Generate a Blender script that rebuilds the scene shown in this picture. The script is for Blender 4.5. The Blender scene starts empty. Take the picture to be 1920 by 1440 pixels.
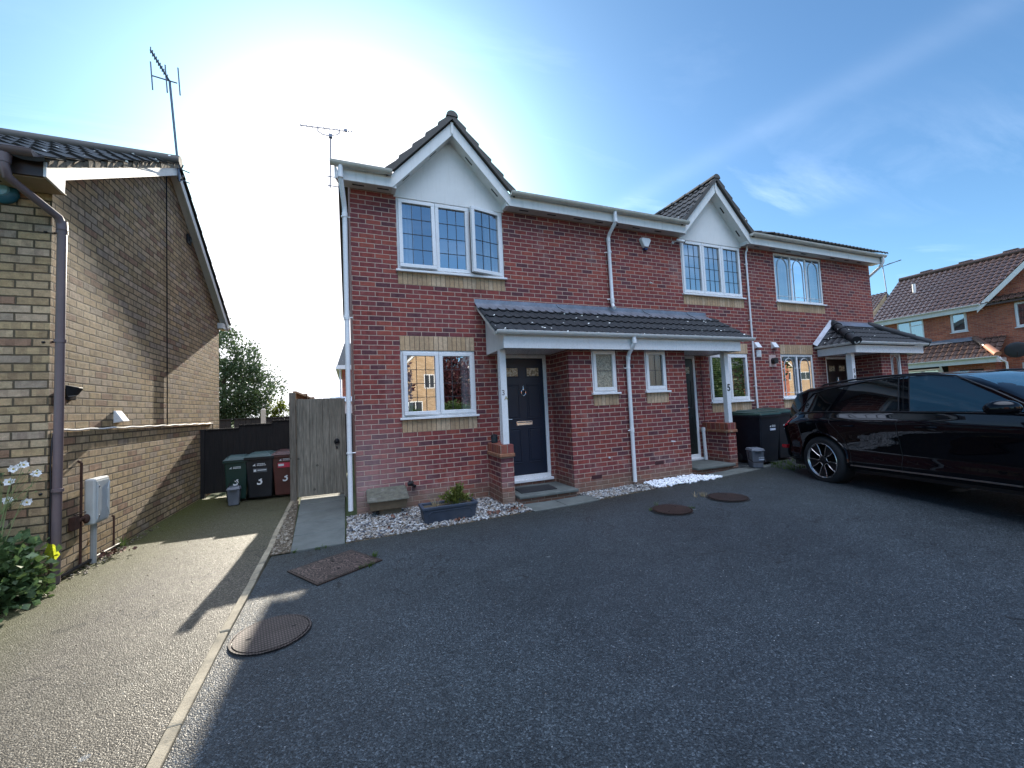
import bpy, bmesh, math, random
import numpy as np
from mathutils import Vector, Matrix
random.seed(7); rng = np.random.default_rng(7)
R = math.radians
scene = bpy.context.scene
COL = scene.collection

# ------------------------------------------------------------------ camera
CX, CY, CZ = -0.0632, -6.3653, 1.4944
YAW, PITCH, ROLL, FPX = 0.3859, 0.0546, 0.0450, 750.98
_f = Vector((math.sin(YAW)*math.cos(PITCH), math.cos(YAW)*math.cos(PITCH), math.sin(PITCH)))
_r = Vector((math.cos(YAW), -math.sin(YAW), 0)); _u = _r.cross(_f)
_r2 = _r*math.cos(ROLL) - _u*math.sin(ROLL); _u2 = _r*math.sin(ROLL) + _u*math.cos(ROLL)
cam = bpy.data.cameras.new('camera'); camo = bpy.data.objects.new('camera', cam); COL.objects.link(camo)
M = Matrix((_r2, _u2, -_f)).transposed().to_4x4(); M.translation = (CX, CY, CZ); camo.matrix_world = M
cam.sensor_width = 36; cam.lens = FPX/1920*36; cam.clip_start = 0.05; cam.clip_end = 2000
scene.camera = camo

# ------------------------------------------------------------------ sky, sun, exposure
SUN = Vector((0.0445, 1.0, 0.435)).normalized()
EL = math.asin(SUN.z); AZ = math.atan2(SUN.x, SUN.y)
w = bpy.data.worlds.new('World'); scene.world = w; w.use_nodes = True
nt = w.node_tree; N = nt.nodes; L = nt.links
for n in list(N): N.remove(n)
wout = N.new('ShaderNodeOutputWorld'); wbg = N.new('ShaderNodeBackground')
sky = N.new('ShaderNodeTexSky'); sky.sky_type = 'NISHITA'; sky.sun_disc = False
sky.sun_elevation = EL; sky.sun_rotation = AZ
sky.air_density = 1.0; sky.dust_density = 0.6; sky.ozone_density = 2.0; sky.altitude = 50
wtc = N.new('ShaderNodeTexCoord')
def wmath(op, a, b=None, clamp=False):
    n = N.new('ShaderNodeMath'); n.operation = op; n.use_clamp = clamp
    for i, v in enumerate((a, b)):
        if v is None: continue
        if isinstance(v, (int, float)): n.inputs[i].default_value = v
        else: L.new(v, n.inputs[i])
    return n.outputs[0]
# thin cirrus: stretched noise, projected on a high flat layer
sep = N.new('ShaderNodeSeparateXYZ'); L.new(wtc.outputs['Generated'], sep.inputs[0])
zz = wmath('MAXIMUM', sep.outputs[2], 0.05)
cxn = wmath('DIVIDE', sep.outputs[0], zz); cyn = wmath('DIVIDE', sep.outputs[1], zz)
cmb = N.new('ShaderNodeCombineXYZ'); L.new(cxn, cmb.inputs[0]); L.new(cyn, cmb.inputs[1])
mp = N.new('ShaderNodeMapping'); mp.inputs['Rotation'].default_value = (0, 0, R(38)); mp.inputs['Scale'].default_value = (0.35, 1.3, 1)
L.new(cmb.outputs[0], mp.inputs[0])
cn = N.new('ShaderNodeTexNoise'); cn.inputs['Scale'].default_value = 1.1; cn.inputs['Detail'].default_value = 7; cn.inputs['Roughness'].default_value = .62; cn.inputs['Distortion'].default_value = .7
L.new(mp.outputs[0], cn.inputs['Vector'])
cn2 = N.new('ShaderNodeTexNoise'); cn2.inputs['Scale'].default_value = .55; cn2.inputs['Detail'].default_value = 2
L.new(cmb.outputs[0], cn2.inputs['Vector'])
cl = wmath('MULTIPLY', wmath('SUBTRACT', cn.outputs['Fac'], 0.5, True), wmath('SUBTRACT', cn2.outputs['Fac'], 0.4, True))
cl = wmath('MULTIPLY', cl, 9.0, True)
# a soft vapour trail high on the right: distance to a straight line on the same layer
def trail(ax, ay, nx, ny, wd, k, lo, hi):
    d = wmath('ADD', wmath('MULTIPLY', wmath('SUBTRACT', cxn, ax), nx), wmath('MULTIPLY', wmath('SUBTRACT', cyn, ay), ny))
    d = wmath('ADD', d, wmath('MULTIPLY', wmath('SUBTRACT', cn2.outputs['Fac'], .5), .10))
    g = wmath('DIVIDE', d, wd); g = wmath('MULTIPLY', g, g); g = wmath('MULTIPLY', g, -1.0); g = wmath('EXPONENT', g)
    t = wmath('ADD', wmath('MULTIPLY', wmath('SUBTRACT', cxn, ax), -ny), wmath('MULTIPLY', wmath('SUBTRACT', cyn, ay), nx))
    m1 = wmath('MULTIPLY', wmath('SUBTRACT', t, lo), 1.6, True); m2 = wmath('MULTIPLY', wmath('SUBTRACT', hi, t), 1.6, True)
    tex = wmath('ADD', wmath('MULTIPLY', cn.outputs['Fac'], 1.4), -.25, True)
    return wmath('MULTIPLY', wmath('MULTIPLY', wmath('MULTIPLY', g, m1), m2), wmath('MULTIPLY', tex, k))
def lay(px, py):
    d = _f + _r2*((px-960)/FPX) + _u2*((720-py)/FPX); return d.x/d.z, d.y/d.z
(a1, b1), (a2, b2) = lay(1500, 205), lay(1860, 10)
ln = math.hypot(a2-a1, b2-b1); nx, ny = -(b2-b1)/ln, (a2-a1)/ln
tr = trail(a1, b1, nx, ny, .085, .17, -9, 9)
mk = wmath('MULTIPLY', wmath('SUBTRACT', cxn, 1.15), 1.5, True)
mk = wmath('MULTIPLY', mk, 1.0)
cl = wmath('ADD', wmath('MULTIPLY', cl, .95), tr, True)
hz = wmath('MULTIPLY', sep.outputs[2], 6.0, True)
cl = wmath('MULTIPLY', cl, hz)
mixc = N.new('ShaderNodeMix'); mixc.data_type = 'RGBA'
# the cloud is lit by the same sky: brightened sky colour, paler
hs = N.new('ShaderNodeHueSaturation'); hs.inputs['Saturation'].default_value = .5; hs.inputs['Value'].default_value = 2.0
dk = N.new('ShaderNodeMix'); dk.data_type = 'RGBA'; dk.blend_type = 'MULTIPLY'; dk.inputs[0].default_value = 1; dk.inputs[7].default_value = (.255, .35, .405, 1)
L.new(sky.outputs[0], dk.inputs[6]); L.new(dk.outputs[2], hs.inputs['Color'])
L.new(cl, mixc.inputs[0]); L.new(dk.outputs[2], mixc.inputs[6]); L.new(hs.outputs[0], mixc.inputs[7])
# aureole: forward scattering around the sun, part of the sky itself
vd = N.new('ShaderNodeVectorMath'); vd.operation = 'DOT_PRODUCT'; L.new(wtc.outputs['Generated'], vd.inputs[0]); vd.inputs[1].default_value = SUN
dt = wmath('MAXIMUM', vd.outputs['Value'], 0.0)
gl = wmath('ADD', wmath('MULTIPLY', wmath('POWER', dt, 26.0), 4.6), wmath('MULTIPLY', wmath('POWER', dt, 7.0), .50))
glc = N.new('ShaderNodeMix'); glc.data_type = 'RGBA'; glc.blend_type = 'ADD'; glc.inputs[0].default_value = 1
cg = N.new('ShaderNodeCombineColor'); L.new(wmath('MULTIPLY', gl, .66), cg.inputs[0]); L.new(gl, cg.inputs[1]); L.new(wmath('MULTIPLY', gl, 1.05), cg.inputs[2])
# added fill for the shaded facade: bright unseen sky overhead and behind the viewpoint
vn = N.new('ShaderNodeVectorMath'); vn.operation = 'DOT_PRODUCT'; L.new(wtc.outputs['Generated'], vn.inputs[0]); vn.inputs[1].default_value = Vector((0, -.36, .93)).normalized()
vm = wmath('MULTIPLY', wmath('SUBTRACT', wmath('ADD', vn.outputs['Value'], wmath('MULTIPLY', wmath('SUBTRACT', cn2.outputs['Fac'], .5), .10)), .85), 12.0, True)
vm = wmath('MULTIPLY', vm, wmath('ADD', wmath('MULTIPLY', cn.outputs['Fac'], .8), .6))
sky_fill = N.new('ShaderNodeMix'); sky_fill.data_type = 'RGBA'; sky_fill.blend_type = 'ADD'; sky_fill.inputs[0].default_value = 1
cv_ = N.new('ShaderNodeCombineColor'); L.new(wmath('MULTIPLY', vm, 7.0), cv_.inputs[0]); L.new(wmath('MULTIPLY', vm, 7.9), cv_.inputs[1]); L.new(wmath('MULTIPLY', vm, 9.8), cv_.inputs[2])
L.new(mixc.outputs[2], glc.inputs[6]); L.new(cg.outputs[0], glc.inputs[7])
vmin = N.new('ShaderNodeVectorMath'); vmin.operation = 'MINIMUM'; L.new(glc.outputs[2], vmin.inputs[0]); vmin.inputs[1].default_value = (3.2, 3.2, 3.4)
L.new(vmin.outputs[0], sky_fill.inputs[6]); L.new(cv_.outputs[0], sky_fill.inputs[7]); L.new(sky_fill.outputs[2], wbg.inputs['Color']); wbg.inputs['Strength'].default_value = 0.15
L.new(wbg.outputs[0], wout.inputs[0])
sl = bpy.data.lights.new('sun', 'SUN'); sl.energy = 2.4; sl.angle = R(0.5); sl.color = (1, .91, .76)
so = bpy.data.objects.new('sun', sl); COL.objects.link(so)
so.rotation_euler = SUN.to_track_quat('Z', 'Y').to_euler()
scene.view_settings.view_transform = 'Standard'; scene.view_settings.look = 'None'
scene.view_settings.exposure = 1.87; scene.view_settings.gamma = 1
scene.cycles.max_bounces = 7; scene.cycles.diffuse_bounces = 3; scene.cycles.glossy_bounces = 4
scene.cycles.transparent_max_bounces = 12; scene.cycles.transmission_bounces = 4
scene.cycles.caustics_reflective = False; scene.cycles.caustics_refractive = False
try: scene.cycles.use_denoising = True
except Exception: pass

# ------------------------------------------------------------------ materials
class NT:
    def __init__(s, name):
        s.m = bpy.data.materials.new(name); s.m.use_nodes = True; s.t = s.m.node_tree; s.N = s.t.nodes; s.L = s.t.links
        s.b = s.N['Principled BSDF']; s.out = s.N['Material Output']
    def node(s, t, **k):
        n = s.N.new(t)
        for a, v in k.items(): setattr(n, a, v)
        return n
    def set(s, n, i, v):
        if hasattr(v, 'links') or isinstance(v, bpy.types.NodeSocket): s.L.new(v, n.inputs[i])
        else: n.inputs[i].default_value = v
    def math(s, op, a, b=None, c=None, clamp=False):
        n = s.N.new('ShaderNodeMath'); n.operation = op; n.use_clamp = clamp
        for i, v in enumerate((a, b, c)):
            if v is not None: s.set(n, i, v)
        return n.outputs[0]
    def noise(s, scale, detail=3, vec=None, rough=.55, dist=0.0):
        n = s.N.new('ShaderNodeTexNoise'); n.inputs['Scale'].default_value = scale; n.inputs['Detail'].default_value = detail
        n.inputs['Roughness'].default_value = rough; n.inputs['Distortion'].default_value = dist
        if vec is not None: s.L.new(vec, n.inputs['Vector'])
        return n.outputs['Fac']
    def ramp(s, fac, stops, interp='LINEAR'):
        n = s.N.new('ShaderNodeValToRGB'); n.color_ramp.interpolation = interp
        e = n.color_ramp.elements
        while len(e) < len(stops): e.new(.5)
        for q, (p, c) in zip(e, stops):
            q.position = p; q.color = (c if len(c) == 4 else (*c, 1)) if not isinstance(c, float) else (c, c, c, 1)
        s.L.new(fac, n.inputs[0]); return n.outputs[0]
    def mix(s, f, a, b, blend='MIX'):
        n = s.N.new('ShaderNodeMix'); n.data_type = 'RGBA'; n.blend_type = blend
        s.set(n, 0, f)
        for i, v in ((6, a), (7, b)):
            if isinstance(v, tuple): v = (*v[:3], 1)
            s.set(n, i, v)
        return n.outputs[2]
    def mixf(s, f, a, b):
        n = s.N.new('ShaderNodeMix'); n.data_type = 'FLOAT'; s.set(n, 0, f); s.set(n, 2, a); s.set(n, 3, b); return n.outputs[0]
    def pos(s): return s.N.new('ShaderNodeNewGeometry').outputs['Position']
    def obj(s): return s.N.new('ShaderNodeTexCoord').outputs['Object']
    def bump(s, h, strength=.5, dist=.01):
        n = s.N.new('ShaderNodeBump'); n.inputs['Strength'].default_value = strength; n.inputs['Distance'].default_value = dist
        s.L.new(h, n.inputs['Height']); s.L.new(n.outputs[0], s.b.inputs['Normal']); return n
    def col(s, v): s.set(s.b, 'Base Color', (*v[:3], 1) if isinstance(v, tuple) else v)
    def rough(s, v): s.set(s.b, 'Roughness', v)

def pbr(name, c, rough=.5, metal=0.0, var=.15, scale=6.0, bump=.0, bscale=60, dirt=None, coat=0, spec=.5, streak=0):
    m = NT(name); v = m.obj()
    n = m.noise(scale, 4, v); n2 = m.noise(scale*7, 3, v)
    f = m.math('ADD', m.math('MULTIPLY', n, .7), m.math('MULTIPLY', n2, .3))
    lo = tuple(x*(1-var) for x in c); hi = tuple(min(1, x*(1+var)) for x in c)
    cc = m.ramp(f, [(.3, lo), (.7, hi)])
    if streak:
        mpn = m.N.new('ShaderNodeMapping'); m.L.new(m.pos(), mpn.inputs[0]); mpn.inputs['Scale'].default_value = (9, 9, .8)
        st = m.ramp(m.noise(2.2, 4, mpn.outputs[0], .65), [(.52, 0.0), (.75, 1.0)]); cc = m.mix(m.math('MULTIPLY', st, streak), cc, (.34, .35, .27))
    if dirt:
        d = m.ramp(m.noise(scale*.6, 5, v, .65), [(.52, 0.0), (.72, 1.0)])
        cc = m.mix(m.math('MULTIPLY', d, dirt[1]), cc, dirt[0])
    m.col(cc); m.rough(m.math('ADD', m.math('MULTIPLY', m.math('SUBTRACT', n2, .5), .12), rough))
    m.b.inputs['Metallic'].default_value = metal; m.b.inputs['Specular IOR Level'].default_value = spec
    if coat: m.b.inputs['Coat Weight'].default_value = coat; m.b.inputs['Coat Roughness'].default_value = .03
    if bump: m.bump(m.noise(bscale, 3, v), bump, .004)
    return m.m

def brick(name, pal, mortar, z0=.035, u0=0.0, bw=.225, bh=.075, soldier=False, bumpd=.006, stains=None, kiss=.35, rough=.8, gap=.0055, clean=False, mvar=.12):
    m = NT(name); g = m.N.new('ShaderNodeNewGeometry'); P = g.outputs['Position']
    s = m.N.new('ShaderNodeSeparateXYZ'); m.L.new(P, s.inputs[0])
    sn = m.N.new('ShaderNodeSeparateXYZ'); m.L.new(g.outputs['True Normal'], sn.inputs[0])
    ax = m.math('GREATER_THAN', m.math('ABSOLUTE', sn.outputs[0]), .6)
    u = m.mixf(ax, m.math('SUBTRACT', s.outputs[0], u0), s.outputs[1])
    wob = m.noise(3.0, 2, P)
    z = m.math('SUBTRACT', s.outputs[2], z0)
    az = m.math('GREATER_THAN', m.math('ABSOLUTE', sn.outputs[2]), .6)
    z = m.mixf(az, z, s.outputs[1])
    z = m.math('ADD', z, m.math('MULTIPLY', m.math('SUBTRACT', wob, .5), .006))
    row = m.math('FLOOR', m.math('DIVIDE', z, bh))
    if soldier: off = 0.0; uu = m.math('DIVIDE', u, bw)
    else:
        off = m.math('MULTIPLY', m.math('MODULO', m.math('ABSOLUTE', row), 2.0), .5)
        jr = m.N.new('ShaderNodeTexWhiteNoise'); jr.noise_dimensions = '1D'; m.L.new(row, jr.inputs['W'])
        off = m.math('ADD', off, m.math('MULTIPLY', m.math('SUBTRACT', jr.outputs['Value'], .5), .07))
        uu = m.math('ADD', m.math('DIVIDE', u, bw), off)
    col = m.math('FLOOR', uu)
    fu = m.math('MULTIPLY', m.math('SUBTRACT', uu, col), bw)
    fv = m.math('SUBTRACT', z, m.math('MULTIPLY', row, bh))
    du = m.math('MINIMUM', fu, m.math('SUBTRACT', bw, fu)); dv = m.math('MINIMUM', fv, m.math('SUBTRACT', bh, fv))
    d = m.math('MINIMUM', du, dv)
    d = m.math('ADD', d, m.math('MULTIPLY', m.math('SUBTRACT', m.noise(70, 3, P), .5), .005))
    mask = m.math('DIVIDE', m.math('SUBTRACT', d, gap-.0016), .0032, clamp=True)
    cv = m.N.new('ShaderNodeCombineXYZ'); m.L.new(col, cv.inputs[0]); m.L.new(row, cv.inputs[1]); m.L.new(ax, cv.inputs[2])
    wn = m.N.new('ShaderNodeTexWhiteNoise'); wn.noise_dimensions = '3D'; m.L.new(cv.outputs[0], wn.inputs['Vector'])
    rr = wn.outputs['Value']
    k = len(pal)
    c = m.ramp(rr, [(i/k, p) for i, p in enumerate(pal)], 'CONSTANT')
    sc = m.N.new('ShaderNodeSeparateColor'); m.L.new(wn.outputs['Color'], sc.inputs[0])
    # two tones along one brick (kiss marks) and a fine drag-faced grain
    km = m.math('GREATER_THAN', m.math('FRACT', m.math('ADD', m.math('MULTIPLY', fu, 1.6/bw), sc.outputs[1])), .55)
    km = m.math('MULTIPLY', km, m.math('GREATER_THAN', sc.outputs[2], .45))
    c = m.mix(m.math('MULTIPLY', km, kiss), c, m.mix(1.0, c, (.62, .58, .62), 'MULTIPLY'))
    gr = m.noise(140, 4, P, .7); md = m.noise(22, 4, P, .6)
    c = m.mix(1.0, c, m.ramp(m.math('ADD', m.math('MULTIPLY', gr, .5), m.math('MULTIPLY', md, .5)), [(.32, (.66, .66, .66)), (.68, (1.3, 1.3, 1.3))]), 'MULTIPLY')
    big = m.noise(.9, 4, P, .6)
    c = m.mix(1.0, c, m.ramp(big, [(.3, (.82, .82, .84)), (.7, (1.16, 1.13, 1.1))]), 'MULTIPLY')
    mo = m.mix(m.noise(9, 3, P), tuple(x*(1-mvar) for x in mortar), tuple(x*(1+mvar) for x in mortar))
    c = m.mix(mask, mo, c)
    if stains:   # lime bloom near the ground on the corner, brown splash courses at the bottom, both with their own outline
        bl = m.noise(2.3, 5, P, .65)
        zf = m.math('SUBTRACT', 1.0, m.math('DIVIDE', m.math('SUBTRACT', s.outputs[2], .25), 1.5), clamp=True)
        xf = m.math('SUBTRACT', 1.0, m.math('DIVIDE', m.math('ABSOLUTE', s.outputs[0]), 1.15), clamp=True)
        e = m.math('MULTIPLY', m.math('MULTIPLY', zf, xf), m.math('ADD', bl, .45))
        e2 = m.math('MULTIPLY', m.ramp(m.noise(3.1, 5, P, .7), [(.5, 0.0), (.62, 1.0)]), m.math('MULTIPLY', m.math('SUBTRACT', .75, s.outputs[2], clamp=True), 1.2, clamp=True))
        e = m.math('MULTIPLY', m.math('ADD', m.math('MULTIPLY', e, 1.1), m.math('MULTIPLY', e2, .8)), m.math('ADD', m.math('MULTIPLY', mask, .5), .5), clamp=True)
        c = m.mix(m.math('MULTIPLY', e, .6), c, (.42, .30, .29))
        sm = m.N.new('ShaderNodeMapping'); m.L.new(P, sm.inputs[0]); sm.inputs['Scale'].default_value = (5, 5, .45)
        sk = m.ramp(m.noise(2.0, 5, sm.outputs[0], .7), [(.55, 0.0), (.72, 1.0)]); c = m.mix(m.math('MULTIPLY', sk, .42), c, m.mix(1.0, c, (.55, .56, .58), 'MULTIPLY'))
        lm_ = m.ramp(m.noise(1.3, 6, P, .72), [(.56, 0.0), (.66, 1.0)]); c = m.mix(m.math('MULTIPLY', lm_, .22), c, (.50, .36, .31))
        sp = m.math('MULTIPLY', m.math('SUBTRACT', .34, s.outputs[2]), 5.0, clamp=True)
        c = m.mix(m.math('MULTIPLY', sp, m.math('ADD', m.math('MULTIPLY', bl, .9), .1)), c, (.20, .155, .10))
    m.col(c); m.rough(m.math('ADD', m.math('MULTIPLY', gr, .2), rough-.1)); m.b.inputs['Specular IOR Level'].default_value = .3
    h = m.math('ADD', mask, m.math('MULTIPLY', m.math('ADD', gr, md), .28))
    h = m.math('ADD', h, m.math('MULTIPLY', rr, .25))
    m.bump(h, 1.0, bumpd)
    return m.m

RED = [(.250, .058, .050), (.200, .054, .055), (.225, .053, .050), (.275, .065, .052), (.180, .050, .052), (.238, .060, .054), (.258, .058, .046), (.212, .058, .060), (.125, .045, .052), (.228, .056, .050), (.31, .078, .056)]
m_red = brick('red_brick', RED, (.50, .36, .285), stains=True, gap=.0058)
m_red_sold = brick('buff_soldier_brick', [(.52, .36, .215), (.45, .31, .185), (.58, .42, .27), (.49, .33, .19)], (.17, .12, .085), soldier=True, bw=.075, bh=30, z0=-3, kiss=.1, gap=.0035)
m_cap = brick('cap_header_brick', [(.33, .10, .06), (.27, .09, .06), (.24, .07, .06)], (.30, .24, .18), soldier=True, bw=.1075, bh=30, z0=-3, kiss=.1)
BUFF = [(.61, .44, .235), (.53, .38, .20), (.67, .50, .30), (.58, .42, .24), (.50, .35, .19), (.63, .47, .31), (.57, .43, .26), (.43, .26, .16), (.61, .43, .24), (.48, .37, .26)]
m_buff = brick('buff_brick', BUFF, (.15, .115, .07), z0=.012, kiss=.45, bumpd=.045, gap=.007, bh=.0805, bw=.24)
ORG = [(.46, .15, .085), (.40, .125, .075), (.50, .17, .10), (.35, .105, .07)]
m_far = brick('orange_red_brick', ORG, (.40, .27, .20), kiss=.2)
TAN = [(.50, .34, .20), (.44, .30, .17), (.56, .40, .25)]
m_tan = brick('tan_brick', TAN, (.45, .37, .28), kiss=.2)

m_white = pbr('white_pvc', (.80, .80, .80), .28, streak=.10, var=.03, dirt=((.55, .53, .47), .18))
m_paint = pbr('white_painted_board', (.80, .79, .76), .45, streak=.22, var=.05, scale=3, dirt=((.50, .46, .38), .22), bump=.08, bscale=40)
m_render = pbr('white_render', (.78, .77, .74), .85, streak=.14, var=.05, scale=2, bump=.35, bscale=220, dirt=((.58, .54, .47), .2))
m_soffit = pbr('soffit_board', (.70, .68, .62), .5, var=.05, dirt=((.4, .36, .3), .3))
m_gutter = pbr('weathered_gutter', (.66, .63, .55), .38, streak=.3, var=.12, scale=4, dirt=((.30, .28, .22), .45))
m_wgutter = pbr('white_gutter', (.78, .77, .73), .3, var=.05, scale=4, dirt=((.42, .40, .34), .25))
m_black = pbr('black_plastic', (.012, .012, .014), .45, var=.2)
m_slot = pbr('dark_slot', (.01, .01, .01), .9)
m_lead = pbr('lead_strip', (.05, .05, .055), .5, metal=.4)
m_flash = pbr('lead_flashing', (.22, .235, .27), .42, metal=.55, var=.3, scale=5, bump=.5, bscale=9, dirt=((.10, .10, .10), .4))
m_chrome = pbr('chrome', (.8, .8, .8), .12, metal=1, var=.03)
m_brownpipe = pbr('grey_brown_pipe', (.17, .125, .125), .35, var=.12, scale=3)
m_rust = pbr('rusty_pipe', (.07, .03, .02), .8, var=.4, scale=20)
m_curtain = pbr('sheer_curtain', (.62, .66, .70), .9, var=.06)
m_blind = pbr('blind_slat', (.50, .48, .44), .6)
m_room = pbr('dark_room', (.05, .048, .045), .9)
m_concrete = pbr('concrete', (.33, .31, .27), .85, var=.25, scale=4, bump=.5, bscale=120, dirt=((.12, .11, .08), .5))
m_slab = pbr('paving_slab', (.115, .125, .115), .8, var=.3, scale=3, bump=.5, bscale=110, dirt=((.07, .075, .055), .55))
m_kerb = pbr('concrete_edging', (.29, .245, .17), .85, var=.35, scale=7, bump=.8, bscale=110, dirt=((.06, .06, .045), .75))
m_rubber = pbr('rubber', (.018, .018, .02), .7, var=.2, bump=.5, bscale=200)
m_navy = None

def glass(name, tint=(.9, .95, .95), fres=.35, rough=.0, wav=.15):
    m = NT(name); m.N.remove(m.b)
    g = m.N.new('ShaderNodeBsdfGlossy'); g.inputs['Roughness'].default_value = rough; g.inputs['Color'].default_value = (.92, .95, 1, 1)
    t = m.N.new('ShaderNodeBsdfTransparent'); t.inputs['Color'].default_value = (*tint, 1)
    fr = m.N.new('ShaderNodeFresnel'); fr.inputs['IOR'].default_value = 1.5
    f = m.math('ADD', m.math('MULTIPLY', fr.outputs[0], 1.0), fres, clamp=True)
    b = m.N.new('ShaderNodeBump'); b.inputs['Strength'].default_value = wav; b.inputs['Distance'].default_value = .01
    m.L.new(m.noise(1.3, 2, m.pos()), b.inputs['Height']); m.L.new(b.outputs[0], g.inputs['Normal'])
    x = m.N.new('ShaderNodeMixShader'); m.L.new(f, x.inputs[0]); m.L.new(t.outputs[0], x.inputs[1]); m.L.new(g.outputs[0], x.inputs[2])
    m.L.new(x.outputs[0], m.out.inputs[0]); return m.m
m_glass = glass('window_glass', fres=.42)
m_glass_gf = glass('clear_window_glass', fres=.42, wav=.05)
m_obsc = glass('obscured_glass', (.45, .42, .36), .10, .25, 1.0)
m_obs2 = pbr('patterned_glass', (.30, .27, .20), .18, var=.75, scale=45, bump=1.0, bscale=90)

# asphalt
def asphalt(name, base, moss=None, speck=.5):
    m = NT(name); P = m.pos()
    v = m.N.new('ShaderNodeTexVoronoi'); v.inputs['Scale'].default_value = 125; m.L.new(P, v.inputs['Vector'])
    v2 = m.N.new('ShaderNodeTexVoronoi'); v2.inputs['Scale'].default_value = 230; m.L.new(P, v2.inputs['Vector'])
    sc = m.N.new('ShaderNodeSeparateColor'); m.L.new(v.outputs['Color'], sc.inputs[0])
    sc2 = m.N.new('ShaderNodeSeparateColor'); m.L.new(v2.outputs['Color'], sc2.inputs[0])
    r1 = m.ramp(sc.outputs[0], [(0, tuple(x*.30 for x in base)), (.5, base), (.85, tuple(x*1.9 for x in base)), (.955, tuple(min(1, x*6.5*speck+.02) for x in base))])
    c = m.mix(.35, r1, m.ramp(sc2.outputs[1], [(0, tuple(x*.4 for x in base)), (.8, tuple(x*1.5 for x in base)), (.97, tuple(x*5*speck for x in base))]))
    big = m.noise(.55, 5, P, .6); md = m.noise(3.5, 4, P, .65)
    c = m.mix(1.0, c, m.ramp(m.math('ADD', m.math('MULTIPLY', big, .6), m.math('MULTIPLY', md, .4)), [(.33, (.68, .68, .68)), (.67, (1.32, 1.32, 1.32))]), 'MULTIPLY')
    # worn wheel lanes, a tar seam and old patches with their own outlines
    sx = m.N.new('ShaderNodeSeparateXYZ'); m.L.new(P, sx.inputs[0])
    wv = m.noise(.35, 3, P); wv2 = m.noise(1.1, 5, P, .7)
    pt = m.ramp(m.noise(.28, 2, P, .4, .6), [(.44, 0.0), (.46, 1.0)])
    c = m.mix(m.math('MULTIPLY', pt, .22), c, m.mix(1.0, c, (1.5, 1.5, 1.45), 'MULTIPLY'))
    dm = m.ramp(wv2, [(.56, 0.0), (.66, 1.0)]); c = m.mix(m.math('MULTIPLY', dm, .30), c, m.mix(1.0, c, (.55, .56, .58), 'MULTIPLY'))
    cr = m.math('ABSOLUTE', m.math('SUBTRACT', m.noise(.45, 5, P, .62, .3), .5)); cr = m.math('MULTIPLY', m.math('LESS_THAN', cr, .0022), m.math('GREATER_THAN', wv, .50)); c = m.mix(m.math('MULTIPLY', cr, .75), c, (.012, .012, .012))
    # scattered pale grit and chewing-gum spots
    gs = m.N.new('ShaderNodeTexVoronoi'); gs.inputs['Scale'].default_value = 1.7; m.L.new(P, gs.inputs['Vector'])
    gd = m.math('ADD', gs.outputs['Distance'], m.math('MULTIPLY', m.noise(30, 2, P), .02))
    c = m.mix(m.math('MULTIPLY', m.math('LESS_THAN', gd, .045), .55), c, (.20, .21, .21))
    gs2 = m.N.new('ShaderNodeTexVoronoi'); gs2.inputs['Scale'].default_value = 13; m.L.new(P, gs2.inputs['Vector'])
    c = m.mix(m.math('MULTIPLY', m.math('LESS_THAN', gs2.outputs['Distance'], .050), .8), c, (.36, .37, .37))
    if not moss:
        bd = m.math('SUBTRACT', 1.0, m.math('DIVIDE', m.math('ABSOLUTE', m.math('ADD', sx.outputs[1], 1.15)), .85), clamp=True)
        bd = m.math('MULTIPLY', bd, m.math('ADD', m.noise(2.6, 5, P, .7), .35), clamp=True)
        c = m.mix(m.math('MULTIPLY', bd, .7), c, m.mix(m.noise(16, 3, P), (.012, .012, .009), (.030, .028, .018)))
        lk = m.ramp(m.noise(.22, 3, P, .5), [(.50, 0.0), (.66, 1.0)]); c = m.mix(m.math('MULTIPLY', lk, .35), c, m.mix(1.0, c, (1.55, 1.6, 1.5), 'MULTIPLY'))
    if moss:
        s = m.N.new('ShaderNodeSeparateXYZ'); m.L.new(P, s.inputs[0])
        ed = m.math('SUBTRACT', 1.0, m.math('DIVIDE', m.math('ADD', s.outputs[0], 2.78), .9), clamp=True)
        far = m.math('MULTIPLY', m.math('ADD', s.outputs[1], 1.8), .38, clamp=True)
        q = m.math('ADD', m.math('MULTIPLY', ed, .75), m.math('MULTIPLY', far, .45))
        q = m.math('MULTIPLY', q, m.math('ADD', m.noise(2.2, 5, P, .7), .45), clamp=True)
        c = m.mix(m.math('MULTIPLY', q, .9), c, m.mix(m.noise(14, 4, P), moss, tuple(x*2.1 for x in moss)))
    m.col(c)
    m.rough(m.math('ADD', m.math('MULTIPLY', sc.outputs[1], .3), .42)); m.b.inputs['Specular IOR Level'].default_value = .34
    h = m.math('ADD', m.math('SUBTRACT', 1.0, m.math('MULTIPLY', v.outputs['Distance'], 1.0)), m.math('MULTIPLY', sc.outputs[2], .8))
    m.bump(h, 1.0, .0034)
    return m.m
m_asph = asphalt('asphalt', (.026, .032, .037), speck=.5)
m_asph2 = asphalt('mossy_asphalt', (.056, .049, .037), moss=(.050, .052, .010), speck=.7)

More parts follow.
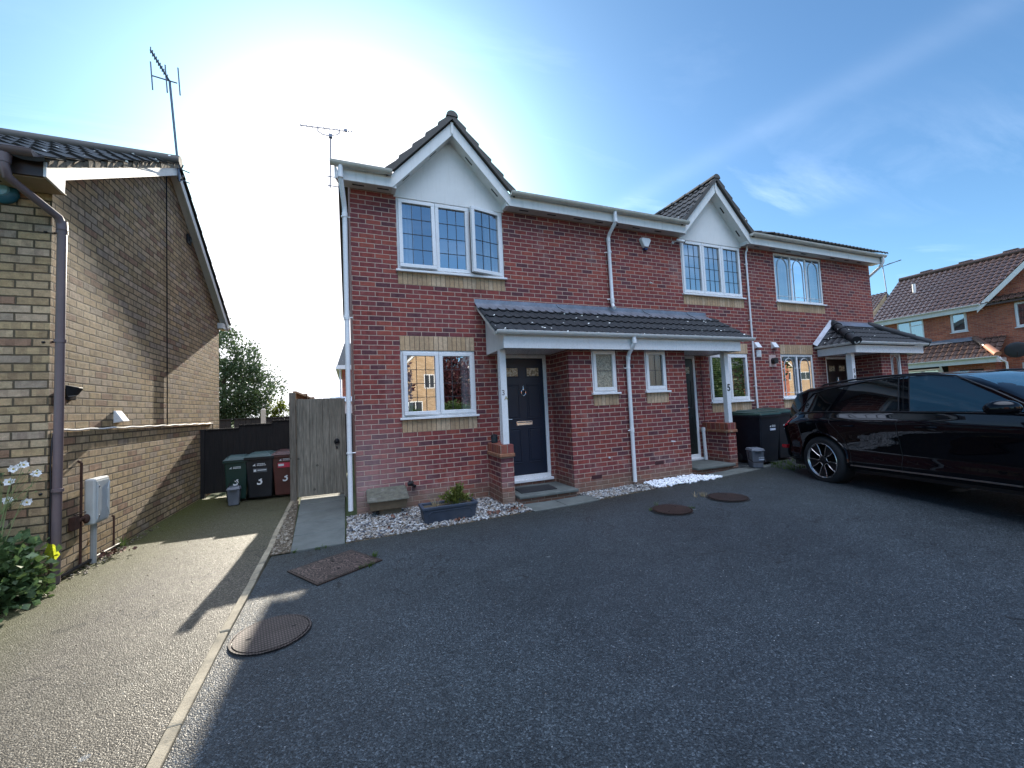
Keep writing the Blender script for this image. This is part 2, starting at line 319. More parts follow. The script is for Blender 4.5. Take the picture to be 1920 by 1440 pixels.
def tilemat(name, a, b, lichen=0.0, rough=.7, edge=None):
    m = NT(name); P = m.pos(); n = m.noise(2.0, 4, P, .6); n2 = m.noise(30, 4, P, .7)
    c = m.mix(m.math('ADD', m.math('MULTIPLY', n, .5), m.math('MULTIPLY', n2, .5)), a, b)
    if lichen:
        v = m.N.new('ShaderNodeTexVoronoi'); v.inputs['Scale'].default_value = 8.5; m.L.new(P, v.inputs['Vector'])
        d = m.math('ADD', v.outputs['Distance'], m.math('MULTIPLY', m.noise(40, 3, P), .12))
        sc = m.N.new('ShaderNodeSeparateColor'); m.L.new(v.outputs['Color'], sc.inputs[0])
        k = m.math('MULTIPLY', m.math('LESS_THAN', d, .21), m.math('GREATER_THAN', sc.outputs[0], 1-lichen))
        c = m.mix(k, c, (.85, .86, .80))
    m.col(c); m.rough(rough); m.bump(n2, .4, .004); return m.m
m_tile = tilemat('dark_grey_tile', (.008, .010, .013), (.022, .025, .029), .42, .68)
m_tile_m = tilemat('brown_grey_tile', (.050, .042, .036), (.12, .105, .09), .1, .62)
m_tile_r = tilemat('red_brown_tile', (.075, .044, .036), (.15, .095, .076), .0, .24)
m_tile_o = tilemat('bright_orange_tile', (.48, .20, .11), (.58, .27, .16), .0, .6)

def wood(name, a, b, rough=.8, vert=True, knots=True):
    m = NT(name); P = m.pos(); mp = m.N.new('ShaderNodeMapping'); m.L.new(P, mp.inputs[0])
    mp.inputs['Scale'].default_value = (14, 14, 1.1) if vert else (1.1, 14, 14)
    g = m.noise(3.0, 6, mp.outputs[0], .65, .5); g2 = m.noise(1.2, 4, P)
    c = m.ramp(g, [(.30, a), (.52, tuple((x+y)/2 for x, y in zip(a, b))), (.68, b)])
    c = m.mix(1.0, c, m.ramp(g2, [(.3, (.75, .75, .75)), (.7, (1.15, 1.15, 1.15))]), 'MULTIPLY')
    if knots:
        v = m.N.new('ShaderNodeTexVoronoi'); v.inputs['Scale'].default_value = 4.2; m.L.new(P, v.inputs['Vector'])
        c = m.mix(m.math('MULTIPLY', m.math('LESS_THAN', v.outputs['Distance'], .09), .7), c, tuple(x*.35 for x in a))
    m.col(c); m.rough(rough); m.bump(g, .5, .004); return m.m
m_gate = wood('weathered_grey_timber', (.145, .13, .10), (.37, .33, .26))
m_post = wood('brown_grey_timber_post', (.10, .085, .065), (.24, .21, .165))
m_fence = wood('dark_stained_timber', (.010, .008, .008), (.028, .022, .020), knots=False)
m_fence2 = wood('orange_timber', (.22, .11, .05), (.40, .22, .11))

def leafmat(name, a, b, tr=.35):
    m = NT(name); P = m.pos(); n = m.noise(9, 3, P); n2 = m.noise(1.6, 3, P)
    c = m.mix(m.math('ADD', m.math('MULTIPLY', n, .6), m.math('MULTIPLY', n2, .4)), a, b)
    c = m.mix(1.0, c, m.ramp(m.noise(70, 2, P), [(.3, (.7, .7, .7)), (.7, (1.35, 1.35, 1.35))]), 'MULTIPLY')
    m.col(c); m.rough(.45)
    t = m.N.new('ShaderNodeBsdfTranslucent'); m.L.new(c, t.inputs['Color'])
    x = m.N.new('ShaderNodeMixShader'); x.inputs[0].default_value = tr
    m.L.new(m.b.outputs[0], x.inputs[1]); m.L.new(t.outputs[0], x.inputs[2]); m.L.new(x.outputs[0], m.out.inputs[0]); return m.m
m_leaf = leafmat('dark_leaf', (.050, .085, .038), (.12, .17, .075), .45)
m_leaf_y = leafmat('yellow_green_leaf', (.10, .14, .025), (.22, .25, .05), .5)
m_leaf_b = leafmat('bush_leaf', (.035, .07, .02), (.09, .15, .04), .4)
m_leaf_red = leafmat('purple_leaf', (.05, .018, .02), (.11, .03, .035), .3)
m_petal = leafmat('white_petal', (.75, .75, .72), (.85, .85, .84), .4)
m_grass = leafmat('grass_blade', (.05, .09, .02), (.12, .18, .04), .4)
m_bark = pbr('bark', (.10, .075, .05), .9, var=.4, scale=12, bump=.8)
m_dry = pbr('dry_stem', (.35, .27, .15), .8, var=.3)

# ------------------------------------------------------------------ mesh builder
class MB:
    def __init__(s): s.v = []; s.f = []; s.xf = None
    def add(s, vs, fs):
        o = len(s.v)
        if s.xf is not None: vs = [s.xf @ Vector(v) for v in vs]
        s.v += [tuple(v) for v in vs]; s.f += [tuple(i+o for i in f) for f in fs]; return s
    def box(s, x0, x1, y0, y1, z0, z1):
        return s.add([(x0, y0, z0), (x1, y0, z0), (x1, y1, z0), (x0, y1, z0), (x0, y0, z1), (x1, y0, z1), (x1, y1, z1), (x0, y1, z1)],
                     [(0, 3, 2, 1), (4, 5, 6, 7), (0, 1, 5, 4), (1, 2, 6, 5), (2, 3, 7, 6), (3, 0, 4, 7)])
    def hexa(s, b, t):   # bottom 4 pts, top 4 pts (ccw seen from above)
        return s.add(list(b)+list(t), [(0, 3, 2, 1), (4, 5, 6, 7), (0, 1, 5, 4), (1, 2, 6, 5), (2, 3, 7, 6), (3, 0, 4, 7)])
    def prism(s, pts, d):  # polygon pts (3d, planar) extruded by vector d
        n = len(pts); d = Vector(d); a = [Vector(p) for p in pts]; b = [p+d for p in a]
        return s.add(a+b, [tuple(range(n))[::-1], tuple(range(n, 2*n))] + [(i, (i+1) % n, n+(i+1) % n, n+i) for i in range(n)])
    def tube(s, pts, r, n=12, cap=True):
        pts = [Vector(p) for p in pts]; rs = r if isinstance(r, (list, tuple)) else [r]*len(pts)
        vs = []; fs = []; prev = None
        for i, p in enumerate(pts):
            if i == 0: t = pts[1]-p
            elif i == len(pts)-1: t = p-pts[i-1]
            else: t = (pts[i+1]-p).normalized()+(p-pts[i-1]).normalized()
            t.normalize()
            if prev is None:
                a = Vector((0, 0, 1)) if abs(t.z) < .9 else Vector((1, 0, 0)); a = (a-t*a.dot(t)).normalized()
            else:
                a = prev-t*prev.dot(t); a = a.normalized() if a.length > 1e-6 else prev
            prev = a; b = t.cross(a)
            k = 1.0
            if 0 < i < len(pts)-1:
                c = (pts[i+1]-p).normalized().dot((p-pts[i-1]).normalized()); k = 1/max(.6, math.sqrt(max(.01, (1+c)/2)))
            for j in range(n):
                q = 2*math.pi*j/n; vs.append(p+(a*math.cos(q)+b*math.sin(q))*rs[i]*(1 if k == 1 else 1))
        for i in range(len(pts)-1):
            for j in range(n):
                fs.append((i*n+j, i*n+(j+1) % n, (i+1)*n+(j+1) % n, (i+1)*n+j))
        if cap: fs += [tuple(range(n))[::-1], tuple((len(pts)-1)*n+j for j in range(n))]
        return s.add(vs, fs)
    def lathe(s, prof, c=(0, 0, 0), n=24, axis='z', caps=True):
        vs = []; fs = []
        for r, h in prof:
            for j in range(n):
                q = 2*math.pi*j/n; x, y = r*math.cos(q), r*math.sin(q)
                v = (x, y, h) if axis == 'z' else ((x, h, y) if axis == 'y' else (h, x, y))
                vs.append((v[0]+c[0], v[1]+c[1], v[2]+c[2]))
        for i in range(len(prof)-1):
            for j in range(n): fs.append((i*n+j, i*n+(j+1) % n, (i+1)*n+(j+1) % n, (i+1)*n+j))
        if caps: fs += [tuple(range(n))[::-1], tuple((len(prof)-1)*n+j for j in range(n))]
        return s.add(vs, fs)
    def ellip(s, c, r, n=12, m=8):
        vs = [(c[0], c[1], c[2]-r[2])]; fs = []
        for i in range(1, m):
            a = -math.pi/2+math.pi*i/m
            for j in range(n):
                q = 2*math.pi*j/n; vs.append((c[0]+r[0]*math.cos(a)*math.cos(q), c[1]+r[1]*math.cos(a)*math.sin(q), c[2]+r[2]*math.sin(a)))
        vs.append((c[0], c[1], c[2]+r[2])); T = len(vs)-1
        for j in range(n): fs.append((0, 1+(j+1) % n, 1+j)); fs.append((T, T-n+j, T-n+(j+1) % n))
        for i in range(m-2):
            for j in range(n): fs.append((1+i*n+j, 1+i*n+(j+1) % n, 1+(i+1)*n+(j+1) % n, 1+(i+1)*n+j))
        return s.add(vs, fs)
    def build(s, name, mat, parent=None, smooth=False, bevel=0, local=False, segs=2, angle=40, weld=False):
        me = bpy.data.meshes.new(name)
        vs = s.v
        if parent is not None and not local:
            o = root_loc(parent); vs = [(a-o[0], b-o[1], c-o[2]) for a, b, c in vs]
        me.from_pydata(vs, [], s.f); me.update()
        bm = bmesh.new(); bm.from_mesh(me)
        if weld: bmesh.ops.remove_doubles(bm, verts=bm.verts, dist=1e-5)
        bmesh.ops.recalc_face_normals(bm, faces=bm.faces); bm.to_mesh(me); bm.free()
        me.materials.append(mat)
        ob = bpy.data.objects.new(name, me); COL.objects.link(ob)
        if parent is not None: ob.parent = parent
        if smooth:
            me.polygons.foreach_set('use_smooth', [True]*len(me.polygons)); 
            try: me.set_sharp_from_angle(angle=R(angle))
            except Exception: pass
        if bevel:
            b = ob.modifiers.new('bevel', 'BEVEL'); b.width = bevel; b.segments = segs; b.limit_method = 'ANGLE'; b.angle_limit = R(35); b.harden_normals = False
        return ob
def root_loc(o):
    while o.parent is not None: o = o.parent
    return o.location
def thing(name, label, cat, loc=(0, 0, 0), rz=0, group=None):
    o = bpy.data.objects.new(name, None); COL.objects.link(o); o.location = loc; o.rotation_euler = (0, 0, rz)
    o.empty_display_size = .1
    o['label'] = label; o['category'] = cat
    if group: o['group'] = group
    return o
def tag(o, label, cat, group=None, kind=None):
    if label: o['label'] = label
    if cat: o['category'] = cat
    if group: o['group'] = group
    if kind: o['kind'] = kind
    return o
def struct(o): o['kind'] = 'structure'; return o
def copy_tree(o, parent=None):
    c = o.copy(); COL.objects.link(c)
    if parent: c.parent = parent
    for ch in list(o.children): copy_tree(ch, c)
    return c
def npmesh(name, V, F, mat, parent=None, smooth=False):
    """V (n,3), F (m,k) all same k"""
    V = np.asarray(V, dtype=np.float32); F = np.asarray(F, dtype=np.int32)
    if parent is not None: V = V-np.array(root_loc(parent), dtype=np.float32)
    me = bpy.data.meshes.new(name); k = F.shape[1]
    me.vertices.add(len(V)); me.vertices.foreach_set('co', V.ravel())
    me.loops.add(F.size); me.loops.foreach_set('vertex_index', F.ravel())
    me.polygons.add(len(F)); me.polygons.foreach_set('loop_start', np.arange(0, F.size, k, dtype=np.int32))
    me.polygons.foreach_set('loop_total', np.full(len(F), k, dtype=np.int32))
    if smooth: me.polygons.foreach_set('use_smooth', [True]*len(F))
    me.update(calc_edges=True); me.validate(); me.materials.append(mat)
    ob = bpy.data.objects.new(name, me); COL.objects.link(ob)
    if parent is not None: ob.parent = parent
    return ob
def text(name, s, size, mat, parent, loc, rot, ext=.003, local=False, bold=.0, align='CENTER'):
    cu = bpy.data.curves.new(name, 'FONT'); cu.body = s; cu.size = size; cu.extrude = ext; cu.align_x = align; cu.align_y = 'CENTER'; cu.offset = bold
    t = bpy.data.objects.new(name+'_tmp', cu); COL.objects.link(t)
    dg = bpy.context.evaluated_depsgraph_get(); me = bpy.data.meshes.new_from_object(t.evaluated_get(dg))
    bpy.data.objects.remove(t); me.name = name; me.materials.clear(); me.materials.append(mat)
    Mx = Matrix.LocRotScale(Vector(loc), __import__('mathutils').Euler(rot), None); me.transform(Mx)
    if not local: me.transform(Matrix.Translation(-Vector(root_loc(parent))))
    o = bpy.data.objects.new(name, me); COL.objects.link(o); o.parent = parent; return o

def gz(x):  # the forecourt rises gently towards the far houses
    return min(.12, max(0.0, (x-3.0)*.022))

# facade frame: u along wall, n outwards, z up
class FR:
    def __init__(s, O, U, Nn): s.O = Vector(O); s.U = Vector(U); s.N = Vector(Nn)
    def p(s, u, n, z): return s.O+s.U*u+s.N*n+Vector((0, 0, z))
    def mat(s):
        m = Matrix((s.U, s.N, Vector((0, 0, 1)))).transposed().to_4x4(); m.translation = s.O; return m
def fbox(mb, F, u0, u1, n0, n1, z0, z1):
    P = [F.p(u, n, z) for z in (z0, z1) for u, n in ((u0, n0), (u1, n0), (u1, n1), (u0, n1))]
    mb.add(P, [(0, 3, 2, 1), (4, 5, 6, 7), (0, 1, 5, 4), (1, 2, 6, 5), (2, 3, 7, 6), (3, 0, 4, 7)])
def wall(mb, F, u0, u1, z0, z1, holes=(), reveal=.10, n=0.0):
    us = sorted({u0, u1, *[h[0] for h in holes], *[h[1] for h in holes]}); zs = sorted({z0, z1, *[h[2] for h in holes], *[h[3] for h in holes]})
    us = [u for u in us if u0 <= u <= u1]; zs = [z for z in zs if z0 <= z <= z1]
    for a, b in zip(us[:-1], us[1:]):
        for c, d in zip(zs[:-1], zs[1:]):
            um, zm = (a+b)/2, (c+d)/2
            if any(h[0] < um < h[1] and h[2] < zm < h[3] for h in holes): continue
            mb.add([F.p(a, n, c), F.p(b, n, c), F.p(b, n, d), F.p(a, n, d)], [(0, 1, 2, 3)])
    for a, b, c, d in holes:
        for q in (((a, c), (a, d)), ((b, d), (b, c)), ((a, d), (b, d)), ((b, c), (a, c))):
            (x1, z1_), (x2, z2_) = q
            mb.add([F.p(x1, n, z1_), F.p(x2, n, z2_), F.p(x2, n-reveal, z2_), F.p(x1, n-reveal, z1_)], [(0, 1, 2, 3)])

def frame_ring(mb, F, u0, u1, z0, z1, t, n0, n1, tb=None):
    tb = tb or t
    fbox(mb, F, u0, u1, n0, n1, z0, z0+tb); fbox(mb, F, u0, u1, n0, n1, z1-t, z1)
    fbox(mb, F, u0, u0+t, n0, n1, z0+tb, z1-t); fbox(mb, F, u1-t, u1, n0, n1, z0+tb, z1-t)

def window(house, F, u0, u1, z0, z1, lights=(1,), opens={}, style='lead', inside='curtain', name='window', wn=0.0, gmat=None, sill=True, cols=3, rows=4, sash=True, label=None, depth=1.2):
    """window > sill, casement, pane, lead_bars, curtain"""
    mb = MB(); nb, nf = wn-.085, wn-.015
    frame_ring(mb, F, u0+.002, u1-.002, z0+.002, z1-.002, .045, nb, nf)
    W = (u1-u0-.09)
    tot = sum(lights); us = [u0+.045]
    for l in lights: us.append(us[-1]+W*l/tot)
    for u in us[1:-1]: fbox(mb, F, u-.022, u+.022, nb+.003, nf-.003, z0+.047, z1-.047)
    wo = mb.build(name, m_white, house, bevel=.004)
    if label: wo['label'] = label
    gmat = gmat or m_glass
    if sill:
        s = MB(); fbox(s, F, u0-.03, u1+.03, wn-.02, wn+.055, z0-.032, z0+.001); s.build('sill', m_white, wo, bevel=.005)
    for i in range(len(lights)):
        a, b = us[i]+(.0 if i == 0 else .016), us[i+1]-(.0 if i == len(lights)-1 else .016)
        c, d = z0+.045, z1-.045
        op = opens.get(i)
        X = None
        if op:
            Mi = F.mat(); Mii = Mi.inverted()
            if op[0] == 'top': piv = Vector((0, nf+.02, d)); Rm = Matrix.Rotation(R(op[1]), 4, 'X')
            elif op[0] == 'right': piv = Vector((b, nf+.02, 0)); Rm = Matrix.Rotation(R(-op[1]), 4, 'Z')
            else: piv = Vector((a, nf+.02, 0)); Rm = Matrix.Rotation(R(op[1]), 4, 'Z')
            X = Mi @ Matrix.Translation(piv) @ Rm @ Matrix.Translation(-piv) @ Mii
        m1 = MB(); m1.xf = X; t = .058 if sash else .012
        if sash: frame_ring(m1, F, a-.012, b+.012, c-.012, d+.012, t, nf-.045, nf+.022)
        else: frame_ring(m1, F, a, b, c, d, t, nf-.03, nf+.002)
        m1.build('casement', m_white, wo, bevel=.006)
        ga, gb, gc, gd = a-.012+t+.001, b+.012-t-.001, c-.012+t+.001, d+.012-t-.001
        m2 = MB(); m2.xf = X; gn = nf-.012
        m2.add([F.p(ga, gn, gc), F.p(gb, gn, gc), F.p(gb, gn, gd), F.p(ga, gn, gd)], [(0, 1, 2, 3)]); m2.build('pane', gmat, wo)
        m3 = MB(); m3.xf = X; e = .0045
        if style == 'lead':
            for k in range(1, cols):
                u = ga+(gb-ga)*k/cols; fbox(m3, F, u-e, u+e, gn+.001, gn+.006, gc, gd)
            for k in range(1, rows):
                z = gc+(gd-gc)*k/rows; fbox(m3, F, ga, gb, gn+.0015, gn+.0065, z-e, z+e)
            m3.build('lead_bars', m_lead, wo)
        elif style == 'arch':
            w_ = gb-ga; iu0, iu1 = ga+w_*.17, gb-w_*.17; rr = (iu1-iu0)/2; zt = gd-(gd-gc)*.10-rr; cu = (ga+gb)/2
            pts = [F.p(iu0, gn+.008, gc)]+[F.p(iu0, gn+.008, zt)]+[F.p(cu-rr*math.cos(q), gn+.008, zt+rr*1.25*math.sin(q)) for q in np.linspace(.15, math.pi-.15, 12)]+[F.p(iu1, gn+.008, zt), F.p(iu1, gn+.008, gc)]
            m3.tube(pts, .0065, 6)
            for (q1, q2) in (((cu, zt+rr*1.25), (cu, gd)), ((ga, zt-.02), (iu0, zt-.02)), ((iu1, zt-.02), (gb, zt-.02)), ((ga, gc+(gd-gc)*.09), (gb, gc+(gd-gc)*.09))):
                m3.tube([F.p(q1[0], gn+.008, q1[1]), F.p(q2[0], gn+.008, q2[1])], .006, 6)
            m3.build('lead_bars', m_white, wo)
    # room behind, curtain or blind
    r = MB(); a, b, c, d = u0-.4, u1+.4, z0-.6, z1+.25
    P = lambda u, n, z: F.p(u, wn+n, z)
    q = -.11
    r.add([P(a, -depth, c), P(b, -depth, c), P(b, -depth, d), P(a, -depth, d), P(a, q, c), P(b, q, c), P(b, q, d), P(a, q, d)],
          [(0, 1, 2, 3), (0, 1, 5, 4), (1, 2, 6, 5), (2, 3, 7, 6), (3, 0, 4, 7)])
    r.build('room_lining', m_room, wo)
    if inside == 'curtain':
        k = MB(); n = 70; vs = []
        for i in range(n+1):
            u = u0+.02+(u1-u0-.04)*i/n; dd = -.17+.022*math.sin(i*1.15)+.012*math.sin(i*.37)
            vs += [P(u, dd, z0+.02), P(u, dd, z1-.03)]
        k.add(vs, [(2*i, 2*i+2, 2*i+3, 2*i+1) for i in range(n)]); k.build('curtain', m_curtain, wo, smooth=True)
    elif inside == 'side_curtains':
        for (s0, s1) in ((u0+.02, u0+(u1-u0)*.16), (u1-(u1-u0)*.16, u1-.02)):
            k = MB(); n = 24; vs = []
            for i in range(n+1):
                u = s0+(s1-s0)*i/n; dd = -.17+.025*math.sin(i*1.2); vs += [P(u, dd, z0+.02), P(u, dd, z1-.03)]
            k.add(vs, [(2*i, 2*i+2, 2*i+3, 2*i+1) for i in range(n)]); k.build('curtain', m_curtain, wo, smooth=True)
    elif inside == 'blind':
        k = MB(); n = int((z1-z0)/.045)
        for i in range(n):
            z = z1-.05-i*.045; vs = [P(u0+.05, -.15, z), P(u1-.05, -.15, z), P(u1-.05, -.185, z-.022), P(u0+.05, -.185, z-.022)]; k.add(vs, [(0, 1, 2, 3)])
        k.build('blind', m_blind, wo)
    return wo

def soldier(house, F, u0, u1, z0, z1, n=0.0):
    mb = MB(); fbox(mb, F, u0, u1, n-.05, n+.0035, z0, z1); return mb.build('soldier_course', m_red_sold, house)

def tiled(O, U, V, w_, l_, pw=.30, ch=.335, amp=.028, step=.026, clips=(), seg=6, thick=.015):
    """roll tiles laid in courses on the plane through O (eave corner) with U along the eave, V up the slope"""
    O = Vector(O); U = Vector(U).normalized(); V = Vector(V).normalized(); Nn = U.cross(V).normalized()
    if Nn.z < 0: Nn = -Nn
    nu = max(1, int(round(w_/pw*seg))); us = np.linspace(0, w_, nu+1)
    ph = (us/pw) % 1.0
    h = amp*np.where(ph < .42, np.sin(ph/.42*math.pi), -.12*np.sin((ph-.42)/.58*math.pi))
    nc = int(math.ceil(l_/ch)); vs = []; rows = []
    for k in range(nc):
        v0, v1 = k*ch, min(l_, (k+1)*ch+.03)
        for (v, e) in ((v0, step*.0-thick*.2), (v0, step+.004), (v1, .002)):
            rows.append((v, e))
    V3 = []
    for (v, e) in rows:
        for u, hh in zip(us, h): V3.append(O+U*float(u)+V*v+Nn*(float(hh)+e))
    n1 = nu+1; F = []
    for k in range(nc):
        for a, b in ((0, 1), (1, 2)):
            ra, rb = (k*3+a)*n1, (k*3+b)*n1
            for j in range(nu): F.append((ra+j, ra+j+1, rb+j+1, rb+j))
    mb = MB(); mb.add(V3, F)
    if clips:
        me = bpy.data.meshes.new('t'); me.from_pydata(mb.v, [], mb.f); bm = bmesh.new(); bm.from_mesh(me)
        for (p, nn) in clips:
            bmesh.ops.bisect_plane(bm, geom=bm.verts[:]+bm.edges[:]+bm.faces[:], plane_co=Vector(p), plane_no=Vector(nn), clear_outer=True)
        bm.verts.index_update()
        mb = MB(); mb.v = [tuple(v.co) for v in bm.verts]; mb.f = [tuple(v.index for v in f.verts) for f in bm.faces]
        bm.free(); bpy.data.meshes.remove(me)
    return mb

def gutter(mb, a, b, r=.056, up=(0, 0, 1), caps=True, brackets=0.9, brk=True):
    a = Vector(a); b = Vector(b); t = (b-a).normalized(); s = t.cross(Vector((0, 0, 1))); n = 10
    for (rad, flip) in ((r, 0), (r-.006, 1)):
        vs = []
        for p in (a, b):
            for j in range(n+1):
                q = math.pi*j/n; vs.append(p+s*math.cos(q)*rad+Vector((0, 0, -math.sin(q)*rad)))
        mb.add(vs, [(j, j+1, n+2+j, n+1+j) for j in range(n)])
    for sg in (1, -1):
        q = a+s*sg*(r-.003); e = b+s*sg*(r-.003); mb.tube([q, e], .006, 6)
    if caps:
        for p in (a, b):
            mb.add([p+s*math.cos(math.pi*j/n)*r+Vector((0, 0, -math.sin(math.pi*j/n)*r)) for j in range(n+1)], [tuple(range(n+1))])
    if brk:
        L_ = (b-a).length; k = max(1, int(L_/brackets))
        for i in range(k):
            c = a+t*(L_*(i+.5)/k); vs = []
            for dx in (-.012, .012):
                for j in range(n+1):
                    q = math.pi*j/n; vs.append(c+t*dx+s*math.cos(q)*(r+.007)+Vector((0, 0, -math.sin(q)*(r+.007))))
            mb.add(vs, [(j, j+1, n+2+j, n+1+j) for j in range(n)])
            mb.add([c+t*dx+s*sg*(r+.007)+Vector((0, 0, dz)) for sg in (1,) for dx in (-.012, .012) for dz in (0, .02)], [(0, 1, 3, 2)])
# ================================================================== GROUND
def sheet(name, pts, mat, dz, edge=.0, sub=None):
    """flat sheet following the slope of the forecourt, cut into strips along x"""
    me = bpy.data.meshes.new(name); bm = bmesh.new()
    bm.faces.new([bm.verts.new((x, y, 0)) for x, y in pts])
    for xc in (3.0, 8.4545):
        bmesh.ops.bisect_plane(bm, geom=bm.verts[:]+bm.edges[:]+bm.faces[:], plane_co=(xc, 0, 0), plane_no=(1, 0, 0))
    bmesh.ops.recalc_face_normals(bm, faces=bm.faces)
    if bm.faces[:] and bm.faces[0].normal.z < 0: bmesh.ops.reverse_faces(bm, faces=bm.faces[:])
    if edge:
        bd = [e for e in bm.edges if e.is_boundary]
        r = bmesh.ops.extrude_edge_only(bm, edges=bd)
        for v in r['geom']:
            if isinstance(v, bmesh.types.BMVert): v.co.z -= edge
    for v in bm.verts: v.co.z += gz(v.co.x)+dz
    bm.to_mesh(me); bm.free(); me.materials.append(mat)
    o = bpy.data.objects.new(name, me); COL.objects.link(o); o['kind'] = 'structure'; return o
m_earth = pbr('earth', (.10, .075, .045), .95, var=.4, scale=3, bump=.8, bscale=60)
m_turf = pbr('turf_ground', (.06, .085, .03), .95, var=.4, scale=2, bump=.8, bscale=60)
sheet('ground', [(-300, -300), (400, -300), (400, 500), (-300, 500)], m_turf, -.03)
KX = [(-.77, -5.6), (-.855, -4.1), (-.875, -3.2), (-.88, -1.9), (-.90, -1.3), (-.95, 0), (-1.0, 1.75)]
sheet('driveway', [(KX[0][0], -45), (60, -45), (60, -.02), (13.4, -.02), (2, -.02), (-.1, -.02), (-.1, -1.27), (-.88, -1.31)] + [(x, y) for x, y in KX[3::-1]], m_asph, 0.0)
sheet('neighbour_drive', [(-14, -45), (KX[0][0]-.07, -45)] + [(x-.07, y) for x, y in KX] + [(-1.07, 3.08), (-2.9, 3.08), (-2.9, -1.1), (-3.4, -2.2), (-14, -2.4)], m_asph2, -.006)
# concrete edging strips laid end to end
kb = MB(); L_ = .92; pts = [(-.74, -6.6)] + KX
def along(t):
    d = 0
    for (a, b) in zip(pts[:-1], pts[1:]):
        l = math.hypot(b[0]-a[0], b[1]-a[1])
        if d+l >= t: q = (t-d)/l; return a[0]+(b[0]-a[0])*q, a[1]+(b[1]-a[1])*q
        d += l
    return pts[-1]
T_ = sum(math.hypot(b[0]-a[0], b[1]-a[1]) for a, b in zip(pts[:-1], pts[1:])); t = 0; k = 0
while t < T_-.1:
    a = along(t+.004); b = along(min(T_, t+L_-.004)); dx = .006*math.sin(k*2.3); z1 = .022+.005*math.sin(k*1.7)
    c = [(a[0]-.062+dx, a[1]), (a[0]-.002+dx, a[1]), (b[0]-.002-dx, b[1]), (b[0]-.062-dx, b[1])]
    kb.hexa([(x, y, -.05) for x, y in c], [(x, y, z1) for x, y in c]); t += L_; k += 1
struct(kb.build('kerb', m_kerb, bevel=.007))
sheet('soil_bed', [(-.90, -1.29), (-.70, -1.28), (-.93, 1.72), (-1.0, 1.72), (-.95, 0)], m_earth, .006)
sheet('gravel_bed', [(-.14, -1.265), (.7, -1.235), (1.5, -1.2), (2.27, -1.15), (2.27, .0), (-.14, .0)], m_earth, .002)
sheet('gravel_bed', [(3.42, -1.13), (4.6, -1.08), (5.95, -1.10), (5.95, -.6), (3.42, -.6)], m_earth, .002)
# paving
def slabs(name, quads, th=.03):
    mb = MB()
    for q in quads: mb.hexa([(x, y, gz(x)-.05) for x, y in q], [(x, y, gz(x)+th+random.uniform(-.003, .003)) for x, y in q])
    return struct(mb.build(name, m_slab, bevel=.006))
sq = []
for i in range(6):
    y0 = -1.28+i*.62; y1 = y0+.604; f = lambda y: (-.70-(y+1.28)*.068, -.150-(y+1.28)*.010)
    a, b = f(y0), f(y1); sq.append([(a[0], y0), (a[1], y0), (b[1], y1), (b[0], y1)])
slabs('path', sq, .018)
slabs('path', [[(2.30, -1.17), (2.83, -1.16), (2.83, -.76), (2.30, -.76)], [(2.84, -1.16), (3.41, -1.13), (3.38, -.76), (2.84, -.76)], [(3.39, -.95), (3.62, -1.0), (3.42, -.70), (3.39, -.66)]], .016)
slabs('path', [[(5.96, -1.08), (6.5, -1.06), (6.5, -.76), (5.96, -.76)], [(6.51, -1.06), (7.1, -1.02), (7.1, -.74), (6.51, -.74)], [(7.11, -1.0), (7.5, -.95), (7.45, -.6), (7.11, -.66)]], .016)

# pebbles (uncountable, low heaps)
ico_v = []; 
bm = bmesh.new(); bmesh.ops.create_icosphere(bm, subdivisions=1, radius=1); bm.verts.index_update()
IV = np.array([v.co[:] for v in bm.verts]); IF = np.array([[v.index for v in f.verts] for f in bm.faces]); bm.free()
def pebbles(name, n, poly, size, mat, label=None, zoff=.0, seed=1, mound=0.02):
    rg = np.random.default_rng(seed); xs = np.array([p[0] for p in poly]); ys = np.array([p[1] for p in poly])
    P = []
    while len(P) < n:
        x = rg.uniform(xs.min(), xs.max()); y = rg.uniform(ys.min(), ys.max()); ins = False; j = len(poly)-1
        for i in range(len(poly)):
            if (ys[i] > y) != (ys[j] > y) and x < (xs[j]-xs[i])*(y-ys[i])/(ys[j]-ys[i])+xs[i]: ins = not ins
            j = i
        if ins: P.append((x, y))
    P = np.array(P); k = len(IV)
    sc = rg.uniform(.55, 1.25, (n, 1, 1))*size*rg.uniform(.6, 1.15, (n, 1, 3))*np.array([1, 1, .62])
    V = IV[None]*sc*(1+rg.uniform(-.18, .18, (n, k, 1)))
    a = rg.uniform(0, 6.28, n); ca, sa = np.cos(a)[:, None], np.sin(a)[:, None]; tl = rg.uniform(-.5, .5, n)[:, None]
    x, y, z = V[..., 0], V[..., 1], V[..., 2]; z2 = z*np.cos(tl)+x*np.sin(tl); x2 = x*np.cos(tl)-z*np.sin(tl)
    V = np.stack([x2*ca-y*sa, x2*sa+y*ca, z2], -1)
    zg = np.array([gz(q) for q in P[:, 0]])+zoff+rg.uniform(.2, 1, n)*mound
    V += np.stack([P[:, 0], P[:, 1], zg], -1)[:, None]
    F = (IF[None]+(np.arange(n)*k)[:, None, None]).reshape(-1, 3)
    o = npmesh(name, V.reshape(-1, 3), F, mat, smooth=False); o['kind'] = 'stuff'
    if label: o['label'] = label
    return o
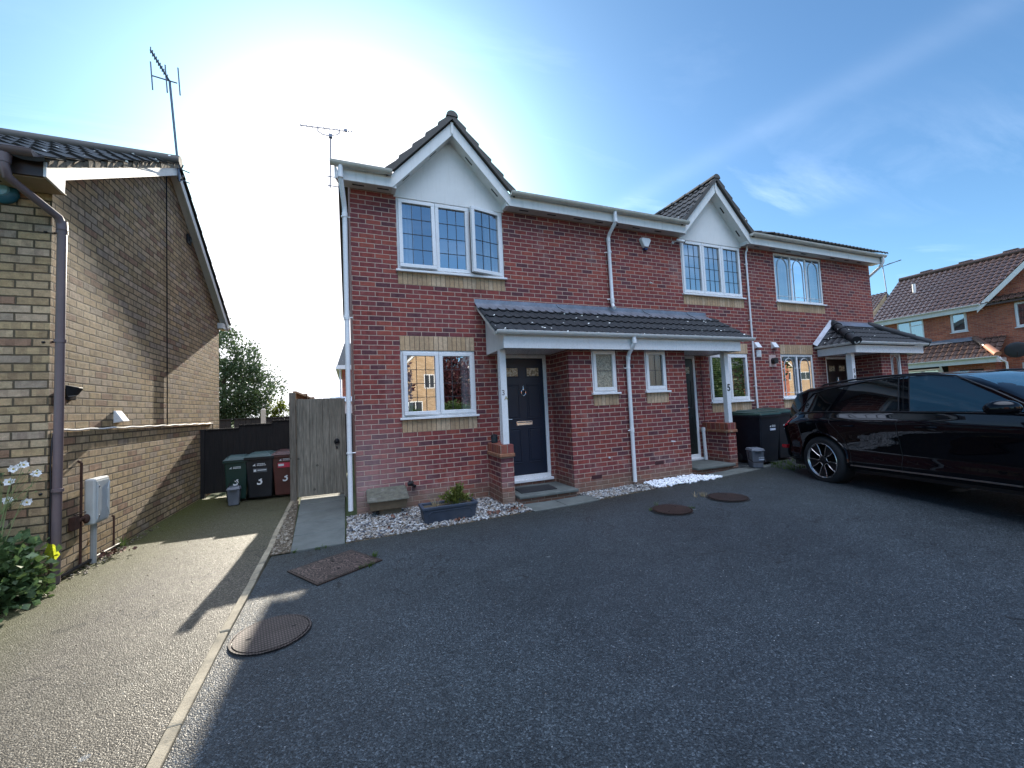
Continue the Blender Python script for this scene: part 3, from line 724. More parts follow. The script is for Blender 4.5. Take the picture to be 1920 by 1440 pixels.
def pebmat(name, stops, rough=.6):
    m = NT(name); P = m.pos(); v = m.N.new('ShaderNodeTexVoronoi'); v.inputs['Scale'].default_value = 30; m.L.new(P, v.inputs['Vector'])
    sc = m.N.new('ShaderNodeSeparateColor'); m.L.new(v.outputs['Color'], sc.inputs[0])
    c = m.ramp(sc.outputs[0], stops, 'CONSTANT'); c = m.mix(1.0, c, m.ramp(m.noise(60, 3, P), [(.3, (.75, .75, .75)), (.7, (1.2, 1.2, 1.2))]), 'MULTIPLY')
    m.col(c); m.rough(rough); return m.m
m_peb = pebmat('mixed_pebble', [(0, (.30, .285, .26)), (.2, (.19, .165, .14)), (.34, (.36, .35, .33)), (.5, (.10, .095, .095)), (.58, (.26, .215, .17)), (.72, (.46, .46, .455)), (.88, (.065, .07, .085))])
m_pebw = pebmat('white_pebble', [(0, (.88, .89, .90)), (.5, (.80, .82, .84)), (.93, (.92, .92, .92))])
m_pebs = pebmat('soil_stone', [(0, (.13, .10, .065)), (.35, (.20, .16, .11)), (.6, (.10, .075, .05)), (.8, (.30, .26, .20))])
pebbles('gravel', 5200, [(-.13, -1.25), (.7, -1.22), (1.5, -1.19), (2.3, -1.14), (2.3, -.0), (-.13, .0)], .021, m_peb, 'mixed grey pebbles filling the bed under the ground floor window', seed=3)
pebbles('gravel', 1500, [(3.45, -1.10), (4.62, -1.06), (4.55, -.62), (3.35, -.62)], .019, m_peb, 'mixed grey pebbles along the foot of the brick porch', seed=4)
pebbles('gravel', 800, [(4.60, -1.06), (5.55, -1.13), (6.05, -1.12), (5.85, -.85), (5.75, -.64), (4.66, -.64)], .029, m_pebw, 'bright white pebbles in a low heap beside the number 5 door', seed=5, mound=.03)
pebbles('gravel', 1500, [(-.91, -1.27), (-.71, -1.27), (-.94, 1.6), (-1.0, 1.6), (-.96, 0)], .014, m_pebs, 'brown stony soil between the edging and the paved path', seed=6)
pebbles('grit', 420, [(-.7, -6.0), (9, -6.0), (9, -1.6), (-.6, -1.6)], .0042, m_peb, 'tiny pale stones scattered over the dark tarmac', seed=11, mound=.0015)
pebbles('grit', 160, [(-2.6, -5.5), (-1.0, -5.5), (-1.0, 1.5), (-2.6, 1.5)], .006, m_pebs, 'loose grit scattered over the sunlit drive', seed=12, mound=.0015)
pebbles('gravel', 160, [(-2.72, -1.0), (-2.55, -1.0), (-2.62, 1.0), (-2.72, 1.0)], .013, m_pebs, 'loose grit along the foot of the buff brick wall', seed=8, mound=.006)

# ================================================================== TERRACE
F0 = FR((0, 0, 0), (1, 0, 0), (0, -1, 0))      # main facade
FP = FR((0, -.62, 0), (1, 0, 0), (0, -1, 0))   # porch front
EAV, RIDGE_Y, RIDGE_Z, SL = 5.12, 4.2, 7.475, .525
g1 = 'terraced houses joined in one red brick row'
h1 = thing('terraced_house', 'red brick end house with open bay-top windows and navy door', 'house', (0, 0, 0), group=g1)
h2 = thing('terraced_house', 'middle red brick house of the row with alarm box and plain leaded windows', 'house', (4.5, 0, 0), group=g1)
h3 = thing('terraced_house', 'far end red brick house with arched leadwork in its windows', 'house', (9, 0, 0), group=g1)
WIN = dict(h1=[(.675, 2.475, 3.71, 4.90), (.675, 1.875, 1.385, 2.435)], h2=[(6.53, 8.33, 3.71, 4.90), (7.12, 8.32, 1.385, 2.435)], h3=[(9.45, 11.25, 3.71, 4.90), (9.42, 10.62, 1.385, 2.435)])
DOOR = dict(h1=(2.27, 3.2, .23, 2.38), h2=(5.83, 6.73, .25, 2.38), h3=(11.1, 12.05, .28, 2.38))
HX = dict(h1=(0, 4.5), h2=(4.5, 9.0), h3=(9.0, 13.35)); HO = dict(h1=h1, h2=h2, h3=h3)
DEP = 8.2
for k, h in HO.items():
    a, b = HX[k]; mb = MB(); holes = WIN[k]+[DOOR[k]]
    wall(mb, F0, a, b, -.1, 4.935, holes, .10)
    # porch projection
    mp_ = MB()
    def pw(u0, u1, win, left=True, right=True, mb=mp_):
        wall(mb, FP, u0, u1, -.1, 2.5, [win], .09)
        if left: mb.add([(u0, -.62, -.1), (u0, 0, -.1), (u0, 0, 2.5), (u0, -.62, 2.5)], [(0, 1, 2, 3)])
        if right: mb.add([(u1, -.62, -.1), (u1, 0, -.1), (u1, 0, 2.5), (u1, -.62, 2.5)], [(3, 2, 1, 0)])
    if k == 'h1': pw(3.29, 4.5, (3.74, 4.25, 1.65, 2.40), right=False)
    if k == 'h2': pw(4.5, 5.81, (4.86, 5.36, 1.65, 2.40), left=False)
    if k == 'h3': pw(12.2, 13.38, (12.62, 13.10, 1.65, 2.40))
    # sides and rear
    top = lambda y: EAV-.15+SL*(y+.28) if y < RIDGE_Y else EAV-.15+SL*(2*RIDGE_Y-y+.28)
    for x in ((a,) if k == 'h1' else (b,) if k == 'h3' else (a+.02, b-.02)):
        mb.add([(x, 0, -.1), (x, DEP, -.1), (x, DEP, top(DEP)), (x, RIDGE_Y, top(RIDGE_Y)), (x, 0, top(0)-.02)], [(0, 1, 2, 3, 4)])
    mb.add([(a, DEP, -.1), (b, DEP, -.1), (b, DEP, top(DEP)), (a, DEP, top(DEP))], [(3, 2, 1, 0)])
    mb.build('wall', m_red, h); mp_.build('porch_wall', m_red, h)
    for (u0, u1, z0, z1) in WIN[k]:
        if z0 > 3: soldier(h, F0, u0, u1, 3.485, 3.678)
        else:
            soldier(h, F0, u0, u1, 1.16, 1.353); soldier(h, F0, u0, u1, z1, 2.66)

window(h1, F0, *WIN['h1'][0], lights=(1, 1, 1), opens={0: ('top', 3), 2: ('right', 13)}, inside='side_curtains', gmat=m_glass)
window(h1, F0, *WIN['h1'][1], lights=(1, 1), opens={0: ('right', 6)}, inside='side_curtains', gmat=m_glass_gf)
window(h1, FP, 3.74, 4.25, 1.65, 2.40, gmat=m_obs2, cols=1, rows=2, inside='none', depth=.45, name='window')
window(h2, FP, 4.86, 5.36, 1.65, 2.40, gmat=m_obsc, cols=2, rows=2, inside='curtain', depth=.45)
window(h2, F0, *WIN['h2'][0], lights=(1, 1, 1), inside='curtain')
window(h2, F0, *WIN['h2'][1], lights=(1, 1), inside='blind', style='plain', gmat=m_glass)
window(h3, F0, *WIN['h3'][0], lights=(1, 1, 1), inside='curtain', style='arch', sash=False)
window(h3, F0, *WIN['h3'][1], lights=(1, 1), inside='side_curtains', style='arch', sash=False, gmat=m_glass_gf)
window(h3, FP, 12.62, 13.10, 1.65, 2.40, lights=(1,), inside='curtain', style='arch', sash=False, depth=.45)
for h, u0, u1 in ((h1, 3.74, 4.25), (h2, 4.86, 5.36)): soldier(h, FP, u0, u1, 1.435, 1.618)
soldier(h3, FP, 12.62, 13.10, 1.435, 1.618)

# gable fronts over the first floor windows
ST = 1.08
for h, c in ((h1, 1.575), (h2, 7.43)):
    mb = MB(); z0 = 4.885
    pts = [(c-.93, -.006, z0), (c+.93, -.006, z0), (c+.93, -.006, 4.97), (c, -.006, 5.98), (c-.93, -.006, 4.97)]
    mb.prism(pts, (0, .06, 0)); mb.build('gable_panel', m_render, h)
    # bargeboards, mitred at the apex, with a small cover piece
    for s in (-1, 1):
        b = MB(); zt = 6.17; hh = .215
        q = [(c, -.22, zt-hh), (c, -.22, zt), (c+s*.965, -.22, zt-.965*ST), (c+s*.965, -.22, 4.925), (c+s*(zt-hh-4.925)/ST, -.22, 4.925)]
        b.prism(q, (0, .022, 0)); b.build('bargeboard', m_paint, h, bevel=.003)
        # sloping soffit with vent slots
        f = MB(); f.prism([(c, -.198, zt-hh+.012), (c+s*.94, -.198, zt-hh+.012-.94*ST), (c+s*.94, .0, zt-hh+.012-.94*ST), (c, .0, zt-hh+.012)], (0, 0, .02)); f.build('gable_soffit', m_paint, h)
        f = MB()
        for t in (.30, .74):
            f.prism([(c+s*(t-.055), -.115, zt-hh+.0095-(t-.055)*ST), (c+s*(t+.055), -.115, zt-hh+.0095-(t+.055)*ST), (c+s*(t+.055), -.085, zt-hh+.0095-(t+.055)*ST), (c+s*(t-.055), -.085, zt-hh+.0095-(t-.055)*ST)], (0, 0, .003))
        f.build('soffit_vent', m_slot, h)
        # boxed foot
        f = MB(); x0, x1 = sorted((c+s*.905, c+s*.965)); f.box(x0, x1, -.199, -.007, 4.915, 5.03); f.build('box_end', m_paint, h)
    k = MB(); k.prism([(c-.022, -.236, 6.16), (c+.022, -.236, 6.16), (c+.02, -.236, 5.985), (c, -.236, 5.955), (c-.02, -.236, 5.985)], (0, .013, 0)); k.build('apex_cover', m_paint, h)
    # roof of the gable
    cs = 1/math.sqrt(1+ST*ST); Ld = 1.05/cs*1.0
    for s in (-1, 1):
        O = Vector((c+s*1.05, -.27, 6.25-1.05*ST)); U = (0, 1, 0); V = (-s*cs, 0, ST*cs)
        clips = [((0, -.28, EAV+.02), Vector((0, -SL, 1)).normalized()*-1)]
        mbt = tiled(O, U, V, 2.3, Ld, pw=.15, ch=.27, amp=.020, clips=clips)
        tt = mbt.build('gable_roof', m_tile_m, h, smooth=True, angle=35)
        e = MB()   # cut tile edge and mortar bedding along the verge
        for j in range(5):
            d0, d1 = 1.05-j*.21, 1.05-(j+1)*.21
            p = lambda d, y, dz: (c+s*d, y, 6.25-d*ST+dz)
            e.hexa([p(d0, -.272, -.055), p(d0, -.22, -.055), p(d1, -.22, -.055), p(d1, -.272, -.055)], [p(d0+.022, -.274, .088), p(d0+.022, -.21, .088), p(d1, -.21, .034), p(d1, -.274, .034)])
        e.build('verge', m_tile_m, h)
    r = MB(); zr = 6.27
    for j in range(5):
        y0 = -.285+j*.42; n = 10; vs = []
        for y, rr in ((y0, .092), (y0+.41, .084)):
            for q in range(n+1): a = math.pi*q/n; vs.append((c+rr*math.cos(a)*1.05, y, zr-.035+rr*math.sin(a)))
        vs += [(v[0]*1.0, v[1], v[2]-.018) for v in []]
        r.add(vs, [(q, q+1, n+2+q, n+1+q) for q in range(n)]); r.add(vs[:n+1], [tuple(range(n+1))])
    r.build('ridge_tile', m_tile_m, h, smooth=True)

def biggest(fs):
    par = {}
    def fd(a):
        while par.setdefault(a, a) != a: par[a] = par[par[a]]; a = par[a]
        return a
    for f in fs:
        for i in f[1:]: par[fd(i)] = fd(f[0])
    from collections import Counter
    c = Counter(fd(f[0]) for f in fs); k = c.most_common(1)[0][0]; return [f for f in fs if fd(f[0]) == k]
# main roof
for k, h in HO.items():
    a, b = HX[k]
    if k == 'h1': a -= .24
    if k == 'h3': b += .24
    cs = 1/math.sqrt(1+SL*SL); Ls = (RIDGE_Y+.33)/cs
    # keep the tiles behind the gable roofs
    segs = {'h1': [(a, .545), (2.605, b)], 'h2': [(a, 6.40), (8.46, b)], 'h3': [(a, b)]}[k]
    mb = MB()
    t = tiled((a, -.345, EAV+.035), (1, 0, 0), (0, cs, SL*cs), b-a, Ls, pw=.15, ch=.34, amp=.022)
    c = {'h1': 1.575, 'h2': 7.43}.get(k)
    if c:   # remove faces that would poke through the gable front
        f2 = []
        for f in t.f:
            x = sum(t.v[i][0] for i in f)/len(f); y = sum(t.v[i][1] for i in f)/len(f)
            if abs(x-c) < 1.0 and y < .02+max(0, (1.0-abs(x-c)))*ST/SL*.92-.0: continue
            f2.append(f)
        t.f = biggest(f2)
    rf = t.build('roof', m_tile_m, h, smooth=True, angle=35)
    r = MB(); r.hexa([(a+.02, RIDGE_Y, RIDGE_Z-.35), (b-.0, RIDGE_Y, RIDGE_Z-.35), (b, 2*RIDGE_Y+.33, EAV-.25), (a+.02, 2*RIDGE_Y+.33, EAV-.25)][::1],
                     [(a+.02, RIDGE_Y, RIDGE_Z-.0), (b, RIDGE_Y, RIDGE_Z), (b, 2*RIDGE_Y+.33, EAV-.02), (a+.02, 2*RIDGE_Y+.33, EAV-.02)])
    r.build('rear_roof', m_tile_m, h)
    r = MB(); r.tube([(a, RIDGE_Y, RIDGE_Z+.0), (b, RIDGE_Y, RIDGE_Z)], .11, 12); r.build('ridge_tile', m_tile_m, h, smooth=True)

# eaves: fascia, soffit, vents, gutter
def eaves(h, x0, x1, vents, gx0=None, gx1=None):
    m = MB(); m.box(x0, x1, -.222, -.200, 4.912, 5.10); m.build('fascia', m_paint, h, bevel=.003)
    for q in np.arange(x0+1.15, x1-.3, 1.9):
        m = MB(); m.box(q-.022, q+.022, -.2262, -.2225, 4.914, 5.098); m.build('fascia_joint', m_paint, h)
    m = MB(); m.box(x0+.002, x1-.002, -.199, -.002, 4.922, 4.932); m.build('soffit', m_soffit, h)
    m = MB()
    for v in vents: m.box(v-.085, v+.085, -.125, -.098, 4.9185, 4.924)
    m.build('soffit_vent', m_slot, h)
    g = MB(); gutter(g, (gx1 if gx1 is not None else x1, -.285, 5.125), (gx0 if gx0 is not None else x0, -.285, 5.125)); g.build('gutter', m_gutter, h, smooth=True)
eaves(h1, -.12, .612, [.12, .48], -.26, .60)
eaves(h1, 2.538, 4.5, [2.85, 3.4, 3.95, 4.42], 2.55, 4.5)
eaves(h2, 4.5, 6.467, [4.78, 5.3, 5.85], 4.5, 6.50)
eaves(h2, 8.393, 9.0, [8.75], 8.38, 9.0)
eaves(h3, 9.0, 13.47, [9.28, 9.85, 10.4, 11.55, 12.15, 12.7], 9.0, 13.56)
# boxed verges of the two end gables
for h, x in ((h1, -.12), (h3, 13.47)):
    s = -1 if x < 1 else 1
    m = MB()
    for (y0, z0, y1, z1) in ((-.25, EAV-.02, RIDGE_Y, RIDGE_Z-.06), (RIDGE_Y, RIDGE_Z-.06, 2*RIDGE_Y+.35, EAV-.02)):
        xx = x+s*.06; m.prism([(xx, y0, z0), (xx, y1, z1), (xx, y1, z1-.2), (xx, y0, z0-.2)], (s*.022, 0, 0))
    m.build('bargeboard', m_paint, h)
    m = MB(); x2 = 0 if s < 0 else 13.35
    for (y0, z0, y1, z1) in ((-.2, EAV-.18, RIDGE_Y, RIDGE_Z-.20), (RIDGE_Y, RIDGE_Z-.20, 2*RIDGE_Y+.3, EAV-.18)):
        m.add([(x+s*.06, y0, z0), (x2+s*.002, y0, z0), (x2+s*.002, y1, z1), (x+s*.06, y1, z1)], [(0, 1, 2, 3)])
    m.prism([(x+s*.06, 8.18, 4.6), (x2+s*.002, 8.18, 4.85), (x2+s*.002, 8.65, 4.95), (x+s*.06, 8.65, 4.95)], (0, 0, .15))
    m.build('verge_soffit', m_paint, h)

# downpipes
def downpipe(h, pts, r=.034, mat=None, clips=(), clipdir=(1, 0, 0), collars=(), name='downpipe'):
    m = MB(); m.tube(pts, r, 14)
    for c in collars: c = Vector(c); m.tube([c-Vector((0, 0, .035)), c+Vector((0, 0, .035))], r+.006, 14)
    for z in clips:
        p = Vector(pts[-1]); p.z = z; m.tube([p-Vector((0, 0, .012)), p+Vector((0, 0, .012))], r+.007, 14)
        m.tube([p, p+Vector(clipdir)*.085], .008, 8)
    return m.build(name, mat or m_white, h, smooth=True)
downpipe(h1, [(-.12, -.285, 5.09), (-.12, -.285, 4.93), (-.115, -.26, 4.86), (-.08, -.10, 4.60), (-.075, -.075, 4.52), (-.075, -.075, 4.3), (-.085, -.075, .1)], clips=(4.42, 2.9, .92), collars=((-.12, -.285, 4.93), (-.075, -.075, 4.45), (-.08, -.075, 2.9)))
downpipe(h1, [(4.47, -.285, 5.09), (4.47, -.285, 4.90), (4.48, -.27, 4.84), (4.64, -.09, 4.72), (4.66, -.06, 4.66), (4.66, -.06, 3.40), (4.65, -.09, 3.32), (4.62, -.14, 3.27)][:0] or [(4.67, -.285, 5.09), (4.67, -.285, 4.92), (4.665, -.265, 4.86), (4.655, -.10, 4.73), (4.65, -.06, 4.66), (4.66, -.06, 3.36), (4.655, -.09, 3.30), (4.635, -.15, 3.27)], clips=(), collars=((4.67, -.285, 4.91), (4.65, -.06, 4.62), (4.66, -.06, 3.42)))
m = MB()
for z in (4.38, 3.46): m.tube([(4.57, -.02, z), (4.66, -.06, z)], .009, 8); m.tube([(4.66, -.06, z-.014), (4.66, -.06, z+.014)], .041, 14)
m.build('pipe_clip', m_white, h1, smooth=True)
downpipe(h2, [(8.50, -.05, 4.93), (8.50, -.05, 4.84), (8.46, -.045, 4.78), (8.45, -.045, 4.7), (8.45, -.045, 1.0)], r=.019, clips=(4.5, 3.2, 1.7), clipdir=(-.5, .3, 0), name='overflow_pipe')
downpipe(h3, [(13.45, -.285, 5.09), (13.45, -.285, 4.95), (13.44, -.2, 4.82), (13.40, .15, 4.55), (13.40, .2, 4.45), (13.40, .2, .2)])

# small fittings on the facade
def cowl(h, u, z, s=.075, F=F0, mat=None):
    m = MB(); p = lambda a, n, b: F.p(u+a, n, z+b)
    m.add([p(-s, .0, s), p(s, .0, s), p(s, .0, -s), p(-s, .0, -s), p(-s*.9, s*.25, s*.95), p(s*.9, s*.25, s*.95), p(s, s*1.25, -s*.75), p(-s, s*1.25, -s*.75)],
          [(0, 1, 5, 4), (4, 5, 6, 7), (0, 4, 7, 3), (1, 2, 6, 5), (3, 7, 6, 2)]); m.build('vent_cowl', mat or m_white, h)
cowl(h2, 8.62, 2.63); cowl(h3, 9.20, 2.64)
m = MB(); m.box(8.60, 8.75, -.018, 0, 2.36, 2.52); 
for i in range(5): m.box(8.615, 8.735, -.026, -.018, 2.38+i*.027, 2.392+i*.027)
m.build('wall_vent', m_white, h2, bevel=.002)
m = MB(); m.box(8.99+.02, 9.24, -.015, 0, 2.13, 2.41); m.build('flue_plate', pbr('flue_plate', (.55, .40, .36), .6), h3, bevel=.01)
m = MB(); m.lathe([(.06, -.10), (.07, -.10), (.072, -.015), (.05, -.014)], (9.125, 0, 2.27), 20, 'y'); m.build('boiler_flue', m_black, h3, smooth=True)
m = MB(); 
for (u, z, F) in ((3.62, .22, 0), (4.95, .33, 0)): m.box(u, u+.2, -.6225, -.60, z, z+.062)
o = m.build('air_brick', pbr('dark_air_brick', (.06, .018, .02), .9, bump=.8, bscale=200), h1)

# doors
def panel_door(h, u0, u1, z0, z1, slabmat, name='door', glazed=True, furniture=True, n=0.0):
    fr = MB(); frame_ring(fr, F0, u0, u1, z0, z1, .062, n-.08, n-.012, tb=.07); d = fr.build(name, m_white, h, bevel=.006)
    s = MB(); fbox(s, F0, u0-.0, u1+.02, n-.03, n+.05, z0-.045, z0+.0015); s.build('threshold', m_white, d, bevel=.008)
    a, b, c, e = u0+.064, u1-.064, z0+.072, z1-.064
    m = MB(); fbox(m, F0, a, b, n-.07, n-.028, c, e); m.build('door_leaf', slabmat, d, bevel=.003)
    W, H = b-a, e-c; pm = MB()
    cols = ((a+W*.085, a+W*.415), (a+W*.585, a+W*.915)); rows = [(c+H*.10, c+H*.40), (c+H*.475, c+H*.775)]
    for (p, q) in cols:
        for (r0, r1) in rows:
            frame_ring(pm, F0, p, q, r0, r1, .022, n-.03, n-.019); 
            fbox(pm, F0, p+.035, q-.035, n-.03, n-.0205, r0+.035, r1-.035)
        frame_ring(pm, F0, p, q, c+H*.835, c+H*.925, .018, n-.03, n-.019)
    pm.build('door_panel', slabmat, d, bevel=.008)
    if glazed:
        for (p, q) in cols: g = MB(); fbox(g, F0, p+.019, q-.019, n-.03, n-.0265, c+H*.835+.019, c+H*.925-.019); g.build('pane', m_doorglass, d)
    if furniture:
        cu = (a+b)/2; zl = c+H*.44
        k = MB(); frame_ring(k, F0, cu-.15, cu+.15, zl-.036, zl+.036, .014, n-.028, n-.018); fbox(k, F0, cu-.136, cu+.136, n-.028, n-.021, zl-.024, zl+.010); k.build('letter_plate', m_chrome, d, bevel=.003)
        k = MB(); zk = c+H*.725; pts = [F0.p(cu+.042*math.sin(t)*(1 if t < math.pi else 1), n-.008, zk-.045+.052*math.cos(t)) for t in np.linspace(0, 2*math.pi, 20)]
        k.tube(pts, .008, 8); k.ellip(F0.p(cu, n-.012, zk+.01), (.020, .014, .03)); k.tube([F0.p(cu, n-.014, zk+.02), F0.p(cu, n-.014, zk+.075)], [.009, .003], 8); k.ellip(F0.p(cu, n-.006, zk-.10), (.014, .012, .014)); k.build('knocker', m_chrome, d, smooth=True)
        k = MB(); fbox(k, F0, a+.03, a+.06, n-.028, n-.018, zl-.06, zl+.16); k.tube([F0.p(a+.045, n-.018, zl+.08), F0.p(a+.045, n+.03, zl+.08), F0.p(a+.155, n+.032, zl+.078)], .009, 8); k.build('handle', m_chrome, d, bevel=.003)
    return d
mm = NT('door_glass'); P = mm.pos(); mm.col(mm.ramp(mm.noise(28, 4, P), [(.35, (.10, .08, .05)), (.5, (.38, .27, .16)), (.68, (.55, .50, .40))])); mm.rough(.08); mm.bump(mm.noise(60, 2, P), .6, .004); m_doorglass = mm.m
m_navy = pbr('navy_door', (.004, .010, .027), .42, var=.08, bump=.12, bscale=300)
m_dbrown = pbr('dark_brown_door', (.018, .008, .007), .3, var=.2)
m_dblack = pbr('dark_green_door', (.012, .016, .015), .35, var=.1)
panel_door(h1, 2.27, 3.2, .23, 2.38, m_navy)
panel_door(h2, 5.83, 6.73, .25, 2.38, m_dblack)
panel_door(h3, 11.1, 12.05, .28, 2.38, m_dbrown)
m = MB(); fbox(m, F0, 6.42, 6.45, -.07+.042, -.015, 1.12, 1.42); m.tube([F0.p(6.435, -.02, 1.30), F0.p(6.435, .035, 1.30), F0.p(6.33, .036, 1.30)], .01, 8); m.tube([F0.p(6.435, -.01, 1.22), F0.p(6.435, .02, 1.22)], .012, 10); m.build('door_handle', m_chrome, h2, bevel=.003)

# doorsteps
def step(h, x0, x1, zt, zb):
    m = MB(); m.box(x0+.01, x1-.01, -.70, -.002, -.08, zt-.052); m.build('step_riser', m_red, h)
    m = MB(); m.box(x0, x1, -.755, -.001, zt-.05, zt); m.build('doorstep', m_slab, h, bevel=.014)
step(h1, 2.262, 3.283, .135, 0); step(h2, 5.82, 6.785, .205, 0); step(h3, 11.0, 12.19, .25, 0)
m = MB(); m.box(2.262, 3.283, -.012, .0, .13, .20); m.build('door_plinth', m_red, h1)
mt = thing('doormat', 'black rubber doormat lying on the step below the navy door', 'doormat', (2.7, -.4, .135))
m = MB(); m.prism([(2.40, -.19, .1365), (3.02, -.22, .1365), (2.98, -.60, .1365), (2.36, -.585, .1365)], (0, 0, .012)); m.build('mat', m_rubber, mt, bevel=.003)

# ---------------------------------------------------------------- shared lean-to canopy
gc = 'tiled porch canopies along the brick row'
pc = thing('porch_canopy', 'long lean-to tiled canopy shared by the doors 3A and 5', 'canopy', (4.6, 0, 0), group=gc)
X0, X1 = 1.93, 7.27; ye, ze = -.90, 2.60; zw = 3.20; sl = (zw-ze)/(-ye); cs = 1/math.sqrt(1+sl*sl)
t = tiled((X0, ye, ze), (1, 0, 0), (0, cs, sl*cs), X1-X0, .93/cs, pw=.152, ch=.285, amp=.021, step=.024)
t.build('tile_roof', m_tile, pc, smooth=True, angle=35)
m = MB(); m.prism([(X0+.01, ye+.05, ze-.02), (X1-.01, ye+.05, ze-.02), (X1-.01, 0, zw-.03), (X0+.01, 0, zw-.03)], (0, 0, -.03)); m.build('roof_deck', m_soffit, pc)
# flashing dressed over the tiles: upstand on the wall and an apron with a wavy lower edge
m = MB(); n = 300; vs = []
rf_ = random.Random(5)
for i in range(n+1):
    x = X0-.02+(7.12-X0+.02)*i/n
    ph = ((x-X0)/.152) % 1.0; wv = .021*(math.sin(ph/.42*math.pi) if ph < .42 else 0)
    yb = -.165+.012*math.sin(i*.37); zb = zw+sl*yb+.030+wv*.9
    vs += [(x, -.004, 3.315), (x, -.010, 3.245+.004*math.sin(i*.9)), (x, -.085, 3.185+.004*math.sin(i*1.3)), (x, yb, zb)]
m.add(vs, [(4*i+j, 4*i+4+j, 4*i+5+j, 4*i+1+j) for i in range(n) for j in range(3)]); m.build('flashing', m_flash, pc, smooth=True)
m = MB(); 
for x in (3.45, 5.4, 6.55):
    m.tube([(x, -.012, 3.31), (x+.02, -.05, 3.24), (x+.06, -.12, 3.19), (x+.10, -.17, 3.145)], [.003, .007, .006, .003], 6)
m.build('flashing_lap', pbr('flashing_seam', (.05, .05, .06), .6), pc, smooth=True)
m = MB(); m.box(2.085, 7.06, -.822, -.80, 2.365, 2.555); m.build('fascia', m_white, pc, bevel=.003)
for q in (3.6, 5.45):
    m = MB(); m.box(q-.02, q+.02, -.826, -.8225, 2.366, 2.553); m.build('fascia_joint', m_white, pc)
m = MB(); m.box(2.10, 3.288, -.799, -.075, 2.384, 2.394); m.box(3.289, 5.811, -.799, -.624, 2.384, 2.394); m.box(5.812, 7.05, -.799, -.075, 2.384, 2.394); m.build('soffit', m_white, pc)
for x, s in ((2.085, 1), (7.06, -1)):
    m = MB(); m.prism([(x, -.8005, 2.366), (x, -.8005, 2.60), (x, -.003, 3.13), (x, -.003, 2.366)], (s*.02, 0, 0)); m.build('side_board', m_paint, pc, bevel=.002)
    m = MB(); m.prism([(x-s*.15, -.87, 2.585), (x-s*.15, -.0, 3.17), (x+s*.0, -.0, 3.12), (x+s*.0, -.87, 2.535)], (0, 0, .018)); m.build('verge_underside', m_soffit, pc)
g = MB(); gutter(g, (7.36, -.885, 2.615), (1.95, -.885, 2.615), r=.052, brackets=.85); g.build('gutter', m_wgutter, pc, smooth=True)
downpipe(pc, [(4.44, -.885, 2.575), (4.44, -.885, 2.50), (4.435, -.87, 2.44), (4.45, -.72, 2.31), (4.45, -.69, 2.24), (4.45, -.675, 2.1), (4.45, -.675, .10)], collars=((4.44, -.885, 2.50), (4.45, -.69, 2.24), (4.45, -.675, .98)), clips=(2.06, .98), clipdir=(-1, 0, 0))
# lintel frame boards above the doors
m = MB(); m.box(2.11, 3.285, -.074, -.002, 2.381, 2.60); m.box(5.815, 7.04, -.074, -.002, 2.381, 2.60); m.build('lintel_board', m_white, pc, bevel=.003)
def pier(x0, x1, y0, y1, par, zt):
    m = MB(); m.box(x0+.012, x1-.012, y0+.012, y1, -.1, zt-.185); m.build('pier', m_red, par)
    m = MB(); m.box(x0-.012, x1+.012, y0-.014, y1, zt-.185, zt-.130); m.build('pier_corbel', m_tilecreasing, par, bevel=.01)
    m = MB(); m.box(x0+.003, x1-.003, y0+.004, y1-.001, zt-.129, zt); m.build('pier_cap', m_cap, par, bevel=.006)
m_tilecreasing = pbr('tile_creasing', (.30, .13, .07), .85, var=.35, scale=15, bump=.8, bscale=90, dirt=((.42, .40, .30), .6))
pier(2.03, 2.258, -.62, -.003, pc, .905); pier(6.80, 7.03, -.62, -.003, pc, .965)
m = MB(); m.box(2.095, 2.195, -.60, -.50, .909, 2.383); m.build('post', m_white, pc, bevel=.006)
m = MB(); m.box(6.865, 6.965, -.60, -.50, .969, 2.383); m.build('post', m_white, pc, bevel=.006)
m_num = pbr('brushed_number', (.12, .12, .12), .35, metal=.3); m_numb = pbr('black_number', (.015, .015, .015), .5)
m_numg = pbr('gold_number', (.36, .30, .12), .4, metal=.2)
text('house_number', '3', .115, m_num, pc, (2.128, -.6015, 1.70), (R(90), 0, 0)); text('house_number', 'A', .088, m_numg, pc, (2.170, -.6015, 1.615), (R(90), 0, R(0)))
text('house_number', '5', .19, m_numb, pc, (6.925, -.6015, 1.66), (R(90), 0, 0), bold=.004)

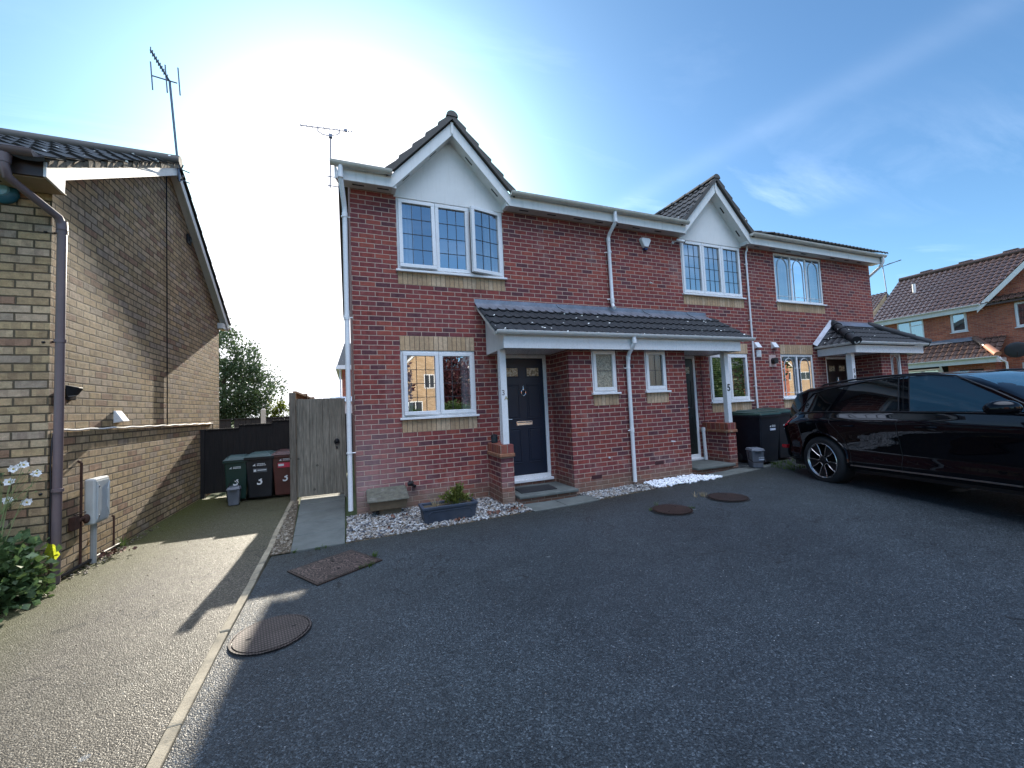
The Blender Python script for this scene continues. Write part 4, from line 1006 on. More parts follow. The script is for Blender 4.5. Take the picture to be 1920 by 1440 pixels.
# ---------------------------------------------------------------- hipped canopy of the far door
p3 = thing('porch_canopy', 'small hipped tiled canopy over the brown door at the far end', 'canopy', (12.3, 0, 0), group=gc)
A0, A1 = 10.70, 13.82; B0, B1 = 11.5, 13.02
t = tiled((A0, ye, ze), (1, 0, 0), (0, cs, sl*cs), A1-A0, .93/cs, pw=.152, ch=.285, amp=.021, step=.024,
          clips=[((A0, ye, ze), (-(ye)*-1*-1, (B0-A0)*1.0, 0))] if False else [((A0, ye, 0), (-.90, (B0-A0), 0)), ((A1, ye, 0), (.90, (A1-B1), 0))])
t.build('tile_roof', m_tile, p3, smooth=True, angle=35)
for (E, W_, s) in ((A0, B0, 1), (A1, B1, -1)):
    hs_ = (zw-ze)/abs(W_-E); c2 = 1/math.sqrt(1+hs_*hs_)
    t = tiled((E, ye if s > 0 else 0, ze), (0, 1 if s > 0 else -1, 0) if s > 0 else (0, -1, 0), (s*c2, 0, hs_*c2), .90, abs(W_-E)/c2, pw=.15, ch=.285, amp=.021, step=.024,
              clips=[((E, ye, 0), (s*.90, -abs(W_-E), 0))])
    t.build('tile_roof', m_tile, p3, smooth=True, angle=35)
    r = MB()   # heavy round hip tiles
    a = Vector((E, ye, ze+.03)); b = Vector((W_, 0, zw+.06)); nseg = 4
    for j in range(nseg):
        p, q = a+(b-a)*(j/nseg), a+(b-a)*((j+1)/nseg*.998); r.tube([p, q], [.105, .088], 14)
    r.build('hip_tile', m_tile, p3, smooth=True)
m = MB(); m.prism([(B0-.08, -.012, 3.30), (B1+.06, -.012, 3.30), (B1+.06, -.15, 3.155), (B0-.02, -.15, 3.155)], (0, -.004, .008)); 
m.prism([(A0-.02, -.012, 2.66), (B0-.05, -.012, 3.30), (B0-.05+.02, -.10, 3.235), (A0-.02+.02, -.10, 2.60)], (-.05, 0, .03)); m.build('flashing', m_flash, p3)
m = MB(); m.box(10.80, 13.70, -.822, -.80, 2.375, 2.555); m.box(10.80, 10.822, -.799, -.003, 2.375, 2.555); m.box(13.68, 13.70, -.799, -.003, 2.375, 2.555); m.build('fascia', m_white, p3, bevel=.003)
m = MB(); m.box(10.824, 12.198, -.799, -.003, 2.392, 2.402); m.box(12.199, 13.678, -.799, -.624, 2.392, 2.402); m.build('soffit', m_white, p3)
g = MB(); gutter(g, (13.80, -.885, 2.615), (10.735, -.885, 2.615), r=.052, brackets=.85); gutter(g, (10.735, -.885, 2.615), (10.735, -.0, 2.615), r=.052, brackets=.5); g.build('gutter', m_wgutter, p3, smooth=True)
m = MB(); m.box(10.92, 11.04, -.66, -.54, .12, 2.391); m.build('post', m_white, p3, bevel=.006)
text('house_number', '5', .13, m_numb, p3, (10.985, -.6615, 1.96), (R(90), 0, 0), bold=.003); text('house_number', 'A', .11, m_numb, p3, (10.985, -.6615, 1.82), (R(90), 0, 0), bold=.003)

# ================================================================== LEFT BUFF BRICK HOUSE
lh = thing('detached_house', 'buff brick house with sunlit side wall and brown downpipe', 'house', (-2.75, -1.12, 0))
SX = -2.75; FS = FR((SX, 0, 0), (0, 1, 0), (1, 0, 0)); FF = FR((0, -1.12, 0), (1, 0, 0), (0, -1, 0))
AP, ZA = 1.62, 5.70
rt = lambda y: ZA-(.585*(AP-y) if y < AP else .70*(y-AP))
m = MB()
m.add([(SX, -1.12, -.1), (SX, 4.3, -.1), (SX, 4.3, rt(4.3)-.03), (SX, AP, rt(AP)-.03), (SX, -1.12, rt(-1.12)-.03)], [(0, 1, 2, 3, 4)])
wall(m, FF, -11, SX, -.1, 3.92, []); m.add([(-11, 4.3, -.1), (SX, 4.3, -.1), (SX, 4.3, 3.8), (-11, 4.3, 3.8)], [(0, 1, 2, 3)])
m.add([(-11, -1.12, -.1), (-11, 4.3, -.1), (-11, 4.3, 3.8), (-11, AP, ZA), (-11, -1.12, 3.9)], [(0, 1, 2, 3, 4)])
m.build('wall', m_buff, lh)
m = MB(); m.prism([(SX, -1.08, -.05), (SX, 3.74, -.05), (SX, 3.74, 1.392), (SX, -1.08, 1.435)], (.007, 0, 0)); m.build('lower_wall_skin', m_buff, lh)
BX = SX+.13
for nm, y0, y1 in (('front', -1.46, AP), ('rear', AP, 4.54)):
    m = MB(); m.prism([(BX, y0, rt(y0)-.005), (BX, y1, rt(y1)-.005), (BX, y1, rt(y1)-.150), (BX, y0+(0 if nm == 'rear' else .26), rt(y0+(0 if nm == 'rear' else .26))-.150)] if nm == 'rear' else
                      [(BX, y0, rt(y0)+.04), (BX, AP, rt(AP)-.0), (BX, AP, rt(AP)-.14), (BX, -1.19, rt(-1.19)-.14), (BX, -1.20, 3.77), (BX, -1.46, 3.80)], (-.022, 0, 0))
    m.build('bargeboard', m_paintsun if False else m_paint, lh, bevel=.002)
m = MB()
m.add([(BX-.02, AP, rt(AP)-.10), (SX, AP, rt(AP)-.10), (SX, 4.5, rt(4.5)-.10), (BX-.02, 4.5, rt(4.5)-.10)], [(0, 1, 2, 3)])
m.add([(BX-.02, AP, rt(AP)-.10), (SX, AP, rt(AP)-.10), (SX, -1.2, rt(-1.2)-.10), (BX-.02, -1.2, rt(-1.2)-.10)], [(0, 1, 2, 3)])
m.prism([(BX-.022, 4.2, rt(4.54)-.15), (SX, 4.2, rt(4.54)-.15), (SX, 4.54, rt(4.54)-.15), (BX-.022, 4.54, rt(4.54)-.15)], (0, 0, .12)); m.build('verge_soffit', m_paint, lh)
m_dkfascia = pbr('dark_brown_fascia', (.045, .028, .022), .45, var=.2)
m = MB(); m.box(-11, BX-.023, -1.46, -1.435, 3.80, 4.0); m.build('fascia', m_dkfascia, lh)
m = MB(); m.box(-11, BX-.024, -1.434, -1.122, 3.79, 3.805); m.build('soffit', pbr('tan_soffit', (.40, .31, .20), .6, dirt=((.2, .14, .08), .4)), lh)
m = MB(); m.box(-3.22, -3.02, -1.30, -1.27, 3.786, 3.7895); m.build('soffit_vent', m_slot, lh)
cs1 = 1/math.sqrt(1+.585**2)
t = tiled((-11, -1.53, rt(-1.53)+.05), (1, 0, 0), (0, cs1, .585*cs1), 11+BX+.03, (AP+1.53)/cs1, pw=.30, ch=.34, amp=.035, step=.03); t.build('roof', tilemat('blue_black_tile', (.018, .018, .020), (.05, .046, .042), .3, .7), lh, smooth=True, angle=35)
cs2 = 1/math.sqrt(1+.70**2)
t = tiled((BX+.03, 4.62, rt(4.62)+.05), (-1, 0, 0), (0, -cs2, .70*cs2), 11+BX+.03, (4.62-AP)/cs2, pw=.30, ch=.34, amp=.03); t.build('rear_roof', m_tile_m, lh, smooth=True, angle=35)
m = MB(); rg = random.Random(3)
for i in range(26):   # crumbling mortar bedding under the verge tiles
    y0 = -1.45+i*.118; y1 = y0+.112
    z = lambda y, d: rt(y)+d
    e1, e2 = rg.uniform(-.012, .012), rg.uniform(-.01, .012)
    m.hexa([(BX-.03, y0, z(y0, -.01)), (BX+.012+e1, y0, z(y0, -.01)), (BX+.012+e2, y1, z(y1, -.01)), (BX-.03, y1, z(y1, -.01))], [(BX-.03, y0, z(y0, .075)), (BX+.016+e2, y0, z(y0, .062+e1)), (BX+.014, y1, z(y1, .066+e2)), (BX-.03, y1, z(y1, .075))])
m.build('verge_mortar', pbr('verge_mortar', (.30, .24, .17), .95, var=.5, scale=20, bump=1, bscale=80, dirt=((.08, .07, .04), .6)), lh)
m = MB(); m.tube([(-11, AP, ZA+.10), (BX+.03, AP, ZA+.10)], .09, 10); m.build('ridge_tile', m_tile_m, lh, smooth=True)
g = MB(); gutter(g, (-2.66, -1.53, 3.985), (-11, -1.53, 3.985), r=.058, brackets=1.2); g.build('gutter', m_brownpipe, lh, smooth=True)
g = MB(); gutter(g, (-11, 4.62, rt(4.62)+.0), (-2.6, 4.62, rt(4.62)+.0), r=.055, brk=False); g.build('gutter', m_white, lh, smooth=True)
m = MB(); m.tube([(-2.86, -1.53, 3.95), (-2.86, -1.53, 3.82), (-2.855, -1.50, 3.74), (-2.70, -1.13, 3.56), (-2.685, -1.10, 3.48), (-2.69, -1.09, 1.7), (-2.705, -1.075, .0)], .036, 14)
m.tube([(-2.86, -1.53, 3.93), (-2.86, -1.53, 3.85)], [.05, .042], 14); m.tube([(-2.69, -1.10, 3.53), (-2.685, -1.10, 3.44)], .042, 14)
for z in (3.42, 2.33, .88): m.tube([(-2.69, -1.09, z-.015), (-2.69, -1.09, z+.015)], .044, 14)
m.build('downpipe', m_brownpipe, lh, smooth=True)
m = MB()
for z in (3.42, 2.33, .88): m.tube([(-2.70, -1.08, z), (-2.76, -1.08, z-.01), (-2.80, -1.13, z-.02)], .011, 8)
m.build('pipe_bracket', m_black, lh, smooth=True)
# white ledge, cables, pipes on the side wall
m = MB(); n = 60; pts = [(SX+.018, -1.05+i*(3.74+1.05)/n, 1.455-.045*i/n+.005*math.sin(i*1.1)) for i in range(n+1)]; m.tube([(SX+.022, -1.085, 1.425)]+pts, .010, 8); m.build('white_ledge', m_paint, lh, smooth=True)
m = MB(); m.tube([(SX+.02, -1.03, 1.44), (SX+.02, -1.075, 1.42), (SX+.018, -1.10, 1.36), (SX+.015, -1.11, 1.1), (SX+.018, -1.105, .9), (SX+.014, -1.11, .3)], .007, 6)
m.tube([(SX+.012, 1.50, 5.45), (SX+.012, 1.53, 3.5), (SX+.012, 1.55, 1.44)], .008, 6); m.tube([(SX+.03, 3.72, 1.40), (SX+.03, 3.735, 1.15)], .006, 6); m.build('cable', m_black, lh, smooth=True)
m = MB(); m.tube([(SX+.035, -.67, 1.10), (SX+.035, -.67, .02)], .012, 8); m.tube([(SX+.03, -.67, 1.10), (SX, -.67, 1.12)], .012, 8); m.tube([(SX+.02, -.04, .40), (SX+.04, -.04, .39), (SX+.04, -.04, .03)], .011, 8); m.build('rusty_pipe', m_rust, lh, smooth=True)
m = MB(); m.tube([(SX+.045, -.63, .52), (SX+.045, -.75, .50)], .018, 8); m.box(SX+.02, SX+.07, -.84, -.76, .43, .56); m.ellip((SX+.06, -.63, .5), (.03, .03, .05)); m.tube([(SX+.05, -.62, .57), (SX+.05, -.80, .575)], .006, 6); m.build('tap', m_rust, lh, smooth=True)
m = MB(); m.tube([(SX+.045, -1.0, .035), (SX+.045, -.45, .035), (SX+.045, .1, .03)], .018, 8); m.build('waste_pipe', m_black, lh, smooth=True)
cowl(lh, .10, 1.58, .075, FS)
m = MB(); m.box(SX, SX+.03, 2.38, 2.55, 4.72, 4.88); m.box(SX, SX+.05, 2.42, 2.5, 4.76, 4.84); m.build('junction_box', m_black, lh, bevel=.004)

# top-level things fixed to or near the left house
wl = thing('wall_light', 'black security floodlight high on the buff brick side wall', 'wall light', (SX, -.79, 1.86))
m = MB(); m.add([(SX+.02, -.93, 1.91), (SX+.09, -.84, 1.885), (SX+.09, -.76, 1.885), (SX+.02, -.78, 1.91), (SX+.02, -.90, 1.80), (SX+.06, -.84, 1.81), (SX+.06, -.79, 1.81), (SX+.02, -.80, 1.80)],
               [(0, 1, 2, 3), (4, 7, 6, 5), (0, 4, 5, 1), (1, 5, 6, 2), (2, 6, 7, 3), (3, 7, 4, 0)]); m.box(SX, SX+.03, -.88, -.76, 1.76, 1.90); m.build('lamp_head', m_black, wl, bevel=.006)
m = MB(); m.prism([(SX+.025, -.89, 1.797), (SX+.055, -.84, 1.806), (SX+.055, -.80, 1.806), (SX+.025, -.81, 1.797)], (0, 0, -.003)); m.build('lens', pbr('lamp_lens', (.6, .6, .58), .2), wl)
eb = thing('meter_cabinet', 'grey-white utility meter cabinet on a post against the buff brick wall', 'meter cabinet', (SX+.1, -.29, 0))
m = MB(); m.box(SX+.021, SX+.115, -.60, -.32, .42, .91); m.build('cabinet', pbr('grp_cabinet', (.62, .62, .58), .5, var=.06, dirt=((.35, .36, .26), .4)), eb, bevel=.018)
m = MB(); X = SX+.116; m.prism([(X, -.58, .45), (X, -.34, .45), (X, -.34, .88), (X, -.58, .88)], (.006, 0, 0)); m.prism([(X+.006, -.58, .47), (X+.006, -.51, .56), (X+.006, -.51, .77), (X+.006, -.58, .86)], (.010, 0, 0)); m.prism([(X+.006, -.34, .47), (X+.006, -.38, .56), (X+.006, -.38, .77), (X+.006, -.34, .86)], (.008, 0, 0)); m.build('cabinet_door', pbr('cabinet_door', (.55, .58, .58), .5, var=.08), eb, bevel=.005)
m = MB()
for z in (.50, .82): m.ellip((X+.012, -.555, z), (.010, .014, .014))
m.build('lock', m_chrome, eb, smooth=True)
m = MB(); m.box(SX+.035, SX+.085, -.52, -.47, -.02, .42); m.build('post', pbr('grey_conduit', (.42, .42, .40), .5), eb, bevel=.015)
ab = thing('alarm_box', 'round teal alarm dome under the dark eaves of the buff house', 'alarm box', (-3.07, -1.13, 3.73))
m = MB(); m.lathe([(.10, 0), (.105, -.02), (.10, -.035), (.075, -.055), (.03, -.065)], (-3.08, -1.121, 3.74), 28, 'y'); m.build('rim', pbr('teal_plastic', (.02, .13, .19), .35), ab, smooth=True)
m = MB(); m.lathe([(.062, -.056), (.055, -.075), (.02, -.085)], (-3.08, -1.121, 3.755), 28, 'y'); m.build('lens', pbr('pale_blue_lens', (.22, .50, .62), .25), ab, smooth=True)

# antennas
def antenna(name, label, base, top, boom, els, bowl=None, hs=.055, refl=False, lean=None, tube=.014):
    t = thing(name, label, 'aerial', base, group='television aerials on the gables')
    m = MB(); m.tube([base, top], tube, 8); m.build('mast', m_mast, t, smooth=True)
    m = MB(); m.tube(boom, .013, 6); m.build('boom', m_mast, t, smooth=True)
    a, b = Vector(boom[0]), Vector(boom[-1]); d = (b-a).normalized()
    return t, a, b, d
m_mast = pbr('aerial_metal', (.16, .17, .20), .4, metal=.8)
t, a, b, d = antenna('aerial', 'thin aerial with forked cradle on the left gable of the red row', (-.40, 4.0, 7.0), (-.365, 4.0, 8.31), [(-1.04, 4.05, 8.47), (.19, 3.95, 8.50)], 0)
m = MB()
for f in (.02, .12, .22, .32, .43, .53, .62, .68, .73, .78, .94):
    c = a+(b-a)*f; m.tube([c+Vector((-.015, .05, .065)), c+Vector((.015, -.05, -.065))], .008, 5)
m.build('element', m_mast, t)
m = MB(); c1 = a+(b-a)*.32; c2 = a+(b-a)*.71; m.tube([c1, c1+Vector((.0, 0, -.09)), c1+Vector((.10, 0, -.15)), Vector((-.365, 4.0, 8.31)), c2+Vector((-.06, 0, -.13)), c2+Vector((0, 0, -.08)), c2], .012, 6)
m.box(-.405, -.325, 3.96, 4.04, 8.27, 8.35); m.box(a.x+.98, a.x+1.06, 3.96, 4.0, 8.49, 8.55); m.build('cradle', m_mast, t)
m = MB(); 
for z in (7.05, 7.28): m.tube([(-.12, 4.0, z), (-.46, 4.0, z)], .012, 6)
m.build('wall_bracket', m_mast, t)
t, a, b, d = antenna('aerial', 'leaning aerial with three upright rods above the buff house', (-2.60, 1.60, 5.45), (-2.70, 1.50, 7.08), [(-2.70, 1.52, 7.08), (-2.74, .93, 7.10)], 0, tube=.017)
m = MB()
for i in range(10):
    f = .15+.85*i/9; c = a+(b-a)*f; m.tube([c+Vector((0, 0, .05)), c+Vector((0, 0, -.05))], .007, 5)
m.build('element', m_mast, t)
m = MB(); q = Vector((-2.70, 1.50, 7.07)); m.tube([q+Vector((-.24, 0, .04)), q+Vector((.10, 0, .0))], .012, 6)
for dx in (-.25, -.06, .11): m.tube([q+Vector((dx, 0, .27)), q+Vector((dx+.03, 0, -.20))], .010, 6)
m.build('reflector', m_mast, t)
m = MB()
for z in (5.50, 5.68): m.tube([(-2.60, 1.66, z), (-2.52, 1.50, z)], .010, 6); m.tube([(-2.63, 1.60, z), (-2.50, 1.72, z)], .01, 6)
m.build('wall_bracket', m_mast, t)
# ================================================================== GATE, FENCES
gt = thing('garden_gate', 'weathered grey board gate with a black ring latch beside the red house', 'gate', (-.55, 1.7, 0))
m = MB(); n = 7; x0, x1 = -.953, -.206; rg = random.Random(2)
for i in range(n):
    a = x0+(x1-x0)*i/n; b = x0+(x1-x0)*(i+1)/n-.004; z = 1.785+rg.uniform(-.004, .004)
    m.box(a, b, 1.70+rg.uniform(-.002, .002), 1.722, .055, z)
m.box(x0, x1, 1.7185, 1.7205, .06, 1.775)
m.build('gate_boards', m_gate, gt, bevel=.003)
m = MB()
for z in (.3, 1.0, 1.6): m.box(x0, x1, 1.722, 1.76, z, z+.09)
m.build('gate_rail', m_gate, gt)
m = MB(); pts = [(-.30+.042*math.sin(t), 1.685, .985+.042*math.cos(t)) for t in np.linspace(0, 2*math.pi, 18)]; m.tube(pts, .008, 6); m.lathe([(.045, 1.698), (.040, 1.69), (.015, 1.68)], (-.30, 0, 1.0), 16, 'y'); m.box(-.315, -.285, 1.69, 1.70, .86, .90); m.build('ring_latch', m_black, gt, smooth=True)
gp = thing('gate_post', 'square brown-grey timber post hanging the weathered gate', 'post', (-1.0, 1.68, 0))
m = MB(); m.box(-1.055, -.955, 1.62, 1.72, -.1, 1.90); m.build('post', m_post, gp, bevel=.006)
gp = thing('gate_post', 'slim timber closing post between grey gate and white downpipe', 'post', (-.16, 1.7, 0))
m = MB(); m.box(-.205, -.15, 1.69, 1.76, -.1, 1.78); m.build('post', m_gate, gp, bevel=.004)
fe = thing('fence', 'dark stained board fence stepping up behind the wheelie bins', 'fence', (-1.9, 3.1, 0))
for (a, b, zt) in ((-2.72, -2.12, 1.285), (-2.12, -1.55, 1.345), (-1.55, -1.0, 1.40)):
    m = MB(); k = 6
    for i in range(k):
        p = a+(b-a)*i/k; m.hexa([(p, 3.10, .07), (p+(b-a)/k+.01, 3.088, .07), (p+(b-a)/k+.008, 3.105, .07), (p, 3.115, .07)], [(p, 3.10, zt), (p+(b-a)/k+.01, 3.088, zt), (p+(b-a)/k+.008, 3.105, zt), (p, 3.115, zt)])
    m.box(a, b, 3.075, 3.125, zt+.001, zt+.022); m.build('fence_panel', m_fence, fe)
m = MB(); m.box(-2.75+.002, -2.68, 3.06, 3.14, -.1, 1.31); m.build('post', m_fence, fe)
fe = thing('fence', 'orange-brown timber fence running back behind the gate post', 'fence', (-.97, 4.5, 0))
for i in range(3):
    y0 = 1.78+i*1.9; m = MB(); k = 12
    for j in range(k):
        y = y0+1.84*j/k; m.box(-1.0, -.975+.01*(j % 2), y, y+1.84/k-.004, .05, 1.90)
    m.box(-1.01, -.955, y0, y0+1.84, 1.901, 1.935); m.build('fence_panel', m_fence2, fe)
    m = MB(); m.box(-1.02, -.94, y0+1.845, y0+1.895, -.1, 1.97); m.build('post', m_fence2, fe)
fe = thing('fence', 'brown board fence at the back below the dark tree', 'fence', (-3, 8.4, 0))
for i in range(5):
    a = -7.2+i*1.9; m = MB(); k = 12
    for j in range(k): m.box(a+1.82*j/k, a+1.82*(j+1)/k-.004, 8.4, 8.42+.01*(j % 2), .05, 1.46)
    m.box(a, a+1.84, 8.38, 8.45, 1.461, 1.49); m.build('fence_panel', m_fence if i != 2 else m_fence, fe)
cp = thing('concrete_post', 'pale concrete post standing above the back fence', 'post', (-2.35, 6.9, 0))
m = MB(); m.hexa([(-2.42, 6.85, -.1), (-2.29, 6.85, -.1), (-2.29, 6.95, -.1), (-2.42, 6.95, -.1)], [(-2.41, 6.86, 1.70), (-2.30, 6.86, 1.70), (-2.30, 6.94, 1.70), (-2.41, 6.94, 1.70)]); m.hexa([(-2.41, 6.86, 1.7), (-2.30, 6.86, 1.7), (-2.30, 6.94, 1.7), (-2.41, 6.94, 1.7)], [(-2.38, 6.88, 1.74), (-2.33, 6.88, 1.74), (-2.33, 6.92, 1.74), (-2.38, 6.92, 1.74)]); m.build('post', pbr('pale_concrete', (.58, .52, .44), .8, bump=.4), cp)

# ================================================================== BINS
def binmat(name, c): return pbr(name, c, .42, var=.18, scale=5, bump=.25, bscale=160, dirt=(tuple(min(1, x*2.2+.03) for x in c), .25))
m_bblk = binmat('black_bin_plastic', (.012, .014, .017)); m_bgrn = binmat('green_bin_plastic', (.010, .036, .026)); m_bbrn = binmat('brown_bin_plastic', (.095, .033, .026)); m_bdk = binmat('dark_navy_bin_plastic', (.005, .0075, .014)); m_gry = binmat('grey_caddy_plastic', (.135, .15, .175)); m_bgl = binmat('grey_green_lid_plastic', (.05, .085, .08))
m_sticker = pbr('white_sticker', (.72, .74, .74), .5, var=.05); m_stick2 = pbr('pale_sticker', (.42, .48, .62), .5); m_stickr = pbr('red_sticker', (.60, .05, .09), .5)
def marks(par, x, y, z, w, rot=0, lines=2, two=False):
    """small council style mark: swooping bird-like triangle and two short rows of tiny lettering"""
    m = MB(); yy = y-.0015
    m.prism([(x, yy, z), (x+w*.24, yy, z+w*.20), (x+w*.20, yy, z+w*.04), (x+w*.30, yy, z-w*.02)], (0, -.001, 0)); rg = random.Random(int(x*1000)+int(w*999))
    for r in range(lines):
        q = x+w*.36; zz = z+w*(.12-.13*r)
        while q < x+w: l = rg.uniform(.02, .05)*w*1.2; m.prism([(q, yy, zz), (q+l, yy, zz), (q+l, yy, zz+w*.075), (q, yy, zz+w*.075)], (0, -.001, 0)); q += l+w*.018
    m.build('council_mark', m_sticker, par, local=True)
    if two:
        m = MB(); m.prism([(x+w*.05, yy, z-w*.42), (x+w, yy, z-w*.42), (x+w, yy, z-w*.16), (x+w*.05, yy, z-w*.16)], (0, -.0005, 0)); m.build('sticker', m_stick2, par, local=True)
        m = MB(); m.prism([(x+w*.30, yy-.001, z-w*.36), (x+w*.92, yy-.001, z-w*.36), (x+w*.92, yy-.001, z-w*.24), (x+w*.30, yy-.001, z-w*.24)], (0, -.0005, 0)); m.build('sticker_print', m_sticker, par, local=True)
def bin_(label, loc, rz, w, d, h, mb_, ml, group, num=None, mark=None, numy=.42, wide=False):
    t = thing('wheelie_bin', label, 'bin', loc, rz, group)
    bw, bd = w*.40, d*.36; tw, td = w*.485, d*.46; zt = h*.90
    m = MB(); m.hexa([(-bw, -bd, .04), (bw, -bd, .04), (bw, bd*.9, .04), (-bw, bd*.9, .04)], [(-tw, -td, zt), (tw, -td, zt), (tw, td, zt), (-tw, td, zt)])
    m.build('body', mb_, t, local=True, bevel=.022, segs=3)
    m = MB(); e = .018; m.hexa([(-tw-e, -td-e, zt-.045), (tw+e, -td-e, zt-.045), (tw+e, td+e, zt-.045), (-tw-e, td+e, zt-.045)], [(-tw-e, -td-e, zt), (tw+e, -td-e, zt), (tw+e, td+e, zt), (-tw-e, td+e, zt)]); m.build('rim', mb_, t, local=True, bevel=.008)
    m = MB(); z1 = zt+.002
    m.hexa([(-tw-.02, -td-.035, z1), (tw+.02, -td-.035, z1), (tw+.02, td+.02, z1), (-tw-.02, td+.02, z1)], [(-tw+.01, -td-.005, zt+h*.035), (tw-.01, -td-.005, zt+h*.035), (tw-.01, td, zt+h*.075), (-tw+.01, td, zt+h*.075)])
    m.hexa([(-tw*.8, -td*.7, zt+h*.03), (tw*.8, -td*.7, zt+h*.03), (tw*.8, td*.75, zt+h*.06), (-tw*.8, td*.75, zt+h*.06)], [(-tw*.7, -td*.6, zt+h*.06), (tw*.7, -td*.6, zt+h*.06), (tw*.7, td*.7, zt+h*.095), (-tw*.7, td*.7, zt+h*.095)])
    m.build('lid', ml, t, local=True, bevel=.010, segs=3)
    m = MB(); m.tube([(-tw*.9, td+.02, zt-.03), (-tw*.9, td+.075, zt+.0), (tw*.9, td+.075, zt+.0), (tw*.9, td+.02, zt-.03)], .014, 8); m.build('handle', mb_, t, local=True, smooth=True)
    for s in (-1, 1):
        m = MB(); m.lathe([(.0, -.022), (.085, -.022), (.1, -.012), (.1, .012), (.085, .022), (.0, .022)], (s*(bw-.0), bd*.95, .10), 18, 'x'); m.build('wheel', m_black, t, local=True, smooth=True)
    k = (td-bd)/(zt-.04); fy = lambda z: -(bd+k*(z-.04))
    if mark: marks(t, *mark, two=mark[3] > .13 and num != '3')
    if num:
        z = h*numy; text('bin_number', num, h*.25, m_sticker, t, (0, fy(z)-.004, z), (R(90-4), 0, 0), local=True, bold=.003, ext=.001)
    return t, fy
gb = 'wheelie bins lined up along the dark fence'
t, fy = bin_('green-bodied wheelie bin numbered 3, nearest the buff wall', (-1.99, 2.38, 0), R(4), .36, .42, .83, m_bgrn, m_bgl, gb, '3', numy=.44); marks(t, -.10, fy(.60)-.003, .60, .17)
t, fy = bin_('black wheelie bin numbered 3 between the green and the brown bins', (-1.60, 2.38, 0), R(-3), .46, .46, .86, m_bblk, m_bgl, gb, '3', numy=.40); marks(t, -.11, fy(.62)-.003, .62, .20)
m = MB(); z = .50; m.prism([(-.10, fy(z)-.006, z), (.12, fy(z)-.006, z), (.12, fy(z+.07)-.008, z+.07), (-.10, fy(z+.07)-.008, z+.07)], (0, .002, 0)); m.build('sticker', pbr('dark_sticker', (.10, .11, .12), .5), t, local=True)
m = MB(); y_ = fy(z+.035)-.010; m.prism([(-.03, y_, z+.03), (.11, y_, z+.03), (.11, y_, z+.045), (-.03, y_, z+.045)], (0, .001, 0)); m.prism([(-.09, y_, z+.015), (-.05, y_, z+.015), (-.05, y_, z+.055), (-.09, y_, z+.055)], (0, .001, 0)); m.build('sticker_print', m_sticker, t, local=True)
t, fy = bin_('brown wheelie bin numbered 3 with a red label, half behind the gate post', (-1.185, 2.36, 0), R(-4), .44, .46, .87, m_bbrn, m_bbrn, gb, '3', numy=.42); marks(t, -.10, fy(.68)-.003, .68, .18)
m = MB(); z = .55; m.prism([(-.12, fy(z)-.005, z), (.10, fy(z)-.005, z), (.10, fy(z+.09)-.007, z+.09), (-.12, fy(z+.09)-.007, z+.09)], (0, .002, 0)); m.build('sticker', m_stickr, t, local=True)
m = MB(); y_ = fy(z+.045)-.008; m.prism([(-.11, y_, z+.03), (-.02, y_, z+.03), (-.02, y_, z+.07), (-.11, y_, z+.07)], (0, .001, 0)); m.build('sticker_print', m_sticker, t, local=True)
t, fy = bin_('dark green-lidded wheelie bin beside the brick pier of number 5', (7.72, -.50, gz(7.7)), R(0), .60, .74, 1.09, m_bdk, m_bgrn, 'wheelie bins behind the parked car'); marks(t, -.02, fy(.72)-.003, .74, .17, two=True)
t, fy = bin_('second dark wheelie bin, squeezed between its neighbour and the parked car', (8.42, -.42, gz(8.4)), R(-4), .60, .74, 1.09, m_bdk, m_bgrn, 'wheelie bins behind the parked car'); marks(t, -.16, fy(.70)-.003, .72, .17)
def caddy(label, loc, rz, s, up=False):
    t = thing('food_caddy', label, 'caddy', loc, rz, 'grey food waste caddies')
    m = MB(); w, d, h = .115*s, .13*s, .33*s; m.hexa([(-w*.8, -d*.75, 0), (w*.8, -d*.75, 0), (w*.8, d*.75, 0), (-w*.8, d*.75, 0)], [(-w, -d, h), (w, -d, h), (w, d, h), (-w, d, h)]); m.build('body', m_gry, t, local=True, bevel=.022*s, segs=3)
    m = MB(); m.hexa([(-w-.012, -d-.014, h+.001), (w+.012, -d-.014, h+.001), (w+.012, d+.012, h+.001), (-w-.012, d+.012, h+.001)], [(-w+.01, -d+.005, h+.05*s), (w-.01, -d+.005, h+.05*s), (w-.01, d-.01, h+.055*s), (-w+.01, d-.01, h+.055*s)]); m.box(-w*.5, w*.5, -d-.045, -d-.0, h-.005, h+.018); m.build('lid', m_gry, t, local=True, bevel=.010)
    m = MB(); zz = h*.9
    m.tube([(-w-.01, 0, zz), (-w-.03, -.05*s, zz-.12*s), (-w-.0, -d-.03, zz-.17*s), (w+.0, -d-.03, zz-.17*s), (w+.03, -.05*s, zz-.12*s), (w+.01, 0, zz)] if not up else [(-w-.01, 0, zz), (-w*.6, -.02, zz+.16*s), (0, -.03, zz+.25*s), (w*.6, -.02, zz+.16*s), (w+.01, 0, zz)], .008*s, 6); m.build('handle', m_black, t, local=True, smooth=True)
    if not up: marks(t, .0, -d*.93, h*.60, .10*s, two=True)
    return t
caddy('grey food caddy standing on the slab by the number 5 pier', (7.13, -.90, gz(7.1)+.016), R(-28), .98)
caddy('grey food caddy with raised handle in front of the left green bin', (-1.96, 2.0, 0), R(6), .82, True)

